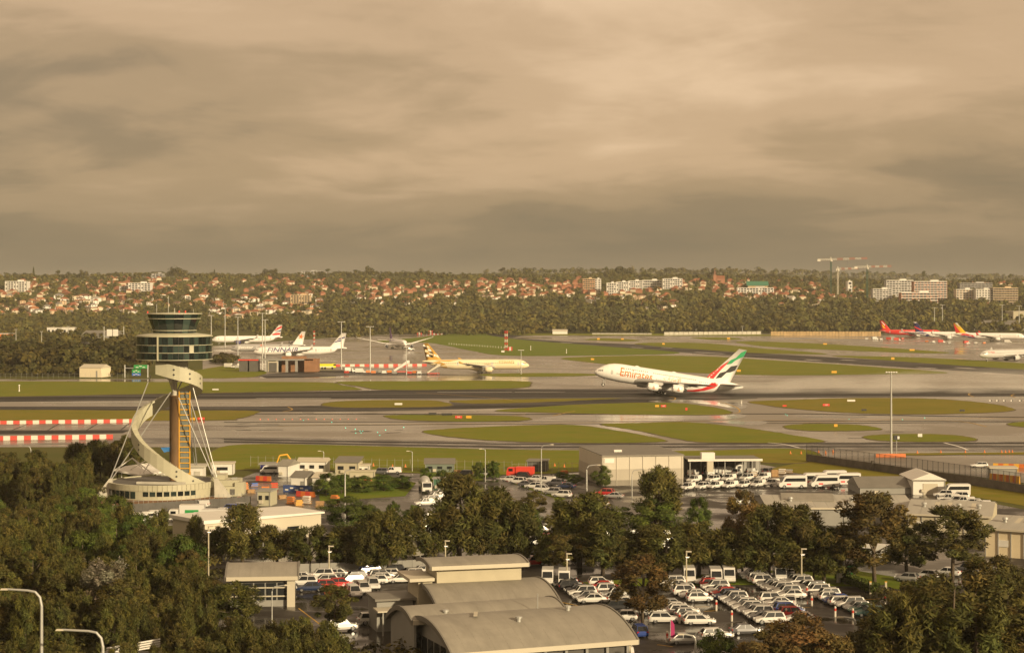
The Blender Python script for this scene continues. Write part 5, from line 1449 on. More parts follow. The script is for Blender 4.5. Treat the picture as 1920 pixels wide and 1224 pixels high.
pr2 = vault(rh_, 1.0, 15.2, 9.6, 18.4, 9.2, 9.3, .5, m_zinc, th=.3)
MB().box((-2.6, 11.5, 1.6), (.9, .5, 2.2)).build('orange_door', m_orange, rh_)
# small kiosk with arched roof, left
P0 = G(424, 1083, 4.6); P1 = G(558, 1081, 4.6)
o, L_, a = frame_at(Vector((P0.x, P0.y, 0)), Vector((P1.x, P1.y, 0)))
ks = thing('arched_kiosk', 'small kiosk with curved grey roof beside the left car rows', 'building', o, a)
pr_ = vault(ks, 0, L_, 0, 10.5, 4.6, 5.2, 1.0, m_zinc)
MB().box((L_ / 2 - .4, 5.4, 2.1), (L_ - 2.0, 8.6, 4.2)).build('wall', m_wallg, ks)
for k in range(5): MB().box((1.5 + k * 1.75, 1.04, 2.3), (1.5, .12, 2.6)).build('window', m_winb, ks)
for z in (1.6, 2.9): MB().box((L_ / 2 - .6, .9, z), (L_ - 2.2, .14, .18)).build('rail', m_trim, ks)
MB().box((L_ - 1.0, .9, 2.1), (1.2, 1.2, 4.2)).build('corner_pier', m_trim, ks)
# white low depot, left centre
def depot():
    P0 = G(384, 1026); P1 = G(602, 1004)
    o, L_, a = frame_at(P0, P1)
    t = thing('white_depot', 'low white depot with pale sloping roof left of the dark trees', 'building', o, a)
    MB().box((L_ / 2, 6, 2.2), (L_, 12, 4.4)).build('wall', m_trim, t)
    MB().prism_xz([(-.5, 4.4), (L_ + .5, 4.4), (L_ + .5, 4.75), (-.5, 5.1)], -.5, 12.5).build('roof', m_wht, t)
    MB().prism_xz([(L_ * .0, 3.0), (L_ * .62, 2.2), (L_ * .62, 2.4), (L_ * .3, 3.1), (0, 3.4)], -6.2, -.05).build('canopy_roof', m_wht, t)
    for k in range(5): MB().box((2 + k * 4.4, -.03, 1.5), (2.6, .12, 1.8)).build('window', m_winb, t)
    for k in range(4): MB().tube([(1 + k * 4, -6, 0), (1 + k * 4, -6, 2.6)], .1, 6).build('post', m_steel, t)
depot()
# long boundary wall behind the car rows
P0, P1 = G(560, 1078), G(830, 1068)
o, L_, a = frame_at(P0, P1)
bw = thing('boundary_wall', 'long low rendered wall behind the car rows', 'wall', o, a)
for k in range(14): MB().box(((k + .5) * L_ / 14, .1, .95), (L_ / 14 - .04, .2, 1.9)).build('wall_panel', m_wallg, bw)
sh = thing('cone_canopy', 'grey cone-shaped fabric canopy among the trees', 'canopy', G(765, 1068))
MB().lathe([(3.6, 2.6), (1.6, 4.2), (.5, 6.2), (.2, 6.6)], 16, (0, 2, 0)).build('fabric', m_zinc, sh, True)
for k in range(4): MB().tube([(3.3 * math.cos(k * PI / 2 + .7), 2 + 3.3 * math.sin(k * PI / 2 + .7), 0), (3.3 * math.cos(k * PI / 2 + .7), 2 + 3.3 * math.sin(k * PI / 2 + .7), 2.7)], .09, 6).build('post', m_steel, sh)

# ---- big box hangar and its open shed
HLf = G(1129, 911); HRf = HLf + Vector((20.6 * math.cos(R(10)), 20.6 * math.sin(R(10)), 0))
hg = thing('box_hangar', 'large plain two-tone shed with grey end wall beside the open yard', 'building', HLf, math.atan2(HRf.y - HLf.y, HRf.x - HLf.x))
w_ = (HRf - HLf).length; dd = 27.0; hz = 7.4
m_h1 = mat('hangar_pale', (0.50, 0.46, 0.38), .7, var=.04, scale=.3); m_h2 = mat('hangar_tan', (0.37, 0.335, 0.27), .7, var=.04, scale=.3); m_h3 = mat('hangar_base', (0.21, 0.19, 0.155), .75, var=.06, scale=.3)
MB().box((w_ / 2, dd / 2, .7), (w_, dd, 1.4)).build('base_course', m_h3, hg)
MB().box((w_ / 2, dd / 2, 2.75), (w_ + .05, dd + .05, 2.7)).build('lower_wall', m_h2, hg)
MB().box((w_ / 2, dd / 2, 5.75), (w_, dd, 3.3)).build('upper_wall', m_h1, hg)
for k in range(12): MB().box((w_ * (k + .5) / 12, dd / 2, 7.5), (w_ / 12 - .03, dd + .3, .14)).build('roof_sheet', m_zinc2, hg)
MB().box((6, 9, 7.85), (2.0, 1.2, .5)).build('roof_unit', m_wht, hg)
for k in range(7): MB().box((.3 + k * (w_ - .6) / 6, -.1, 3.7), (.09, .1, 7.3)).build('downpipe', m_h1, hg)
MB().box((w_ / 2, -.22, 7.36), (w_ + .3, .25, .3)).build('gutter', m_h3, hg)
MB().box((w_ * .82, -.06, 1.6), (1.1, .1, 2.3)).build('door', m_wallg, hg)
MB().box((1.8, -.06, 6.2), (2.4, .08, 1.1)).build('sign_panel', m_wht, hg)
sd = thing('open_shed', 'long flat-roofed open shed right of the plain box shed', 'shed', G(1290, 898), R(4))
MB().box((9.5, 5, 4.9), (19, 11, .3)).build('roof', m_zinc2, sd); MB().box((9.5, -.6, 4.85), (19.2, .25, .55)).build('fascia', m_wht, sd)
for k in range(5):
    for y in (0, 9.5): MB().tube([(.5 + k * 4.5, y, 0), (.5 + k * 4.5, y, 4.8)], .13, 6).build('post', m_steel, sd)
MB().box((10, 10.2, 2.3), (19, .3, 4.6)).build('back_wall', m_walld, sd)
MB().box((5.2, 1, 5.9), (3.4, 2.4, 1.6)).build('rooftop_cabin', m_wht, sd)
MB().box((5.6, 0, 3.2), (1.6, 1.8, 2.6)).build('hanging_cabin', m_trim, sd)
# small airfield huts
def hut(name, label, px0, px1, ybase, h, d, mw, mr, rz=None, roof='flat', win=0, cat='building', door=False):
    P0, P1 = G(px0, ybase), G(px1, ybase)
    w = (P1 - P0).length
    t = thing(name, label, cat, P0, rz or 0.0)
    MB().box((w / 2, d / 2, h / 2), (w, d, h)).build('wall', mw, t)
    if roof == 'flat': MB().box((w / 2, d / 2, h + .15), (w + .5, d + .5, .3)).build('roof', mr, t)
    elif roof == 'gable':
        e = .3
        MB().add([(-e, -e, h + .01), (w + e, -e, h + .01), (w + e, d + e, h + .01), (-e, d + e, h + .01), (-e, d / 2, h + d * .16), (w + e, d / 2, h + d * .16)], [(0, 1, 5, 4), (1, 2, 5), (2, 3, 4, 5), (3, 0, 4), (3, 2, 1, 0)]).build('roof', mr, t)
    elif roof == 'skillion':
        MB().add([(-.3, -.3, h), (w + .3, -.3, h), (w + .3, d + .3, h + .9), (-.3, d + .3, h + .9), (-.3, -.3, h + .2), (w + .3, -.3, h + .2), (w + .3, d + .3, h + 1.1), (-.3, d + .3, h + 1.1)], [(3, 2, 1, 0), (4, 5, 6, 7), (0, 1, 5, 4), (1, 2, 6, 5), (2, 3, 7, 6), (3, 0, 4, 7)]).build('roof', mr, t)
    for k in range(win): MB().box((w * (k + .5) / win, -.03, h * .58), (w / win * .5, .12, h * .3)).build('window', m_winb, t)
    if ybase > 800:
        for x in (.12, w - .12): MB().box((x, -.09, h / 2), (.1, .1, h)).build('downpipe', m_steel, t)
        MB().box((w * .32, -.3, h * .3), (.9, .5, .7)).build('air_conditioner', m_trim, t)
    if door: MB().box((w * .8, -.03, h * .35), (.9, .12, h * .7)).build('door', m_wallg, t)
    return t
hut('site_hut', 'white end-on site hut at the left of the building compound', 521, 541, 893, 2.7, 9, m_wht, m_zinc, R(-12), 'gable')
hut('site_hut', 'long white double site hut at the back of the building compound', 558, 612, 887, 3.0, 6, m_wht, m_trim, R(-4), 'gable', 3)
hut('site_hut', 'white site hut with dark grey roof beside the blue hoarding', 545, 574, 917, 2.9, 8, m_wht, m_zinc2, R(-14), 'gable', 0, door=True)
hut('site_hut', 'small white site hut right of the dark-roofed one', 585, 613, 918, 2.9, 7, m_wht, m_trim, R(-14), 'gable', 1)
hut('site_hut', 'tan flat site hut with a skillion roof at the right of the compound', 628, 672, 890, 3.2, 7, m_wallc, m_zinc2, R(-5), 'skillion', 2)
hut('site_hut', 'little cream hut behind the compound hedge', 670, 692, 889, 2.2, 4, m_wht, m_trim, 0, 'flat', 2)
hut('cream_wall_hut', 'long low ochre store behind the hedge', 655, 702, 896, 1.6, 3, m_wallc, m_wallc, 0, 'flat')
hut('glass_kiosk', 'grey-green glazed kiosk with overhanging roof beside the perimeter road', 797, 852, 886, 2.3, 5, mat('kiosk_glass', (.16, .19, .16), .2), m_zinc2, R(2), 'skillion', 3)
hut('dark_container', 'dark shipping container near the red truck', 988, 1024, 884, 2.7, 6, m_walld, m_zinc2, R(-8), 'flat')
hut('blue_container', 'dark blue site container at the compound entrance', 487, 530, 885, 2.0, 5, m_navy, m_wallg, R(3), 'flat')
hut('white_container', 'white container with yellow notice right of the tower', 396, 437, 890, 2.8, 5, m_wht, m_trim, R(3), 'flat', 1)
hut('green_shed', 'small green shed in the yard by the mixer truck', 812, 834, 918, 2.6, 3, mat('shed_green', (.05, .13, .08), .7), m_wallg, R(-4), 'flat')
hut('gatehouse', 'grey-green gatehouse with flat roof at the yard gate', 482, 508, 948, 3.2, 5, m_cream, m_wallg, R(-10), 'flat', 2)
hut('airfield_hut', 'cream gabled equipment hut by the far left taxiway', 149, 193, 707, 5.2, 12, mat('hut_cream', (.66, .58, .42), .7), m_trim, R(-14), 'gable', 0, door=True)
hut('long_shed', 'long low white shed at the far edge of the airfield', 1036, 1064, 626.5, 3.4, 12, m_wht, m_trim, 0, 'gable')
hut('watch_house', 'pale boxy watch house among the far scrub', 1058, 1085, 621, 12, 14, m_wallc, m_wht, 0, 'flat', 4)
hut('far_shed', 'low grey shed among the far scrub right of the watch house', 1115, 1152, 620, 7, 14, m_wallg, m_wallc, 0, 'flat', 4)
hut('far_office', 'white flat-roofed office beyond the river at the left', 88, 134, 630, 9, 20, m_wht, m_trim, R(-6), 'flat', 6)
hut('far_canopy', 'long pale canopy roof beyond the river', 122, 187, 592, 3, 20, m_walld, m_wht, 0, 'flat')
hut('river_shed', 'grey-roofed sheds beyond the left thicket', 152, 215, 645, 8, 26, m_wallg, m_zinc2, R(-8), 'gable')
hut('orange_shed', 'orange and white shed at the far left edge', -10, 18, 640, 7, 20, m_orange, m_wht, 0, 'flat', 2)
hut('far_pier', 'long grey curved terminal pier behind the striped tails', 1800, 1960, 622, 7, 40, m_wallg, m_zinc2, R(-4), 'gable', 12)
hut('far_terminal', 'tall pale terminal block at the right edge', 1900, 1960, 617, 22, 40, m_wallc, m_trim, 0, 'flat', 3)
# right-hand warehouses
hut('gable_store', 'white gabled store with roller door behind the grey warehouse roofs', 1711, 1772, 927, 3.2, 14, m_wht, m_zinc, R(0), 'flat')
gs = bpy.data.objects['gable_store']; w_ = (G(1772, 927) - G(1711, 927)).length
MB().add([(-.3, -.4, 3.5), (w_ + .3, -.4, 3.5), (w_ + .3, 14, 3.5), (-.3, 14, 3.5), (w_ / 2, -.4, 5.0), (w_ / 2, 14, 5.0)], [(0, 1, 4), (1, 2, 5, 4), (2, 3, 5), (3, 0, 4, 5)]).build('gable', m_wht, gs)
MB().box((w_ * .55, -.06, 1.3), (w_ * .45, .12, 2.6)).build('roller_door', m_trim, gs)
hut('grey_workshop', 'grey hipped workshop roof left of the gabled store', 1612, 1708, 926, 1.5, 13, m_wallg, m_zinc2, R(2), 'gable')
def warehouse(label, c0, c1, h, d, mw, mr, ridge, win=0):
    P0, P1 = G(*c0), G(*c1)
    o, L_, a = frame_at(P0, P1)
    t = thing('warehouse', label, 'building', o, a)
    MB().box((L_ / 2, d / 2, h / 2), (L_, d, h)).build('wall', mw, t)
    n = max(4, int(L_ / 2.4))
    for k in range(n):
        xa, xb = -.3 + (L_ + .6) * k / n + .02, -.3 + (L_ + .6) * (k + 1) / n - .02
        MB().add([(xa, -.4, h), (xb, -.4, h), (xb, d * .5, h + ridge), (xa, d * .5, h + ridge), (xb, d + .4, h), (xa, d + .4, h)], [(0, 1, 2, 3), (3, 2, 4, 5)]).build('roof_sheet', mr, t)
    for xx in (0, L_): MB().add([(xx, 0, h), (xx, d, h), (xx, d / 2, h + ridge - .05)], [(0, 1, 2)]).build('gable', mw, t)
    MB().box((L_ / 2, -.5, h - .05), (L_ + .6, .2, .35)).build('gutter', m_trim, t)
    for k in range(win): MB().box((L_ * (k + .5) / win, -.04, h * .5), (1.8, .12, 1.2)).build('window', m_wht, t)
    for u in (.18, .6, .84): MB().lathe([(.35, 0), (.35, .4), (.6, .55), (.45, .9), (0, 1.0)], 12, (L_ * u, d * .25, h + ridge * .5)).build('roof_vent', m_steel, t)
    for u in (.3, .45, .74): MB().add([(L_ * u, d * .08, h + ridge * .16 + .03), (L_ * u + .9, d * .08, h + ridge * .16 + .03), (L_ * u + .9, d * .42, h + ridge * .84 + .03), (L_ * u, d * .42, h + ridge * .84 + .03)], [(0, 1, 2, 3)]).build('skylight', m_trim, t)
    for k in range(6): MB().box((L_ * (k + .1) / 6, -.12, h / 2), (.14, .14, h)).build('downpipe', m_steel, t)
    MB().box((L_ * .9, -.35, h * .45), (1.1, .6, .9)).build('air_conditioner', m_wht, t)
    return t
m_zinc3 = mat('warehouse_roof', (0.34, 0.325, 0.285), 0.6, var=0.1, scale=0.4, stretch=(1, .2, 1), detail=8)
warehouse('wide grey warehouse roof behind the reddish tree', (1440, 985), (1716, 985), 3.6, 22, m_wallg, m_zinc3, 1.5)
warehouse('pale-roofed warehouse at the right behind the tall trees', (1700, 1000), (1858, 1006), 3.9, 24, m_wallc, m_zinc3, 1.7, 3)
warehouse('cream warehouse cut by the right edge', (1846, 1042), (1990, 1052), 5.0, 20, mat('wh_cream', (.62, .53, .36), .75, var=.05, scale=.4), m_zinc3, 1.5, 2)
dw = hut('dark_lean_to', 'dark-walled lean-to in front of the wide grey warehouse', 1468, 1560, 978, 4.4, 5, m_walld, m_zinc, R(-6), 'skillion')

# ---- fire station by the parked jets
fs0 = G(500, 697)
fst = thing('fire_station', 'brown fire station with open engine bays in front of the parked jets', 'building', fs0)
s_ = F / fs0.y
Wf = (586 - 500) / s_
m_brk = mat('station_brick', (.24, .12, .06), .8, var=.15, scale=.4)
MB().box((Wf * .55, 12, 4.4), (Wf * .5, 12, 8.8)).build('rear_block', m_brk, fst)
MB().box((-1 + Wf * .5, 9.0, 7.1), (Wf + 3, 20, .7)).build('roof', m_wallg, fst)
for k in range(5): MB().box((Wf * (.02 + .21 * k), 0, 3.4), (1.5, 1.2, 6.8)).build('pier', m_wallg, fst)
MB().box((Wf * .45, 14, 3.4), (Wf * .95, .4, 6.8)).build('back_wall', m_walld, fst)
MB().box((Wf * .97, 5, 3.8), (8, 12, 7.6)).build('tower_block', m_brk, fst)
MB().box((Wf * .14, -.8, 3.2), (Wf * .21, .3, 6.0)).build('portal_frame', m_trim, fst); MB().box((Wf * .14, -1.0, 2.9), (Wf * .17, .3, 5.2)).build('portal_opening', m_walld, fst)
for x in (-8, -14): MB().box((x, 6, 3.6), (5, 10, 7.2)).build('side_bay', m_walld, fst)
MB().box((-11, .8, 7.0), (12, .5, .7)).build('red_fascia', m_red, fst)
m_lime = mat('fire_lime', (.60, .58, .02), .4)
def fire_truck(label, px, py, rz=0.0):
    t = thing('fire_engine', label, 'fire engine', G(px, py), rz, 'lime fire engines')
    MB().box((0, 0, 2.1), (8.5, 2.8, 2.4)).build('body', m_lime, t); MB().box((4.6, 0, 2.2), (2.2, 2.7, 2.5), taper=.9).build('cab', m_lime, t)
    MB().box((5.0, 0, 2.7), (1.7, 2.75, .9)).build('windscreen', m_winb, t); MB().box((0, -1.42, 1.5), (8.4, .06, .5)).build('stripe', m_wht, t)
    for x in (-2.6, -.8, 3.6):
        for y in (-1.2, 1.2):
            o = MB().lathe([(0, -.25), (.7, -.25), (.7, .25), (0, .25)], 12).build('wheel', m_tyre_r, t); o.location = (x, y, .7); o.rotation_euler[0] = PI / 2
fire_truck('lime fire engine parked right of the fire station', 612, 692, R(6)); fire_truck('lime fire engine in the left open bay', 541, 694.5, R(80)); fire_truck('lime fire engine in the right open bay', 568, 694.5, R(80))

# ------------------------------------------------------------------ near trees: trunk, limbs and a crown of leaf sprays
LM = {'cas': leafmat('casuarina_leaves', (0.038, 0.043, 0.010), (0.118, 0.112, 0.027), .25), 'gum': leafmat('gum_leaves', (0.042, 0.045, 0.012), (0.132, 0.114, 0.030), .25),
      'fig': leafmat('fig_leaves', (0.036, 0.060, 0.010), (0.098, 0.132, 0.022), .25), 'sil': leafmat('silver_leaves', (0.09, 0.085, 0.055), (0.20, 0.18, 0.13), .2), 'red': leafmat('russet_leaves', (0.050, 0.042, 0.014), (0.155, 0.104, 0.032), .25)}
def tree_mesh(kind, h, seed):
    global nr
    keep = nr; nr = np.random.default_rng(seed)
    q = random.Random(seed)
    if kind == 'cas': rx, z0, K, n, leaf, asp, up, cr = h * .27, .22, 62, 120, .062, 4.6, 1.0, h * .068
    elif kind == 'gum' or kind == 'red': rx, z0, K, n, leaf, asp, up, cr = h * .36, .28, 60, 170, .072, 2.9, .4, h * .085
    elif kind == 'sil': rx, z0, K, n, leaf, asp, up, cr = h * .40, .15, 44, 210, .08, 2.6, .3, h * .11
    else: rx, z0, K, n, leaf, asp, up, cr = h * .46, .12, 64, 190, .095, 1.8, 0, h * .12
    C = []
    for k in range(K):
        a = q.uniform(0, 2 * PI); u = q.random()
        z = z0 + (1 - z0) * u
        prof = {'cas': math.sin(PI * (.14 + u * .76)) ** .55 * (1.06 - .22 * u), 'fig': math.sqrt(max(0.02, 1 - (1.75 * u - .75) ** 2)) if u > .2 else .85}.get(kind, math.sin(PI * (.15 + .75 * u)) ** .6)
        r = rx * prof * math.sqrt(q.uniform(.18, 1.0)) * q.uniform(.75, 1.15)
        C.append((r * math.cos(a), r * math.sin(a), h * z * .94))
    C = np.array(C)
    P, D, T = [], [], []
    for k, c in enumerate(C):
        d = nr.normal(size=(n, 3)); d /= np.linalg.norm(d, axis=1, keepdims=True)
        rr = nr.uniform(.15, 1, (n, 1)) ** .5
        sc3 = np.array([cr, cr, cr * (1.5 if kind == 'cas' else .8)]) * q.uniform(.7, 1.25)
        P.append(c + d * rr * sc3)
        o = np.array([c[0], c[1], (c[2] - h * .45) * .5]); o = o / (np.linalg.norm(o) + 1e-6)
        D.append(d * .75 + o * .7 + np.array([0, 0, .2]))
        T.append(np.tile(np.array([[1, 1, 1]]) * q.uniform(.7, 1.35) * np.array([[1 + q.uniform(-.12, .16), 1, 1 + q.uniform(-.2, .1)]]), (n, 1)))
    P, D, T = np.concatenate(P), np.concatenate(D), np.concatenate(T)
    V_ = leaf_quads(P, np.full(len(P), leaf * h / 12 + leaf * .35), asp, up, D)
    crown = quad_mesh('crown', V_, LM[kind], T)
    tb = MB().tube([(0, 0, -.3), (.12, .05, h * .3), (-.08, .1, h * .6), (0, 0, h * .85)], [h * .022, h * .017, h * .011, h * .004], 8)
    trunk = tb.mesh('trunk', m_bark, True)
    limbs = []
    for k in range(7):
        c = C[q.randrange(K)]; zb = min(c[2] * .75, h * q.uniform(.25, .6))
        limbs.append(MB().tube([(0, 0, zb), (c[0] * .55, c[1] * .55, zb + (c[2] - zb) * .6), tuple(c)], [h * .009, h * .006, h * .002], 5).mesh('limb', m_bark, True))
    nr = keep
    return trunk, limbs, crown, h
TM = {k: [tree_mesh(k, 14.0 if k == 'cas' else 12.0, 100 + 17 * i + j * 5) for i in range(5 if k in ('cas', 'fig') else 3)] for j, k in enumerate(('cas', 'gum', 'fig', 'sil', 'red'))}
TDESC = {'cas': 'feathery dark olive tree', 'gum': 'brownish open-crowned gum tree', 'fig': 'dense round green tree', 'sil': 'pale silvery-leaved tree', 'red': 'russet-tinged tree'}
def tree(kind, px, ybase, ytop, width, where, vi=None, label=None, Y=None):
    g = G(px, ybase) if Y is None else Vector(((px - CX) / F * Y, Y, 0))
    s_ = F / g.y
    h = (ybase - ytop) / s_ if Y is None else (HY + CAMZ * s_ - ytop) / s_
    lst = TM[kind]
    tr, li, cr, h0 = lst[rnd.randrange(len(lst)) if vi is None else vi % len(lst)]
    t = thing('tree', None, 'tree', g, rnd.uniform(0, 6.28), 'trees around the car parks')
    k = h / h0
    kw = (width / s_) / (h0 * {'cas': .54, 'fig': 1.05, 'sil': .95}.get(kind, .84)) if width else k * rnd.uniform(.85, 1.15)
    t.scale = (kw, kw, k)
    tk = put('trunk', tr, t)
    for l in li: put('limb', l, tk)
    put('crown', cr, t)
    if label: t['label'] = label
    else: later(t, TDESC[kind], where, px)
    return t
# the casuarina belt and other single trees: kind, x, base row, top row, width, where it stands
for a_ in [('cas', 455, 1062, 945, 85, 0), ('cas', 415, 1050, 985, 60, 1), ('cas', 520, 1062, 980, 75, 2), ('cas', 580, 1068, 985, 75, 3), ('cas', 640, 1070, 988, 75, 4), ('cas', 690, 1078, 975, 70, 0), ('cas', 728, 1078, 952, 90, 1), ('cas', 800, 1064, 945, 75, 2), ('cas', 862, 1062, 888, 115, 3), ('cas', 930, 1062, 915, 105, 4), ('cas', 975, 1064, 942, 75, 0), ('gum', 660, 1072, 985, 75, 2), ('gum', 900, 1066, 965, 75, 1)]:
    tree(*a_[:4], a_[4] * 1.12, 'in the belt behind the arched halls', a_[5])
for a_ in [('cas', 1030, 1068, 1000, 60, 1), ('cas', 1086, 1064, 914, 120, 2), ('cas', 1130, 1078, 965, 90, 3), ('cas', 1180, 1070, 990, 80, 4), ('cas', 1250, 1082, 985, 110, 0), ('cas', 1310, 1080, 975, 95, 1), ('cas', 1350, 1078, 995, 80, 2), ('cas', 1440, 1086, 945, 110, 3), ('cas', 1495, 1090, 948, 105, 4), ('cas', 1545, 1092, 985, 85, 0), ('cas', 1700, 1075, 985, 80, 2), ('gum', 1060, 1076, 1000, 75, 1), ('gum', 1280, 1082, 1000, 70, 1), ('gum', 1160, 1080, 1000, 75, 2), ('cas', 1215, 1080, 985, 70, 0), ('cas', 1380, 1084, 985, 80, 2), ('gum', 1470, 1088, 1000, 75, 1), ('gum', 1525, 1090, 1005, 75, 2), ('gum', 1415, 1084, 995, 75, 0), ('gum', 1585, 1094, 1000, 75, 0)]:
    tree(*a_[:4], a_[4] * 1.12, 'in the belt behind the main car rows', a_[5])
tree('red', 1392, 1070, 915, 95, '', 0, 'russet-leaved tree standing above the belt by the yard of white utes')
tree('red', 1640, 1098, 918, 165, '', 1, 'big spreading russet tree before the grey warehouse')
tree('gum', 1785, 1092, 948, 165, '', 1, 'big brown-green gum tree before the cream warehouse')
tree('fig', 1228, 1003, 935, 150, '', 2, 'broad green tree below the plain box shed'); tree('cas', 1238, 1000, 870, 90, '', 1, 'tall pointed casuarina rising in front of the plain box shed')
tree('fig', 1128, 912, 871, 42, '', 3, 'round green tree at the corner of the plain box shed')
tree('fig', 650, 988, 928, 105, '', 0, 'bright green bushy tree in the middle of the side road'); tree('fig', 690, 990, 945, 70, '', 1, 'smaller bright green tree right of the bushy one')
tree('fig', 737, 985, 938, 38, '', 2, 'small upright green tree by the side road'); tree('fig', 772, 985, 945, 40, '', 3, 'second small upright green tree by the side road')
for a_ in [('fig', 897, 897, 865, 30, 1), ('fig', 925, 897, 863, 38, 2), ('fig', 612, 930, 885, 60, 3), ('fig', 640, 925, 888, 55, 4), ('fig', 680, 922, 890, 60, 0), ('fig', 720, 920, 889, 60, 1), ('fig', 755, 915, 890, 50, 2), ('fig', 800, 908, 876, 34, 3), ('fig', 828, 906, 880, 34, 4), ('fig', 1075, 905, 888, 40, 0), ('fig', 1050, 900, 884, 40, 1)]:
    tree(*a_[:5], 'around the building compound and perimeter road', a_[5])
for a_ in [('gum', 1000, 975, 920, 60, 0), ('fig', 1000, 1012, 955, 50, 1), ('cas', 1100, 1000, 945, 60, 2), ('cas', 1145, 1000, 960, 60, 3), ('fig', 1310, 1000, 930, 60, 3), ('cas', 960, 1020, 950, 60, 3), ('cas', 1060, 1010, 960, 60, 4)]:
    tree(*a_[:5], 'along the middle road', a_[5])
tree('red', 1205, 1172, 1038, 135, '', 2, 'small brown-leaved tree standing in the main car park'); tree('gum', 628, 1184, 1092, 90, '', 2, 'small olive tree beside the arched halls and the left car park')
for a_ in [('cas', 440, 1178, 1088, 95, 1), ('gum', 395, 1165, 1085, 80, 0)]: tree(*a_[:5], 'in front of the arched kiosk', a_[5])
# bottom right corner
for a_ in [('gum', 1790, 1320, 1066, 250, 0), ('cas', 1700, 1330, 1105, 150, 1), ('gum', 1890, 1300, 1075, 190, 2), ('gum', 1860, 1220, 1040, 150, 1), ('red', 1500, 1330, 1145, 190, 0), ('red', 1440, 1340, 1180, 150, 1), ('fig', 1345, 1300, 1178, 120, 2), ('gum', 1650, 1320, 1150, 150, 2), ('fig', 1730, 1170, 1085, 80, 0), ('gum', 1740, 1290, 1085, 180, 1), ('gum', 1940, 1330, 1120, 200, 2), ('cas', 1830, 1340, 1130, 170, 3), ('red', 1560, 1340, 1185, 120, 2), ('cas', 1920, 1150, 1060, 120, 3)]:
    tree(*a_[:5], 'in the bottom right corner', a_[5])
# the thick wood at the left
def left_wood(n, x0, x1, y0, y1, h0, h1, kinds, where, clear=None):
    k = 0
    placed = []
    for _ in range(n * 10):
        if k >= n: break
        px, py = rnd.uniform(x0, x1), rnd.uniform(y0, y1)
        if clear and clear(px, py): continue
        g = G(px, py)
        if any((g.x - q.x) ** 2 + (g.y - q.y) ** 2 < 10.5 for q in placed): continue
        placed.append(g)
        h = rnd.uniform(h0, h1)
        tree(rnd.choice(kinds), px, py, py - h * F / g.y, None, where); k += 1
left_wood(20, -30, 245, 872, 905, 8, 10.5, ['cas', 'cas', 'gum'], 'in the dark wood behind the tower', lambda x, y: y - 70 < 860 - x * .2)
left_wood(20, -30, 185, 915, 965, 7, 10, ['cas', 'gum', 'cas'], 'left of the tower base')
left_wood(22, -30, 250, 985, 1030, 6, 8, ['fig', 'fig', 'cas', 'gum'], 'at the edge of the tower yard', lambda x, y: x > 60 and y < 1000 and x > 180)
left_wood(34, -30, 385, 1045, 1130, 7.5, 10, ['cas', 'gum', 'cas', 'cas', 'fig'], 'in the thick wood left of the kiosk')
left_wood(26, -30, 390, 1150, 1250, 7, 9, ['cas', 'gum', 'cas'], 'in the lower left wood')
left_wood(22, 330, 640, 1265, 1345, 6.5, 8.3, ['cas', 'gum', 'cas'], 'along the bottom edge left of the halls')
left_wood(8, 500, 860, 1330, 1400, 5.0, 6.4, ['gum', 'cas'], 'low at the bottom edge beside the front hall')
left_wood(12, -40, 330, 1280, 1340, 5.5, 7, ['cas', 'gum'], 'at the very bottom left')
tree('sil', 125, 1118, 1042, 95, '', 0, 'silvery tree in the left wood, smaller of two'); tree('sil', 205, 1190, 1048, 120, '', 1, 'silvery tree in the left wood, larger of two')
tree('fig', 150, 985, 912, 110, '', 3, 'bright green leafy tree below the tower base'); tree('fig', 60, 1020, 955, 110, '', 4, 'bright green leafy tree at the left edge of the wood')

# undergrowth beneath the left wood and along the bottom edge
und = []
for x0, x1, y0, y1, n in ((-40, 400, 985, 1340, 900), (-40, 190, 880, 985, 260), (380, 800, 1225, 1380, 260), (1380, 1960, 1215, 1380, 330), (1660, 1960, 1110, 1215, 120)):
    for k in range(n):
        px, py = rnd.uniform(x0, x1), rnd.uniform(y0, y1)
        if px > 190 and py < 1010: continue
        g = G(px, py); h = rnd.uniform(1.6, 3.6); und.append((g.x, g.y, -.5, h * rnd.uniform(.6, .9), h))
wood('undergrowth', 'tangled dark undergrowth beneath the near trees', und, .42, 110, leafmat('undergrowth_leaves', (0.028, 0.032, 0.009), (0.082, 0.074, 0.022), .15))

# ------------------------------------------------------------------ vehicles
def paint(n, c, metal=0.0):
    m = mat('car_paint_' + n, c, 0.32, coat=0.5, metal=metal); m.node_tree.nodes['Principled BSDF'].inputs['Coat Roughness'].default_value = .2
    return m
PNT = {'white': paint('white', (.60, .59, .56)), 'silver': paint('silver', (.42, .42, .41), .5), 'black': paint('black', (.012, .012, .014)), 'grey': paint('grey', (.10, .10, .11), .3), 'red': paint('red', (.42, .015, .015)), 'blue': paint('blue', (.02, .05, .22)),
       'dark blue': paint('dark_blue', (.012, .025, .07)), 'green': paint('green', (.02, .10, .07)), 'orange': paint('orange', (.60, .16, .02)), 'teal': paint('teal', (.05, .12, .12))}
m_cglass = mat('car_glass', (.012, .014, .016), .22, spec=.5)
m_hl = mat('headlight', (.60, .60, .58), .15); m_tl = mat('tail_light', (.35, .01, .01), .25)
m_hub = mat('wheel_rim', (.30, .30, .30), .35, metal=.7)
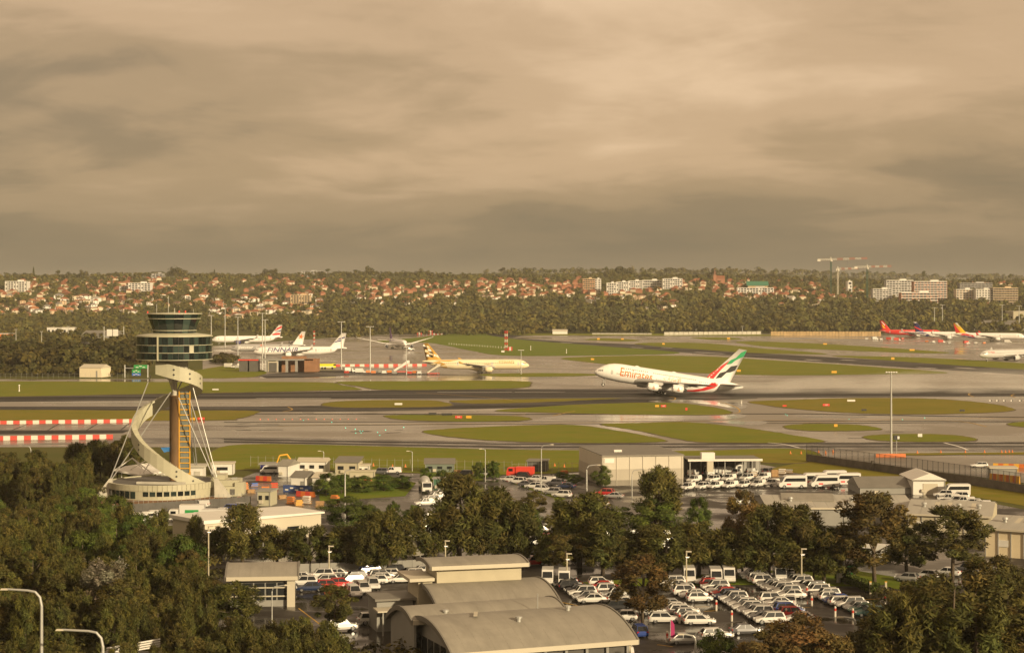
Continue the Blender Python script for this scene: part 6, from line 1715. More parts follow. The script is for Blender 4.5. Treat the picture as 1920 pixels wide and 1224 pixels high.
def car_mesh(L, W, Hh, hood, boot, belt, ws, rs, roof0, roof1, clear=.28):
    """side profile of the lower body and a tapering glasshouse; x forward"""
    x0, x1 = -L / 2, L / 2
    sec = [(x0, clear + .22, belt - .18, .80), (x0 + .12, clear, belt - .04, .90), (x0 + boot, clear, belt + .02, 1.0), (0, clear - .04, belt, 1.0), (x1 - hood, clear, belt - .03, 1.0), (x1 - .5, clear, belt - .17, .97), (x1 - .10, clear + .02, belt - .30, .86), (x1, clear + .15, belt - .40, .74)]
    vs, fs = [], []
    for x, zb, zt, w in sec:
        hw = W / 2 * w
        zm = zb + (zt - zb) * .45
        vs += [(x, -hw * .9, zb), (x, -hw, zm), (x, -hw * .93, zt), (x, hw * .93, zt), (x, hw, zm), (x, hw * .9, zb)]
    n = 6
    for i in range(len(sec) - 1):
        for k in range(n): fs.append((i * n + k, (i + 1) * n + k, (i + 1) * n + (k + 1) % n, i * n + (k + 1) % n))
    fs += [tuple(range(n)), tuple(range((len(sec) - 1) * n, len(sec) * n))[::-1]]
    b = MB().add(vs, fs)
    wb, wt = W * .43, W * .355
    zt = Hh
    bx0, bx1 = rs, ws          # foot of rear and front screens
    # roof panel and pillars
    b.add([(roof0, -wt, zt - .05), (roof1, -wt, zt - .05), (roof1, wt, zt - .05), (roof0, wt, zt - .05), (roof0 + .12, -wt * .9, zt), (roof1 - .12, -wt * .9, zt), (roof1 - .12, wt * .9, zt), (roof0 + .12, wt * .9, zt)],
          [(3, 2, 1, 0), (4, 5, 6, 7), (0, 1, 5, 4), (1, 2, 6, 5), (2, 3, 7, 6), (3, 0, 4, 7)])
    for sgn in (-1, 1):
        for xb, xt, wd in ((bx0, roof0, .10), (bx1, roof1, .05), ((bx0 + bx1) / 2, (roof0 + roof1) / 2, .035)):
            vs = [(xb - wd, sgn * wb * 1.01, belt - .03), (xb + wd, sgn * wb * 1.01, belt - .03), (xt + wd, sgn * wt * 1.02, zt - .03), (xt - wd, sgn * wt * 1.02, zt - .03)]
            b.add(vs + [(v[0], v[1] * .94, v[2]) for v in vs], [(0, 1, 2, 3), (7, 6, 5, 4), (0, 4, 5, 1), (1, 5, 6, 2), (2, 6, 7, 3), (3, 7, 4, 0)])
    body = b.mesh('body', PNT['white'])
    e = .02
    g = MB().add([(bx0, -wb, belt - .05), (bx1, -wb, belt - .05), (bx1, wb, belt - .05), (bx0, wb, belt - .05), (roof0 + e, -wt + e, zt - .04), (roof1 - e, -wt + e, zt - .04), (roof1 - e, wt - e, zt - .04), (roof0 + e, wt - e, zt - .04)],
                 [(4, 5, 6, 7), (0, 1, 5, 4), (1, 2, 6, 5), (2, 3, 7, 6), (3, 0, 4, 7)]).mesh('glass', m_cglass)
    return body, g
def wheel_mesh(r, w):
    vs, fs = [], []
    n = 14
    for y, rr in ((-w / 2, r * .6), (-w / 2, r * .92), (-w * .3, r), (w * .3, r), (w / 2, r * .92), (w / 2, r * .6)):
        for k in range(n): vs.append((rr * math.cos(2 * PI * k / n), y, rr * math.sin(2 * PI * k / n)))
    for i in range(5):
        for k in range(n): fs.append((i * n + k, i * n + (k + 1) % n, (i + 1) * n + (k + 1) % n, (i + 1) * n + k))
    ty = MB().add(vs, fs).mesh('tyre', m_tyre_r)
    vs = []
    for y in (-w * .42, w * .42):
        for k in range(n): vs.append((r * .62 * math.cos(2 * PI * k / n), y, r * .62 * math.sin(2 * PI * k / n)))
    ri = MB().add(vs, [tuple(range(n)), tuple(range(n, 2 * n))[::-1]]).mesh('rim', m_hub)
    return ty, ri
WH = wheel_mesh(.33, .22); WHL = wheel_mesh(.39, .26); WHT = wheel_mesh(.5, .3)
CAR = {  # body, glass, wheelbase x, track, wheel, light positions
 'sedan': (car_mesh(4.6, 1.82, 1.45, 1.15, .75, .92, 1.0, -1.75, -1.05, .35), (1.38, -1.38), .78, WH, (4.6, 1.82, .70)),
 'hatchback': (car_mesh(4.1, 1.76, 1.5, 1.0, .4, .95, .95, -1.85, -1.45, .35), (1.25, -1.25), .76, WH, (4.1, 1.76, .72)),
 'SUV': (car_mesh(4.65, 1.88, 1.72, 1.1, .4, 1.05, 1.0, -2.1, -1.75, .45, .34), (1.38, -1.38), .80, WHL, (4.65, 1.88, .82)),
 'wagon': (car_mesh(4.75, 1.82, 1.5, 1.15, .4, .93, 1.0, -2.15, -1.75, .38), (1.42, -1.4), .78, WH, (4.75, 1.82, .72)),
 'ute': (car_mesh(5.2, 1.9, 1.8, 1.25, .4, 1.08, 1.15, -.75, -.5, .6, .42), (1.6, -1.5), .82, WHL, (5.2, 1.9, .88)),
}
hlm = MB().box((0, 0, 0), (.12, .42, .16)).mesh('headlight', m_hl); tlm = MB().box((0, 0, 0), (.1, .3, .22)).mesh('tail_light', m_tl)
cnm = MB().box((-1.55, 0, 1.40), (1.9, 1.72, .72), taper=.86).mesh('canopy', PNT['white'])
def car(kind, colr, px, py, hd, where, roof_rack=False, group='cars in the car parks'):
    (body, glass), wx, tk, wh, (L, W, lz) = CAR[kind]
    t = thing('parked_car', None, 'car', G(px, py, 0) + Vector((0, 0, .03)), R(hd), group)
    put('body', body, t, m=PNT[colr]); put('glass', glass, t)
    for x in wx:
        for y in (-tk, tk):
            w = put('wheel', wh[0], t, (x, y, wh[0].vertices[0].co.x / .6 if False else (.33 if wh is WH else .39))); put('rim', wh[1], w)
    for y in (-1, 1):
        put('headlight', hlm, t, (L / 2 - .12, y * W * .32, lz)); put('tail_light', tlm, t, (-L / 2 + .06, y * W * .36, lz + .08))
    if kind == 'ute': put('canopy', cnm, t, m=PNT[colr])
    later(t, f'{colr} {kind}', where, px)
    return t
COLS = ['white'] * 9 + ['silver'] * 4 + ['grey'] * 3 + ['black', 'black', 'dark blue', 'red', 'blue']
KINDS = ['sedan', 'hatchback', 'SUV', 'wagon', 'SUV']
def row(x0, y0, x1, y1, n, hd, where, cols=None, kinds=None):
    for k in range(n):
        u = k / max(1, n - 1)
        # even steps on the ground, not in the picture
        p0, p1 = G(x0, y0), G(x1, y1)
        p = p0.lerp(p1, u)
        px, py = proj(p)
        c = (cols[k % len(cols)] if cols else rnd.choice(COLS)); kd = kinds[k % len(kinds)] if kinds else rnd.choice(KINDS)
        car(kd, c, px + rnd.uniform(-1.5, 1.5), py + rnd.uniform(-.6, .6), hd + rnd.uniform(-3, 3) + (180 if rnd.random() < .12 else 0), where)
W_ = ['white']
row(1110, 1130, 1056, 1096, 7, 186, 'in the car row right of the clerestory', ['white', 'silver', 'white', 'grey', 'black', 'black', 'grey'], ['sedan', 'sedan', 'SUV', 'hatchback', 'SUV'])
row(1172, 1136, 1126, 1098, 6, 8, 'in the row left of the small brown tree', ['white', 'white', 'silver', 'white', 'red', 'white'])
row(1168, 1162, 1150, 1146, 2, 186, 'below the row left of the small brown tree', ['white', 'black'])
row(1311, 1128, 1258, 1098, 6, 187, 'in the row right of the small brown tree', ['white', 'white', 'white', 'silver', 'white', 'white'], ['hatchback', 'sedan', 'SUV'])
row(1364, 1125, 1328, 1095, 6, 188, 'in the row headed by the dark SUV', ['dark blue', 'red', 'white', 'white', 'red', 'white'], ['SUV', 'hatchback', 'sedan'])
row(1312, 1170, 1262, 1140, 6, 7, 'in the row headed by the white wagon', ['white', 'white', 'silver', 'white', 'white', 'silver'], ['wagon', 'sedan', 'hatchback'])
row(1246, 1166, 1228, 1152, 2, 5, 'left of the row headed by the white wagon', W_)
row(1442, 1168, 1374, 1128, 8, 186, 'in the front middle row', ['white', 'grey', 'white', 'silver', 'white', 'white', 'silver', 'white'])
row(1500, 1165, 1450, 1130, 6, 8, 'in the row beside the front middle row', ['white', 'red', 'blue', 'white', 'white', 'white'])
row(1484, 1122, 1408, 1082, 9, 186, 'in the back middle row', ['white', 'white', 'white', 'white', 'silver', 'white', 'white', 'white', 'white'], ['sedan', 'SUV', 'SUV', 'wagon'])
row(1532, 1114, 1470, 1084, 7, 188, 'in the back right row', ['white', 'silver', 'white', 'white', 'white', 'grey', 'white'])
row(1632, 1154, 1548, 1122, 8, 187, 'in the front right row', ['teal', 'green', 'silver', 'white', 'white', 'blue', 'white', 'white'], ['wagon', 'sedan', 'hatchback', 'SUV'])
car('sedan', 'white', 1482, 1134, 262, 'standing alone between the middle rows')
row(1284, 1206, 1400, 1188, 3, 12, 'at the kerb below the car rows', ['silver', 'white', 'grey'], ['sedan', 'wagon'])
car('SUV', 'blue', 1198, 1192, 100, 'beside the right end of the front hall'); car('ute', 'white', 1172, 1232, 95, 'at the right end of the front hall')
row(582, 1108, 560, 1088, 3, 186, 'left of the red cars by the kiosk', ['dark blue', 'white', 'white'], ['sedan', 'SUV'])
row(618, 1103, 600, 1084, 3, 190, 'with the red cars by the kiosk', ['red', 'white', 'white']); row(640, 1100, 628, 1082, 3, 192, 'next to the red cars by the kiosk', ['red', 'silver', 'white'])
row(664, 1118, 700, 1104, 3, 285, 'nose-on behind the rear hall', W_, ['ute', 'SUV']); row(655, 1094, 690, 1078, 5, 200, 'before the boundary wall', ['white', 'grey', 'white', 'blue', 'white'])
row(700, 1094, 735, 1078, 5, 190, 'in the middle before the boundary wall', ['white', 'white', 'silver', 'white', 'black']); row(752, 1092, 790, 1076, 5, 190, 'at the right before the boundary wall', ['white', 'silver', 'white', 'black', 'white'])
row(640, 1182, 700, 1170, 2, 20, 'on the drive left of the halls', W_)
row(752, 1032, 796, 975, 10, 200, 'glimpsed through the trees by the side road'); row(782, 1030, 815, 980, 7, 200, 'in the second row glimpsed through the trees')
row(1000, 1060, 1046, 1000, 9, 195, 'glimpsed right of the belt trees', ['red', 'blue', 'white', 'white', 'grey', 'white']); row(985, 1040, 1010, 990, 6, 195, 'glimpsed behind the clerestory')
for x in range(5): row(1090 + x * 66, 1056, 1118 + x * 66, 1010, 5, 198, f'in the {ORD[x]} half-hidden row behind the belt')
row(798, 948, 826, 930, 4, 196, 'by the mixer truck', W_, ['ute', 'SUV'])
row(957, 902, 1052, 932, 7, 158, 'queueing on the middle road', ['white', 'white', 'grey', 'white', 'white', 'silver', 'white'])
row(985, 897, 1062, 915, 5, 158, 'in the far lane of the middle road', ['black', 'white', 'white', 'grey', 'dark blue'], ['SUV', 'sedan', 'ute'])
car('SUV', 'red', 1134, 929, 160, 'beside the plain box shed'); car('sedan', 'silver', 1151, 934, 160, 'beside the plain box shed'); car('sedan', 'white', 1122, 948, 158, 'coming down the middle road')
row(1290, 918, 1446, 911, 7, 232, 'in the front line of the utes yard', W_, ['ute', 'SUV', 'ute']); row(1302, 904, 1432, 899, 5, 232, 'in the back line of the utes yard', W_, ['ute', 'SUV'])
row(1300, 893, 1440, 888, 6, 60, 'under the open shed', ['white', 'grey', 'white', 'silver'], ['ute', 'SUV'])
row(1385, 945, 1405, 960, 2, 20, 'behind the russet tree', ['white', 'orange'])
row(372, 952, 446, 944, 2, 172, 'in the tower yard', ['white', 'red'], ['ute', 'sedan']); row(400, 968, 445, 955, 4, 170, 'at the tower yard gate', ['white', 'white', 'blue', 'silver'])
row(1778, 940, 1838, 952, 5, 170, 'behind the pale warehouse', W_, ['ute', 'SUV']); row(1770, 932, 1800, 936, 2, 170, 'beside the gabled store', W_, ['SUV'])
car('wagon', 'white', 1836, 876, 178, 'on the apron by the orange barriers')
car('SUV', 'black', 870, 893, 175, 'on the perimeter road'); car('sedan', 'white', 905, 893, 178, 'on the perimeter road'); car('ute', 'white', 735, 888, 178, 'behind the hedge by the perimeter road'); car('SUV', 'grey', 712, 889, 178, 'behind the hedge by the perimeter road')
row(1700, 1090, 1850, 1068, 5, 150, 'on the exit road at the right', ['silver', 'white', 'white', 'grey'])
# ---- minibuses
vb = MB().prism_xz([(-2.9, .35), (2.7, .35), (2.95, .6), (2.9, 1.1), (2.35, 1.35), (1.75, 2.35), (1.35, 2.62), (-2.85, 2.62), (-2.95, 2.4)], -.98, .98).mesh('body', PNT['white'])
vg = MB()
for sgn in (-1, 1): vg.prism_xz([(-2.6, 1.45), (1.95, 1.45), (1.5, 2.15), (-2.6, 2.15)], sgn * .985 - .01, sgn * .985 + .01)
side_g = vg.mesh('side_glass', m_cglass)
ws_g = MB().add([(2.38, -.85, 1.38), (2.38, .85, 1.38), (1.80, .8, 2.32), (1.80, -.8, 2.32)], [(0, 1, 2, 3)])
ws_g.v = [(v[0] + .04, v[1], v[2] + .02) for v in ws_g.v]; ws_g = ws_g.mesh('windscreen', m_cglass)
m_redtxt = mat('decal_red', (.6, .03, .03), .4)
dec = MB().box((.9, -.99, .9), (.9, .02, .3)).box((.9, .99, .9), (.9, .02, .3)).mesh('decal', m_redtxt)
def minibus(label, px, py, hd, s=1.0, mcol='white', decal=True):
    t = thing('minibus', label, 'minibus', G(px, py) + Vector((0, 0, .03)), R(hd), 'white minibuses'); t.scale = (s, s, s)
    put('body', vb, t, m=PNT[mcol]); put('side_glass', side_g, t); put('windscreen', ws_g, t)
    if decal: put('decal', dec, t)
    for x in (1.85, -1.75):
        for y in (-.88, .88): w = put('wheel', WHL[0], t, (x, y, .39)); put('rim', WHL[1], w)
    for y in (-.7, .7): put('headlight', hlm, t, (2.9, y, .95)); put('tail_light', tlm, t, (-2.93, y, 1.1))
for l, x, y in (('leftmost of the five white minibuses in the yard', 1485, 915), ('second white minibus from the left, half behind its neighbour', 1523, 910), ('front white minibus with a red decal in the middle of the five', 1545, 914), ('fourth white minibus, at the back of the five', 1560, 905), ('rightmost of the five white minibuses by the bank', 1586, 910)):
    minibus(l, x, y, 186, 1.18)
for k, (x, y) in enumerate(((1027, 1094), (1058, 1096), (1292, 1091), (1342, 1093), (1366, 1090), (1462, 1088))): minibus(f'white minibus facing the camera behind the car rows, {ordw(k)} from left', x, y, 268, .95, decal=False)
for k, (x, y) in enumerate(((243, 978), (258, 980), (276, 976), (290, 973))): minibus(f'white van below the tower yard fence, {ordw(k)} from left', x, y, 200, .72, decal=False)
minibus('white van on the bank behind the gabled store', 1792, 930, 182, 1.1, decal=False); minibus('white van at the perimeter road near the compound', 505, 887, 180, .8, decal=False)
# ---- trucks
def truck(label, px, py, hd, mbox, mcab, L=7.0, h=3.2, name='box_truck', sign=None):
    t = thing(name, label, 'truck', G(px, py) + Vector((0, 0, .03)), R(hd))
    if mbox: MB().box((-1.2, 0, 1.0 + (h - 1.0) / 2), (L - 2.4, 2.4, h - 1.0)).build('box', mbox, t)
    MB().prism_xz([(L / 2 - 2.2, .6), (L / 2, .6), (L / 2, 1.5), (L / 2 - .35, 2.6), (L / 2 - 2.2, 2.7)], -1.15, 1.15).build('cab', mcab, t)
    MB().add([(L / 2 + .02, -1, 1.5), (L / 2 + .02, 1, 1.5), (L / 2 - .30, 1, 2.5), (L / 2 - .30, -1, 2.5)], [(0, 1, 2, 3)]).build('windscreen', m_cglass, t)
    for y in (-1.16, 1.16): MB().box((L / 2 - 1.1, y, 2.0), (1.1, .03, .7)).build('side_window', m_cglass, t)
    MB().box((0, 0, .75), (L, 1.0, .3)).build('chassis', m_dk, t)
    for x in (L / 2 - 1.2, -L / 2 + 1.4, -L / 2 + 2.5):
        for y in (-1.0, 1.0): w = put('wheel', WHT[0], t, (x, y, .5)); put('rim', WHT[1], w)
    for y in (-.85, .85): put('headlight', hlm, t, (L / 2, y, .9))
    if sign:
        for y in (-1.22, 1.22): MB().box((-1.2, y, 2.2), (2.8, .03, .8)).build('side_sign', sign, t)
    return t
m_sgr = mat('sign_green', (.02, .25, .06), .5); m_sbl = mat('sign_blue', (.03, .12, .45), .5)
bt = truck('white box truck with a green side panel below the tower yard', 350, 978, 182, PNT['white'], PNT['white'], 7.5, 3.6, sign=m_sgr)
truck('white box truck right of the one with the green panel', 395, 985, 175, PNT['white'], PNT['white'], 8, 3.4)
truck('red tipper truck near the dark container', 976, 895, 170, m_red, m_red, 7, 2.8, 'tipper_truck'); truck('white flatbed truck under the open shed', 1345, 892, 200, m_steel, PNT['white'], 7, 2.4, 'flatbed_truck')
truck('truck with grey box under the open shed', 1398, 889, 200, m_wallg, PNT['white'], 7, 3.4)
mx_ = truck('concrete mixer truck with grey drum in the yard', 797, 922, 280, None, PNT['white'], 8.2, 2.8, 'mixer_truck')
dr = MB().lathe([(.3, -3.2), (.8, -2.6), (1.3, -.8), (1.2, .6), (.6, 1.4), (0, 1.5)], 18, (-.5, 0, 2.4), 'x').build('drum', m_steel, mx_, True); dr.rotation_euler[1] = R(8)
truck('long white bus on the exit road behind the trees', 1622, 1052, 160, PNT['white'], PNT['white'], 11, 3.1, 'coach')
# excavator
ex = thing('excavator', 'yellow excavator with bent arm in the building compound', 'excavator', G(556, 882), R(200))
MB().box((0, 0, 1.5), (2.6, 2.2, 1.3)).build('body', m_yel, ex); MB().box((.8, .5, 2.5), (1.2, 1.0, 1.2)).build('cab', m_cglass, ex)
for y in (-1, 1): MB().prism_xz([(-1.8, .1), (1.8, .1), (2.1, .5), (1.8, .9), (-1.8, .9), (-2.1, .5)], y - .25, y + .25).build('track', m_dk, ex)
MB().tube([(1, 0, 2), (2.6, 0, 4.4), (4.6, 0, 4.2)], [.3, .28, .22], 6).build('boom', m_yel, ex); MB().tube([(4.6, 0, 4.2), (5.6, 0, 1.6)], [.22, .15], 6).build('stick', m_yel, ex); MB().box((5.6, 0, 1.2), (.8, .8, .9)).build('bucket', m_dk, ex)

# ------------------------------------------------------------------ masts, lamps, signs, barriers, fences
def mast(label, px, ytop, ybase, head=3.2, r=.22, name='light_mast', Y=None, nl=5):
    g = G(px, ybase) if Y is None else Vector(((px - CX) / F * Y, Y, 0))
    s_ = F / g.y; h = CAMZ - (ytop - HY) / s_
    t = thing(name, label, 'light mast', g, 0, 'apron light masts')
    MB().tube([(0, 0, 0), (0, 0, h * .45), (0, 0, h)], [r * 1.25, r, r * .65], 8).build('pole', m_steel, t)
    MB().box((0, 0, h + .1), (head, .35, .28)).build('crossbar', m_steel, t)
    lm = MB().box((0, -.35, 0), (.5, .55, .3)).mesh('floodlight', m_wht)
    for k in range(nl): put('floodlight', lm, t, (head * (-.42 + .84 * k / (nl - 1)), 0, h + .25))
    return t
mast('tall floodlight mast standing by the fence at the right', 1671, 699, 852, 3.4, .29)
for k, (x, yt, yb) in enumerate(((396, 592, 668), (422, 577, 652), (446, 595, 668), (492, 588, 690), (497, 600, 680), (640, 604, 692), (694, 613, 700))): mast(f'slim apron light mast among the parked white jets, {ordw(k)} from left', x, yt, yb, 4.4, .34)
mast('short light mast before the golden jet tail', 762, 651, 703, 2.4, .25); mast('short light mast at the nose of the golden jet', 977, 657, 702, 3.4, .2)
for k, (x, yt) in enumerate(((1752, 577), (1767, 572), (1879, 572), (1911, 574))): mast(f'far light mast above the terminal pier, {ordw(k)} from left', x, yt, 622, 6.5, .5)
for k, (x, yt, yb) in enumerate(sorted(((30, 618, 650), (78, 622, 655), (135, 575, 598), (184, 573, 600), (216, 577, 600), (128, 612, 640), (1305, 608, 624), (1100, 590, 618), (795, 584, 615), (858, 583, 615), (922, 588, 612), (1392, 612, 626)))): mast(f'distant thin pole among the trees beyond the airfield, {ordw(k)} from left', x, yt, yb, 2.0, .28, 'distant_pole', nl=2)
# street lamps with a bent arm
m_lampon = mat('lamp_glow', (1.0, .86, .70), .4, emis=4.0)
def lamp(label, px, ytop, Y=None, ybase=None, arm=-2.2, r=.1, base=None):
    Yv = G(px, ybase).y if Y is None else Y
    s_ = F / Yv; h = CAMZ - (ytop - HY) / s_
    t = thing('street_lamp', label, 'street lamp', ((px - CX) / s_, Yv, 0), 0, 'street lamps with bent arms')
    sg = 1 if arm > 0 else -1
    q = min(abs(arm) * .45, 1.6)
    pts = [(0, 0, 0), (0, 0, h - q * 1.1), (sg * q * .12, 0, h - q * .5), (sg * q * .45, 0, h - q * .12), (sg * q, 0, h - .02), (arm, 0, h + .12)]
    MB().tube(pts, [r * 1.3, r, r * .95, r * .85, r * .8, r * .7], 8).build('pole', m_steel, t)
    MB().box((arm + sg * .35, 0, h + .12), (.9, .34, .18), taper=.75).build('lamp_head', m_trim, t)
    if base: MB().box((0, -.05, base), (.9, .3, .5)).build('bracket_box', m_trim, t)
    return t
lamp('big bent street lamp at the bottom left edge, taller of two', 78, 1106, 212, arm=-3.9, r=.17, base=6.2); lamp('big bent street lamp at the bottom left, right of the taller', 193, 1182, 205, arm=-4.4, r=.17)
lamp('bent street lamp rising over the grass by the dark container', 1015, 834, ybase=925, arm=2.2, r=.1); lamp('thick bent street lamp before the plain box shed', 1100, 872, ybase=920, arm=2.6, r=.16); lamp('thin bent street lamp against the plain box shed', 1185, 880, ybase=930, arm=2.8, r=.09)
lamp('bent street lamp beside the green bushes', 647, 881, ybase=940, arm=1.4, r=.14); lamp('thin street lamp behind the white huts', 607, 846, ybase=886, arm=-.8, r=.09); lamp('thin street lamp left of the glazed kiosk', 773, 846, ybase=884, arm=-.8, r=.09); lamp('thin street lamp by the round bushes', 910, 842, ybase=900, arm=-.8, r=.09)
lamp('street lamp in front of the kiosk windows', 510, 1098, Y=262, arm=1.8, r=.08); lamp('bent lamp at the bottom right among the trees', 1604, 1158, Y=240, arm=-1.6, r=.2); lamp('bent lamp over the silver car at the bottom', 1304, 1190, Y=238, arm=-1.5, r=.13)
lamp('small bent lamp at the left edge by the wet road', 58, 836, ybase=870, arm=-2.6, r=.12)
# car-park posts with lit heads
for k, (x, yt, yb) in enumerate(((617, 1022, 1084), (835, 1012, 1072), (1063, 1036, 1098), (1287, 1032, 1096), (1503, 1027, 1096), (391, 985, 1095))):
    g = G(x, yb); s_ = F / g.y; h = (yb - yt) / s_
    t = thing('car_park_lamp', f'straight car-park lamp post with lit head, {ordw(k + 1) if k < 5 else "first"} from left', 'lamp post', g, 0, 'car-park lamp posts')
    MB().tube([(0, 0, 0), (0, 0, h)], [.13, .11], 8).build('pole', m_wallc, t)
    MB().box((.35, -.2, h - .1), (.9, .4, .16)).build('lamp_head', m_trim, t); MB().box((.15, -.3, h - .95), (.7, .3, .14)).build('lower_lamp', m_trim, t); MB().box((.15, -.3, h - 1.03), (.5, .22, .05)).build('lamp_glass', m_lampon, t)
# red and white water barriers
m_bred = mat('barrier_red', (.46, .045, .028), .5); m_bwht = mat('barrier_white', (.56, .52, .45), .5); m_borg = mat('barrier_orange', (.50, .13, .025), .5)
def barrier_mesh(L, h=1.1, w=.6): return MB().add([(-L / 2, -w / 2, 0), (L / 2, -w / 2, 0), (L / 2, w / 2, 0), (-L / 2, w / 2, 0), (-L / 2, -w * .35, h * .4), (L / 2, -w * .35, h * .4), (L / 2, w * .35, h * .4), (-L / 2, w * .35, h * .4), (-L / 2, -w * .2, h), (L / 2, -w * .2, h), (L / 2, w * .2, h), (-L / 2, w * .2, h)],
    [(3, 2, 1, 0), (8, 9, 10, 11)] + [q for k in (0, 4) for q in ((k, k + 1, k + 5, k + 4), (k + 1, k + 2, k + 6, k + 5), (k + 2, k + 3, k + 7, k + 6), (k + 3, k, k + 4, k + 7))]).mesh('water_barrier', m_bred)
def barrier_row(x0, y0, x1, y1, n, h, where, m1=None, m2=None, w=.6, name='water_barrier', g1='red', g2='white'):
    p0, p1 = G(x0, y0), G(x1, y1)
    L = (p1 - p0).length / n
    me = barrier_mesh(L * .98, h, w); a = math.atan2(p1.y - p0.y, p1.x - p0.x)
    for k in range(n):
        p = p0.lerp(p1, (k + .5) / n)
        o = put(name, me, None, p + Vector((0, 0, .06)), a, m=(m1 or m_bred) if k % 2 else (m2 or m_bwht))
        o['category'] = 'barrier'; o['group'] = 'plastic water barriers'
        later(o, f'{g1 if k % 2 else g2} plastic barrier', where, proj(p)[0])
barrier_row(-12, 795.5, 254, 792, 22, 1.25, 'in the far striped line left of the tower'); barrier_row(-20, 826, 212, 822.5, 18, 1.4, 'in the near striped line left of the tower')
barrier_row(620, 687.5, 800, 686.5, 20, 1.5, 'in the striped line behind the golden jet tail'); barrier_row(1642, 857, 1698, 857, 6, 1.0, 'round the foot of the tall mast', m_borg, m_borg, 1.0, g1='orange', g2='orange')
barrier_row(1862, 876, 1960, 879, 10, 1.1, 'by the white car on the apron', m_borg, m_yel, g1='orange', g2='yellow'); barrier_row(1856, 902, 1912, 908, 9, 2.0, 'before the grey container behind the fence', m_borg, m_yel, .5, g1='orange', g2='yellow')
barrier_row(556, 930, 590, 932, 4, 1.2, 'below the blue hoarding', m_borg, m_bred, g1='orange', g2='red'); barrier_row(480, 901, 508, 902, 4, 1.2, 'at the left of the building compound', m_borg, m_bred, g1='orange', g2='red')
barrier_row(1664, 606 + 40, 1720, 647, 1, .5, 'low by the far red jet', m_bred, m_wht) if False else None
# blue hoarding with lettering
def banner(label, x0, x1, y, h, txt):
    p0, p1 = G(x0, y), G(x1, y + 1.5); w = (p1 - p0).length
    t = thing('hoarding', label, 'hoarding', p0, math.atan2(p1.y - p0.y, p1.x - p0.x))
    MB().box((w / 2, 0, h / 2), (w, .1, h)).build('panel', mat('hoarding_blue', (.04, .07, .20), .6), t)
    for k in range(4): MB().box((w * k / 3, .12, h / 2), (.08, .08, h)).build('post', m_steel, t)
    b = MB()
    for k in range(5): b.box((w * (.12 + .17 * k), -.06, h * (.35 + .25 * (k % 2))), (w * .11, .02, h * .2))
    o = b.build('print_marks', m_wht, t); o['kind'] = 'stuff'
banner('blue printed hoarding in front of the white huts', 531, 586, 922, 1.7, ''); banner('short blue hoarding right of the white huts', 595, 616, 925, 1.7, '')
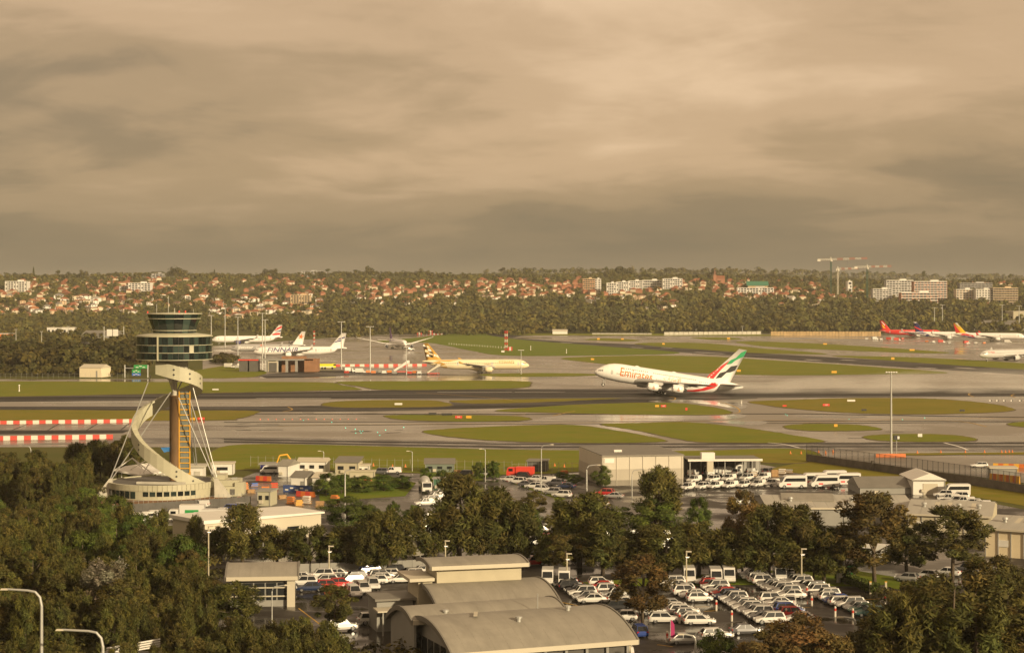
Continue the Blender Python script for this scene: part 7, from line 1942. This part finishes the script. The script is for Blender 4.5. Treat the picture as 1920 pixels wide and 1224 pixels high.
# airfield signs
def sign(px, py, w, h, m, desc, where, legs=True, txt=None, black=False):
    g = G(px, py)
    t = thing('airfield_sign', None, 'sign', g, 0, 'airfield signs')
    MB().box((0, 0, h / 2 + .25), (w, .3, h)).build('panel', m, t)
    for x in (-w * .35, w * .35): MB().box((x, 0, .14), (.15, .15, .3)).build('leg', m_dk, t)
    if txt:
        v, f = text_mesh(txt, h * .9); k = min(1, w * .85 / max(.1, v[:, 0].max()))
        vs = [(float(a * k - v[:, 0].max() * k / 2), -.17, float(b_ + h * .25 + .22)) for a, b_ in v[:, :2]]
        MB().add(vs, f).build('sign_text', m_wht if not black else m_black, t)
    later(t, desc, where, px)
S_ = 1.0
for x, y, w, h, m, d, wh, tx_ in ((860, 785, 2.6, .9, m_red, 'red holding sign', 'on the narrow grass strip', '34L'), (879, 785, 2.0, .9, m_yel, 'yellow direction sign', 'on the narrow grass strip', None), (1244, 764, 2.2, .9, m_red, 'red holding sign', 'on the grass below the take-off jet', '16R'), (1232, 764, 1.6, .9, m_yel, 'yellow direction sign', 'on the grass below the take-off jet', None),
     (1287, 770, .8, 1.0, m_red, 'small red panel', 'on the grass below the take-off jet', None), (1549, 762, 2.8, .9, m_red, 'red holding sign', 'on the big right grass island', '16R'), (1567, 801, 1.2, .9, m_yel, 'yellow direction sign', 'on the small grass oval', None), (1471, 763, 1.6, .6, m_red, 'red low sign', 'at the tip of the big right island', None),
     (1596, 753.5, 3.4, .8, m_wht, 'white marker board', 'on the big right grass island', None), (747, 760, 3.2, .8, m_wht, 'white marker board', 'on the left grass oval', None), (404, 732, 3.0, .6, m_wht, 'white marker board', 'on the left runway grass', None), (377, 788, 2.6, .9, m_red, 'red holding sign', 'behind the tower stays', '16R'), (361, 788.5, 1.8, .9, m_yel, 'yellow direction sign', 'behind the tower stays', None),
     (1804, 772, 2, .7, m_dk, 'black-backed sign', 'on the big right grass island', None), (1620, 771, 2, .7, m_dk, 'black-backed sign', 'on the big right island near its middle', None), (1725, 820, 1.4, 1.0, m_wht, 'white-backed sign', 'on the right grass oval', None), (811, 778.5, 3, .8, m_dk, 'black-backed sign', 'above the narrow grass strip', None), (838, 779.5, 4, .8, m_dk, 'long black-backed sign', 'above the narrow grass strip', None),
     (1385, 697.5, 2.4, 1.2, m_yel, 'yellow sign', 'right of the flag tail', None), (1244, 646.5, 2.2, 1.4, m_yel, 'yellow sign', 'by the crossing runway', None), (1122, 637, 2.6, 1.4, m_yel, 'yellow sign', 'at the far taxiway', None), (1674, 674.5, 2.2, 1.4, m_yel, 'yellow sign', 'right part of the crossing runway', None), (1111, 675.5, 2.2, 1.2, m_yel, 'yellow sign', 'left tip of the middle grass', None), (1710, 658, 4.0, 1.2, m_yel, 'long yellow sign', 'before the far red jet', None),
     (1547, 646.5, 3.2, 1.2, m_yel, 'long yellow sign', 'on the far grass stripe', None), (1564, 700, 3.0, 1.2, m_yel, 'yellow and black sign', 'low on the middle grass', None), (1366, 636, 3, 1.4, m_yel, 'yellow sign', 'on the farthest grass', None), (1167, 637, 2.6, 1.2, m_yel, 'second yellow sign', 'at the far taxiway', None), (943, 661, 2.4, 1.4, m_wht, 'white board', 'by the red and white mast', None)):
    sign(x, y, w, h, m, d, wh, tx_ is not None, tx_)
# white runway distance posts and marker balls
for k, (x, yt, yb) in enumerate(((36, 721, 734), (995, 648.5, 656.5), (1062, 654.5, 662.5), (1390, 750.5, 756))):
    g = G(x, yb); h = (yb - yt) * g.y / F
    o = tag(MB().lathe([(.35, 0), (.35, h * .2), (.22, h * .25), (.22, h * .8), (.4, h * .85), (.4, h), (0, h)], 10).build('marker_post', m_wht), None, 'post', 'white marker posts'); o.location = g
    later(o, 'white airfield marker post', 'standing on the grass', x)
for k, x in enumerate((1856, 1869, 1882, 1896, 1912)):
    g = G(x, 754.5); t = thing('guard_light', None, 'light', g, 0, 'guard lights on the right taxiway')
    MB().box((0, 0, .8), (.5, .4, .7)).build('lamp_box', m_wht, t); MB().tube([(0, 0, 0), (0, 0, .5)], .08, 6).build('post', m_dk, t); MB().box((.5, 0, .8), (.5, .35, .6)).build('hood', m_dk, t)
    later(t, 'black and white guard light', 'at the right edge of the taxiways', x)
m_teal_l = mat('taxi_light_green', (.05, .75, .55), .4, emis=1.2); m_red_l = mat('edge_light_red', (.9, .12, .05), .4, emis=.6)
for k, (x, y) in enumerate(((648, 802), (666, 804.5), (675, 808), (680, 808.5), (667, 812), (677, 811.5), (708, 810.5), (712, 816), (723, 806), (622, 791.5), (569, 788), (757, 801), (1473, 777), (1476, 779), (1592, 786), (1692, 786.5), (1734, 783.5))):
    o = tag(MB().lathe([(.14, 0), (.13, .1), (0, .15)], 8).build('taxiway_light', m_teal_l), None, 'light', 'green taxiway lights'); o.location = G(x, y) + Vector((0, 0, .03)); later(o, 'tiny green taxiway light', 'on the wet concrete', x)
for k, x in enumerate(range(488, 680, 15)):
    o = tag(MB().lathe([(.2, 0), (.18, .12), (0, .2)], 8).build('edge_light', m_red_l), None, 'light', 'red edge lights'); o.location = G(x, 787.4 - .002 * x) + Vector((0, 0, .03)); later(o, 'tiny red light', 'in the row across the wet concrete', x)
# cones
cm = MB().lathe([(.42, 0), (.42, .06), (.3, .06), (.06, .95), (0, .95)], 10).mesh('traffic_cone', m_orange)
for x, y in ((1482, 851), (1502, 851), (1535, 849), (1548, 850), (1562, 848), (1720, 850), (1764, 849), (1810, 849), (1846, 849), (1878, 849), (1885, 849), (1892, 848.5), (1898, 848.5), (672, 868), (676, 876), (700, 874), (736, 876), (760, 876), (1025, 876), (1040, 874), (1058, 876)):
    o = tag(put('traffic_cone', cm, None, G(x, y) + Vector((0, 0, .09)), scale=0.9), None, 'cone', 'orange traffic cones'); later(o, 'orange traffic cone', 'along the perimeter grass' if x < 1100 else 'on the apron by the fence', x)
# the walled fence at the right
FP = [(1512, 864, 528), (1620, 879, 503), (1720, 893.5, 482), (1820, 908, 463), (1925, 925, 443), (2000, 938, 430)]
fw = thing('blast_fence', 'concrete wall topped by tall dark mesh posts running along the apron edge', 'fence', G(1512, 864))
pts = [G(x, y) - G(1512, 864) for x, y, _ in FP]
m_wallk = mat('fence_wall', (.10, .085, .07), .85, var=.25, scale=.4)
allp = []
for i in range(len(pts) - 1):
    n = 10
    for k in range(n):
        a, c = pts[i].lerp(pts[i + 1], k / n), pts[i].lerp(pts[i + 1], (k + 1) / n)
        d = c - a; m_ = (a + c) / 2
        MB().box((m_.x, m_.y, 1.0), (d.length - .04, .28, 2.0), math.atan2(d.y, d.x)).build('wall_panel', m_wallk, fw)
        MB().box((a.x, a.y, 3.3), (.12, .12, 2.7)).build('post', m_dk, fw)
        for z in (2.2, 4.6): MB().box((m_.x, m_.y, z), (d.length, .05, .06), math.atan2(d.y, d.x)).build('rail', m_dk, fw)
m_mesh = bpy.data.materials.new('wire_mesh'); m_mesh.use_nodes = True
nt = m_mesh.node_tree; bs = nt.nodes['Principled BSDF']; bs.inputs['Base Color'].default_value = (.02, .018, .016, 1)
tr_ = nt.nodes.new('ShaderNodeBsdfTransparent'); ms_ = nt.nodes.new('ShaderNodeMixShader'); ms_.inputs[0].default_value = .26
nt.links.new(tr_.outputs[0], ms_.inputs[1]); nt.links.new(bs.outputs[0], ms_.inputs[2]); nt.links.new(ms_.outputs[0], nt.nodes['Material Output'].inputs[0])
for i in range(len(pts) - 1):
    a, c = pts[i], pts[i + 1]
    MB().add([(a.x, a.y, 2.0), (c.x, c.y, 2.0), (c.x, c.y, 4.6), (a.x, a.y, 4.6)], [(0, 1, 2, 3)]).build('wire_mesh', m_mesh, fw)
MB().box((pts[2].x * .62, pts[2].y * .62, 1.3), (1.0, .8, 2.6)).build('wall_pier', m_wallk, fw)
# light chain fence along the near grass
def post_fence(label, x0, y0, x1, y1, n, h):
    p0, p1 = G(x0, y0), G(x1, y1)
    t = thing('wire_fence', label, 'fence', p0); d = p1 - p0; a = math.atan2(d.y, d.x)
    pm = MB().tube([(0, 0, 0), (0, 0, h), (0, -.25, h + .3)], .045, 5).mesh('post', m_steel)
    for k in range(n + 1): put('post', pm, t, d * (k / n))
    for z in (h * .4, h * .95): MB().box((d.x / 2, d.y / 2, z), (d.length, .03, .03), a).build('wire', m_steel, t)
post_fence('thin wire fence on the grass behind the compound', 470, 874, 960, 884, 34, 2.6); post_fence('grey yard fence below the round tower base', 205, 962, 470, 944, 30, 2.4); post_fence('thin wire fence beyond the taxiway at the left', 0, 709, 240, 709, 24, 2.6)
post_fence('thin wire fence before the plain box shed', 960, 886, 1085, 884, 10, 2.4)
yf = thing('yard_screen', 'grey screen fence round the tower yard', 'fence', G(205, 964))
d = G(470, 946) - G(205, 964)
for k in range(22): q = d * ((k + .5) / 22); MB().box((q.x, q.y, .95), (d.length / 22 - .03, .06, 1.9), math.atan2(d.y, d.x)).build('screen_panel', m_walld, yf)
# camera cabinet on a pole
cb = thing('pole_cabinet', 'dark boxed camera with white face on a thin pole by the tall mast', 'camera', G(1681, 857))
MB().tube([(0, 0, 0), (0, 0, 5)], .12, 6).build('pole', m_steel, cb); MB().box((0, 0, 5.7), (1.7, 1.0, 1.3)).build('housing', m_dk, cb); MB().box((.45, -.52, 5.7), (.6, .06, .8)).build('face', m_wht, cb)
hut('grey_container', 'grey ribbed container behind the fence at the right edge', 1857, 1906, 897, 2.6, 5, m_wallg, m_trim, R(-6), 'flat')
# red and white instrument mast, localiser arrays, wind cone mast
def rw_mast(label, px, ytop, ybase, r=1.0, base=True):
    g = G(px, ybase); h = (ybase - ytop) * g.y / F
    t = thing('instrument_mast', label, 'mast', g)
    n = 7
    for k in range(n):
        b = MB()
        for x in (-r, r):
            for y in (-r, r): b.tube([(x, y, h * k / n), (x, y, h * (k + 1) / n)], r * .28, 4)
        b.tube([(-r, -r, h * k / n), (r, -r, h * (k + 1) / n)], r * .2, 4).tube([(r, -r, h * k / n), (-r, -r, h * (k + 1) / n)], r * .2, 4)
        b.build('lattice_section', m_bred if k % 2 == 0 else m_bwht, t)
    if base: MB().box((3.2, 0, 1.6), (3.6, 3, 3.2)).build('equipment_box', m_bred, t); MB().box((3.2, -1.6, 1.6), (1.4, .2, 3.2)).build('box_band', m_bwht, t)
rw_mast('red and white lattice mast on the grass right of the purple-tailed jet', 949, 620, 657.5); rw_mast('thin red and white mast behind the parked white jets', 589, 620, 646, .5, False)
def array(label, x0, x1, y, n, h, m):
    p0, p1 = G(x0, y), G(x1, y); t = thing('antenna_array', label, 'antenna', p0); d = p1 - p0
    for k in range(n): MB().box((d.x * k / (n - 1), 0, h / 2), (abs(d.x) / n * .7, 1.2, h)).build('element', m if k % 2 == 0 else m_bwht, t)
    MB().box((d.x / 2, 0, h * .9), (abs(d.x), .6, .4)).build('beam', m, t)
array('long orange and white aerial array at the far field edge', 822, 896, 619.5, 18, 3.0, m_borg); array('dark red and white aerial array left of the long orange one', 783, 835, 627.5, 16, 4.5, m_bred)
p0, p1 = G(842, 646), G(945, 653); al = thing('approach_lights', 'row of small white lights on stalks crossing the green', 'lights', p0)
for k in range(22): q = (p1 - p0) * (k / 21); MB().tube([(q.x, q.y, 0), (q.x, q.y, 1.5)], .2, 5).build('light_stalk', m_wht, al)
# walls at the far edge
def far_wall(label, x0, x1, y0, y1, n, h, m, m2=None):
    p0, p1 = G(x0, y0), G(x1, y1); t = thing('far_wall', label, 'wall', p0); d = p1 - p0; a = math.atan2(d.y, d.x)
    for k in range(n): q = d * ((k + .5) / n); MB().box((q.x, q.y, h / 2), (d.length / n * .92, .6, h * (1 + .08 * (k % 2))), a).build('wall_panel', m, t)
far_wall('ochre panelled blast wall left of the far red jet', 1445, 1652, 629.5, 630, 34, 4.6, mat('blast_wall', (.40, .28, .14), .8, var=.2, scale=.2)); far_wall('long pale low wall at the far edge of the field', 1245, 1427, 628.5, 627, 20, 3.4, m_conc); far_wall('thin white kerb wall left of the long pale wall', 1110, 1222, 627, 627.5, 14, 1.6, m_conc)
# ground equipment
def stairs(label, px, py, hd, m=m_wht, s=1.0):
    t = thing('passenger_stairs', label, 'stairs', G(px, py), R(hd)); t.scale = (s, s, s)
    MB().prism_xz([(-4, .8), (-3.4, .8), (3.2, 5.2), (4.2, 5.2), (4.2, 4.8), (3.3, 4.8)], -1.1, 1.1).build('flight', m, t)
    for y in (-1.15, 1.15): MB().prism_xz([(-4, 1.9), (-3.4, 1.9), (3.2, 6.3), (4.2, 6.3), (4.2, 5.1), (3.2, 5.1), (-3.6, .8)], y - .04, y + .04).build('side_panel', m, t)
    MB().box((0, 0, .7), (7.5, 2.2, .5)).build('chassis', m_bred, t)
    for x in (-2.8, 2.6):
        for y in (-1, 1): w = put('wheel', WHL[0], t, (x, y, .39)); put('rim', WHL[1], w)
    MB().tube([(2.6, -.9, .8), (2.6, -.9, 4.6)], .1, 6).tube([(2.6, .9, .8), (2.6, .9, 4.6)], .1, 6).build('prop', m_steel, t)
stairs('white passenger stairs behind the striped barriers', 752, 699, 10, s=1.15); stairs('grey passenger stairs at the tail of the golden jet', 812, 702, 15, m_trim, .95)
def gse(label, px, py, hd, m, kind='cart'):
    t = thing('service_vehicle' if kind == 'truck' else 'baggage_cart', label, 'service vehicle' if kind == 'truck' else 'cart', G(px, py), R(hd), 'ground service equipment')
    if kind == 'truck':
        MB().box((-.8, 0, 1.9), (4.6, 2.3, 2.2)).build('box', m, t); MB().box((2.4, 0, 1.4), (1.7, 2.2, 1.7), taper=.85).build('cab', m_wht, t); MB().box((2.7, 0, 1.8), (1.3, 2.1, .6)).build('windscreen', m_cglass, t)
    else:
        MB().box((0, 0, .7), (3.0, 1.6, .2)).build('deck', m, t); MB().box((0, 0, 1.3), (2.6, 1.4, 1.0)).build('load', m, t); MB().box((0, 0, 2.1), (3.0, 1.6, .1)).build('cover', m_wht, t)
        for x in (-1.4, 1.4): MB().tube([(x, 0, .7), (x, 0, 2.1)], .06, 5).build('post', m_steel, t)
    for x in (-1.4 if kind != 'truck' else -2, 1.3 if kind != 'truck' else 2.1):
        for y in (-.75, .75): w = put('wheel', WH[0], t, (x, y, .33)); put('rim', WH[1], w)
    later(t, label, '', px); del t['label']
def gse_row(specs, where):
    for x, y, m, kd, nm in specs:
        t = None
        gse(nm + ' ' + where, x, y, rnd.uniform(-30, 30), m, kd)
OR, WT, RD, GY = m_orange, m_wht, m_bred, m_steel
gse_row([(655, 698, WT, 'truck', 'white service vehicle'), (676, 700, WT, 'truck', 'white service vehicle'), (690, 700, OR, 'cart', 'orange baggage cart'), (700, 701, OR, 'cart', 'orange baggage cart'), (710, 700, GY, 'cart', 'grey baggage cart'), (720, 701, WT, 'cart', 'white baggage cart'), (730, 700, OR, 'cart', 'orange baggage cart'), (740, 702, GY, 'cart', 'grey baggage cart'), (768, 702, RD, 'cart', 'red baggage cart'), (778, 701, OR, 'cart', 'orange baggage cart'), (785, 702, GY, 'cart', 'grey baggage cart'), (650, 701, RD, 'cart', 'red baggage cart')], 'in the equipment park left of the golden jet')
gse_row([(x, y, rnd.choice((WT, WT, GY, RD, OR)), rnd.choice(('truck', 'cart')), 'small ramp unit') for x, y in ((1640, 637), (1652, 638), (1660, 637), (1668, 638), (1674, 637), (1682, 639), (1692, 637), (1738, 642), (1750, 643), (1765, 643), (1780, 645), (1812, 645), (1830, 645), (1845, 645), (1625, 637), (1815, 646))], 'by the far terminal jets')
gse_row([(1890, 643, WT, 'truck', 'large white catering truck'), (430, 690, WT, 'truck', 'white service vehicle'), (445, 691, GY, 'cart', 'grey baggage cart'), (455, 690, WT, 'truck', 'white service vehicle')], 'near the terminal stands')
# road sign gantries at the left
def gantry(label, x0, x1, ytop, ybase, panels):
    g = G(x0, ybase); s_ = F / g.y; t = thing('sign_gantry', label, 'sign', g)
    h = (ybase - ytop) / s_; w = (x1 - x0) / s_
    for x in (0, w): MB().tube([(x, 0, 0), (x, 0, h)], .35, 6).build('post', m_steel, t)
    MB().tube([(0, 0, h * .75), (w, 0, h * .75)], .25, 6).build('beam', m_steel, t)
    for a, c, y0, y1, m in panels:
        MB().box(((a + c) / 2 * w, -.4, h * (y0 + y1) / 2), ((c - a) * w, .2, h * (y1 - y0))).build('panel', m, t)
        b = MB()
        for k in range(3): b.box(((a + (c - a) * (.25 + .25 * k)) * w, -.53, h * (y0 + (y1 - y0) * (.35 + .3 * (k % 2)))), ((c - a) * w * .2, .04, h * (y1 - y0) * .2))
        o = b.build('print_marks', m_wht, t); o['kind'] = 'stuff'
gantry('gantry with green and blue road signs left of the tower neck', 234, 277, 684, 708, [(.4, .98, .72, 1.0, m_sgr), (.32, .7, .38, .66, m_sgr), (.32, .7, .16, .36, m_sbl)])
gantry('gantry with two white panels beyond the thicket', 195, 232, 612, 648, [(.15, .42, .5, .85, m_wht), (.46, .72, .5, .85, m_wht)])
gantry('white and green parking signs by the exit road', 1572, 1600, 1058, 1092, [(.02, .36, .3, .75, m_wht), (.5, .98, .1, .95, m_sgr)])
# stacked materials in the compound and under the open shed
m_pal = mat('timber', (.33, .20, .09), .8, var=.2, scale=1.5)
for k, (x, y, m) in enumerate(((448, 925, m_wht), (458, 918, m_orange), (470, 924, m_pal), (476, 912, m_sbl), (498, 922, m_orange), (515, 915, m_red), (528, 935, m_pal), (545, 945, m_orange), (560, 948, m_yel), (575, 944, m_wht), (600, 950, m_pal), (628, 935, m_orange), (1296, 890, m_steel), (1320, 888, m_pal), (1372, 890, m_dk), (1412, 892, m_steel), (1452, 893, m_pal), (1466, 888, m_wht), (1480, 886, m_steel), (690, 905, m_orange), (858, 893, m_pal), (1058, 888, m_orange))):
    t = thing('material_stack', None, 'stack', G(x, y), rnd.uniform(-.6, .6), 'stacked building materials')
    for i in range(rnd.choice((2, 3, 4))):
        MB().box((rnd.uniform(-.15, .15), 0, .12 + .42 * i), (2.0, 1.1, .14)).build('pallet', m_pal, t); MB().box((rnd.uniform(-.1, .1), 0, .34 + .42 * i), (rnd.uniform(1.3, 1.9), 1.0, .26)).build('load', m, t)
    later(t, {'signal_orange': 'orange', 'signal_red': 'red', 'white_paint': 'white', 'timber': 'timber', 'sign_blue': 'blue', 'safety_yellow': 'yellow', 'galvanised_steel': 'grey steel', 'dark_metal': 'dark'}[m.name] + ' pallet stack', 'in the building compound' if x < 1000 else 'in the shed yard', x)
# bollards and flags in the car park
bm = MB().lathe([(.16, 0), (.16, 1.5), (.1, 1.58), (0, 1.6)], 10).mesh('bollard', m_bwht)
b1 = MB().lathe([(.17, .9), (.17, 1.3)], 10).mesh('red_band', m_bred)
for x, y in ((1157, 1128), (1288, 1126), (1387, 1122), (1343, 1144), (1274, 1168), (1372, 1164), (1513, 1117), (1522, 1136), (1554, 1112), (1566, 1156), (1474, 1160), (1660, 1132), (1599, 1160), (1251, 1204)):
    t = thing('bollard', None, 'bollard', G(x, y), 0, 'red and white bollards'); put('post', bm, t); put('red_band', b1, t); later(t, 'red and white bollard', 'between the car rows', x)
fl = thing('feather_flag', 'magenta feather flag beside the silver car at the bottom', 'flag', G(1257, 1206))
MB().tube([(0, 0, 0), (0, 0, 3.2)], .05, 6).build('pole', m_steel, fl); MB().prism_xz([(.05, .5), (.6, .7), (.55, 2.6), (.2, 3.2), (.05, 3.2)], -.02, .02).build('cloth', mat('flag_magenta', (.35, .02, .12), .7), fl)
for k, (x, y) in enumerate(((1632, 1112), (1661, 1112))):
    t = thing('timber_post', f'ochre timber post at the car-park exit, {ORD[k]} from left', 'post', G(x, y)); MB().box((0, 0, .9), (.3, .3, 1.8)).build('post', m_wallc, t); MB().box((0, 0, 1.85), (.36, .36, .1)).build('cap', m_yel, t)
hg_ = thing('clipped_hedge', 'dark clipped hedge along the car-park exit', 'hedge', G(1575, 1088))
d = G(1640, 1112) - G(1575, 1088)
P = np.concatenate([np.array(d * u) + nr.uniform(-.8, .8, (260, 3)) * np.array([1, 1, .8]) + np.array([0, 0, .9]) for u in np.linspace(0, 1, 16)])
put('foliage', quad_mesh('foliage', leaf_quads(P, np.full(len(P), .14), 1.6), LM['fig']), hg_); MB().tube([(0, 0, .1), tuple(d + Vector((0, 0, .1)))], .1, 5).build('stem', m_bark, hg_)
for x0, y0, x1, y1 in ((1042, 1126, 1105, 1140), (1258, 1138, 1330, 1137), (1320, 1146, 1345, 1144), (1485, 1140, 1520, 1138), (1080, 1140, 1150, 1160), (1232, 1208, 1262, 1212), (560, 1140, 600, 1170), (1560, 1128, 1680, 1120)):
    line('painted_line', [(x0, y0), ((x0 + x1) / 2, (y0 + y1) / 2), (x1, y1)], .22, m_yellow, .03)
# parapet of the approach ramp at the bottom left
pp = thing('ramp_parapet', 'white slatted parapet at the bottom edge left of centre', 'wall', (0, 0, 0))
a, c = A(200, 1224, 226), A(300, 1206, 232); a.z -= .4; c.z -= .4
pp.location = (a.x, a.y, 0); d = c - a; an_ = math.atan2(d.y, d.x)
MB().box((d.x / 2, d.y / 2, a.z / 2), (math.hypot(d.x, d.y), .5, a.z)).build('wall', m_wallg, pp)
for k in range(4): MB().box((d.x / 2, d.y / 2, a.z + .15 + k * .28), (math.hypot(d.x, d.y), .12, .18), an_).build('slat', m_wht, pp)
# ---- spray thrown up behind the take-off jet
sp0, sp1 = G(1262, 737), G(1960, 733)
d = sp1 - sp0; Ls = math.hypot(d.x, d.y)
so = put('spray', MB().add([(0, -7, .1), (Ls, -26, .1), (Ls, 26, .1), (0, 7, .1), (0, -6, 3.2), (Ls, -22, 13), (Ls, 22, 13), (0, 6, 3.2)], [(3, 2, 1, 0), (4, 5, 6, 7), (0, 1, 5, 4), (1, 2, 6, 5), (2, 3, 7, 6), (3, 0, 4, 7)]).mesh('spray'))
so.location = (sp0.x, sp0.y, 0); so.rotation_euler[2] = math.atan2(d.y, d.x)
tag(so, 'thin veil of water spray behind the take-off jet', 'spray', kind='stuff')
mv = bpy.data.materials.new('spray_mist'); mv.use_nodes = True; nt = mv.node_tree; nt.nodes.clear()
ou = nt.nodes.new('ShaderNodeOutputMaterial'); pv = nt.nodes.new('ShaderNodeVolumePrincipled')
pv.inputs['Color'].default_value = (.9, .87, .82, 1); pv.inputs['Anisotropy'].default_value = 0.1
tcx = nt.nodes.new('ShaderNodeTexCoord'); mpn = nt.nodes.new('ShaderNodeMapping'); mpn.inputs['Scale'].default_value = (.03, .06, .16)
nz_ = nt.nodes.new('ShaderNodeTexNoise'); nz_.inputs['Scale'].default_value = 1; nz_.inputs['Detail'].default_value = 4
sx_ = nt.nodes.new('ShaderNodeSeparateXYZ')
nt.links.new(tcx.outputs['Object'], mpn.inputs[0]); nt.links.new(mpn.outputs[0], nz_.inputs['Vector']); nt.links.new(tcx.outputs['Object'], sx_.inputs[0])
m1 = nt.nodes.new('ShaderNodeMapRange')
for i, v in ((1, .38), (2, .7), (3, 0.0), (4, .065)): m1.inputs[i].default_value = v
nt.links.new(nz_.outputs[0], m1.inputs[0])
m2 = nt.nodes.new('ShaderNodeMapRange')       # thins out upwards
for i, v in ((1, 0), (2, 11), (3, 1), (4, 0)): m2.inputs[i].default_value = v
nt.links.new(sx_.outputs[2], m2.inputs[0])
mm_ = nt.nodes.new('ShaderNodeMath'); mm_.operation = 'MULTIPLY'; nt.links.new(m1.outputs[0], mm_.inputs[0]); nt.links.new(m2.outputs[0], mm_.inputs[1])
nt.links.new(mm_.outputs[0], pv.inputs['Density']); nt.links.new(pv.outputs[0], ou.inputs['Volume'])
so.data.materials.append(mv)
# ---- the damp air itself
hz_ = put('haze', MB().box((0, 6200, 47), (24000, 13400, 100)).mesh('haze'))
hz_.location = (0, 0, 0)
tag(hz_, 'thin warm haze over the whole airfield and hills', 'haze', kind='stuff')
mh = bpy.data.materials.new('haze_air'); mh.use_nodes = True; nt = mh.node_tree; nt.nodes.clear()
ou = nt.nodes.new('ShaderNodeOutputMaterial'); pv = nt.nodes.new('ShaderNodeVolumePrincipled')
pv.inputs['Color'].default_value = (.92, .90, .86, 1); pv.inputs['Density'].default_value = 0.000042; pv.inputs['Anisotropy'].default_value = 0.0
nt.links.new(pv.outputs[0], ou.inputs['Volume']); hz_.data.materials.append(mh)

flush_labels()
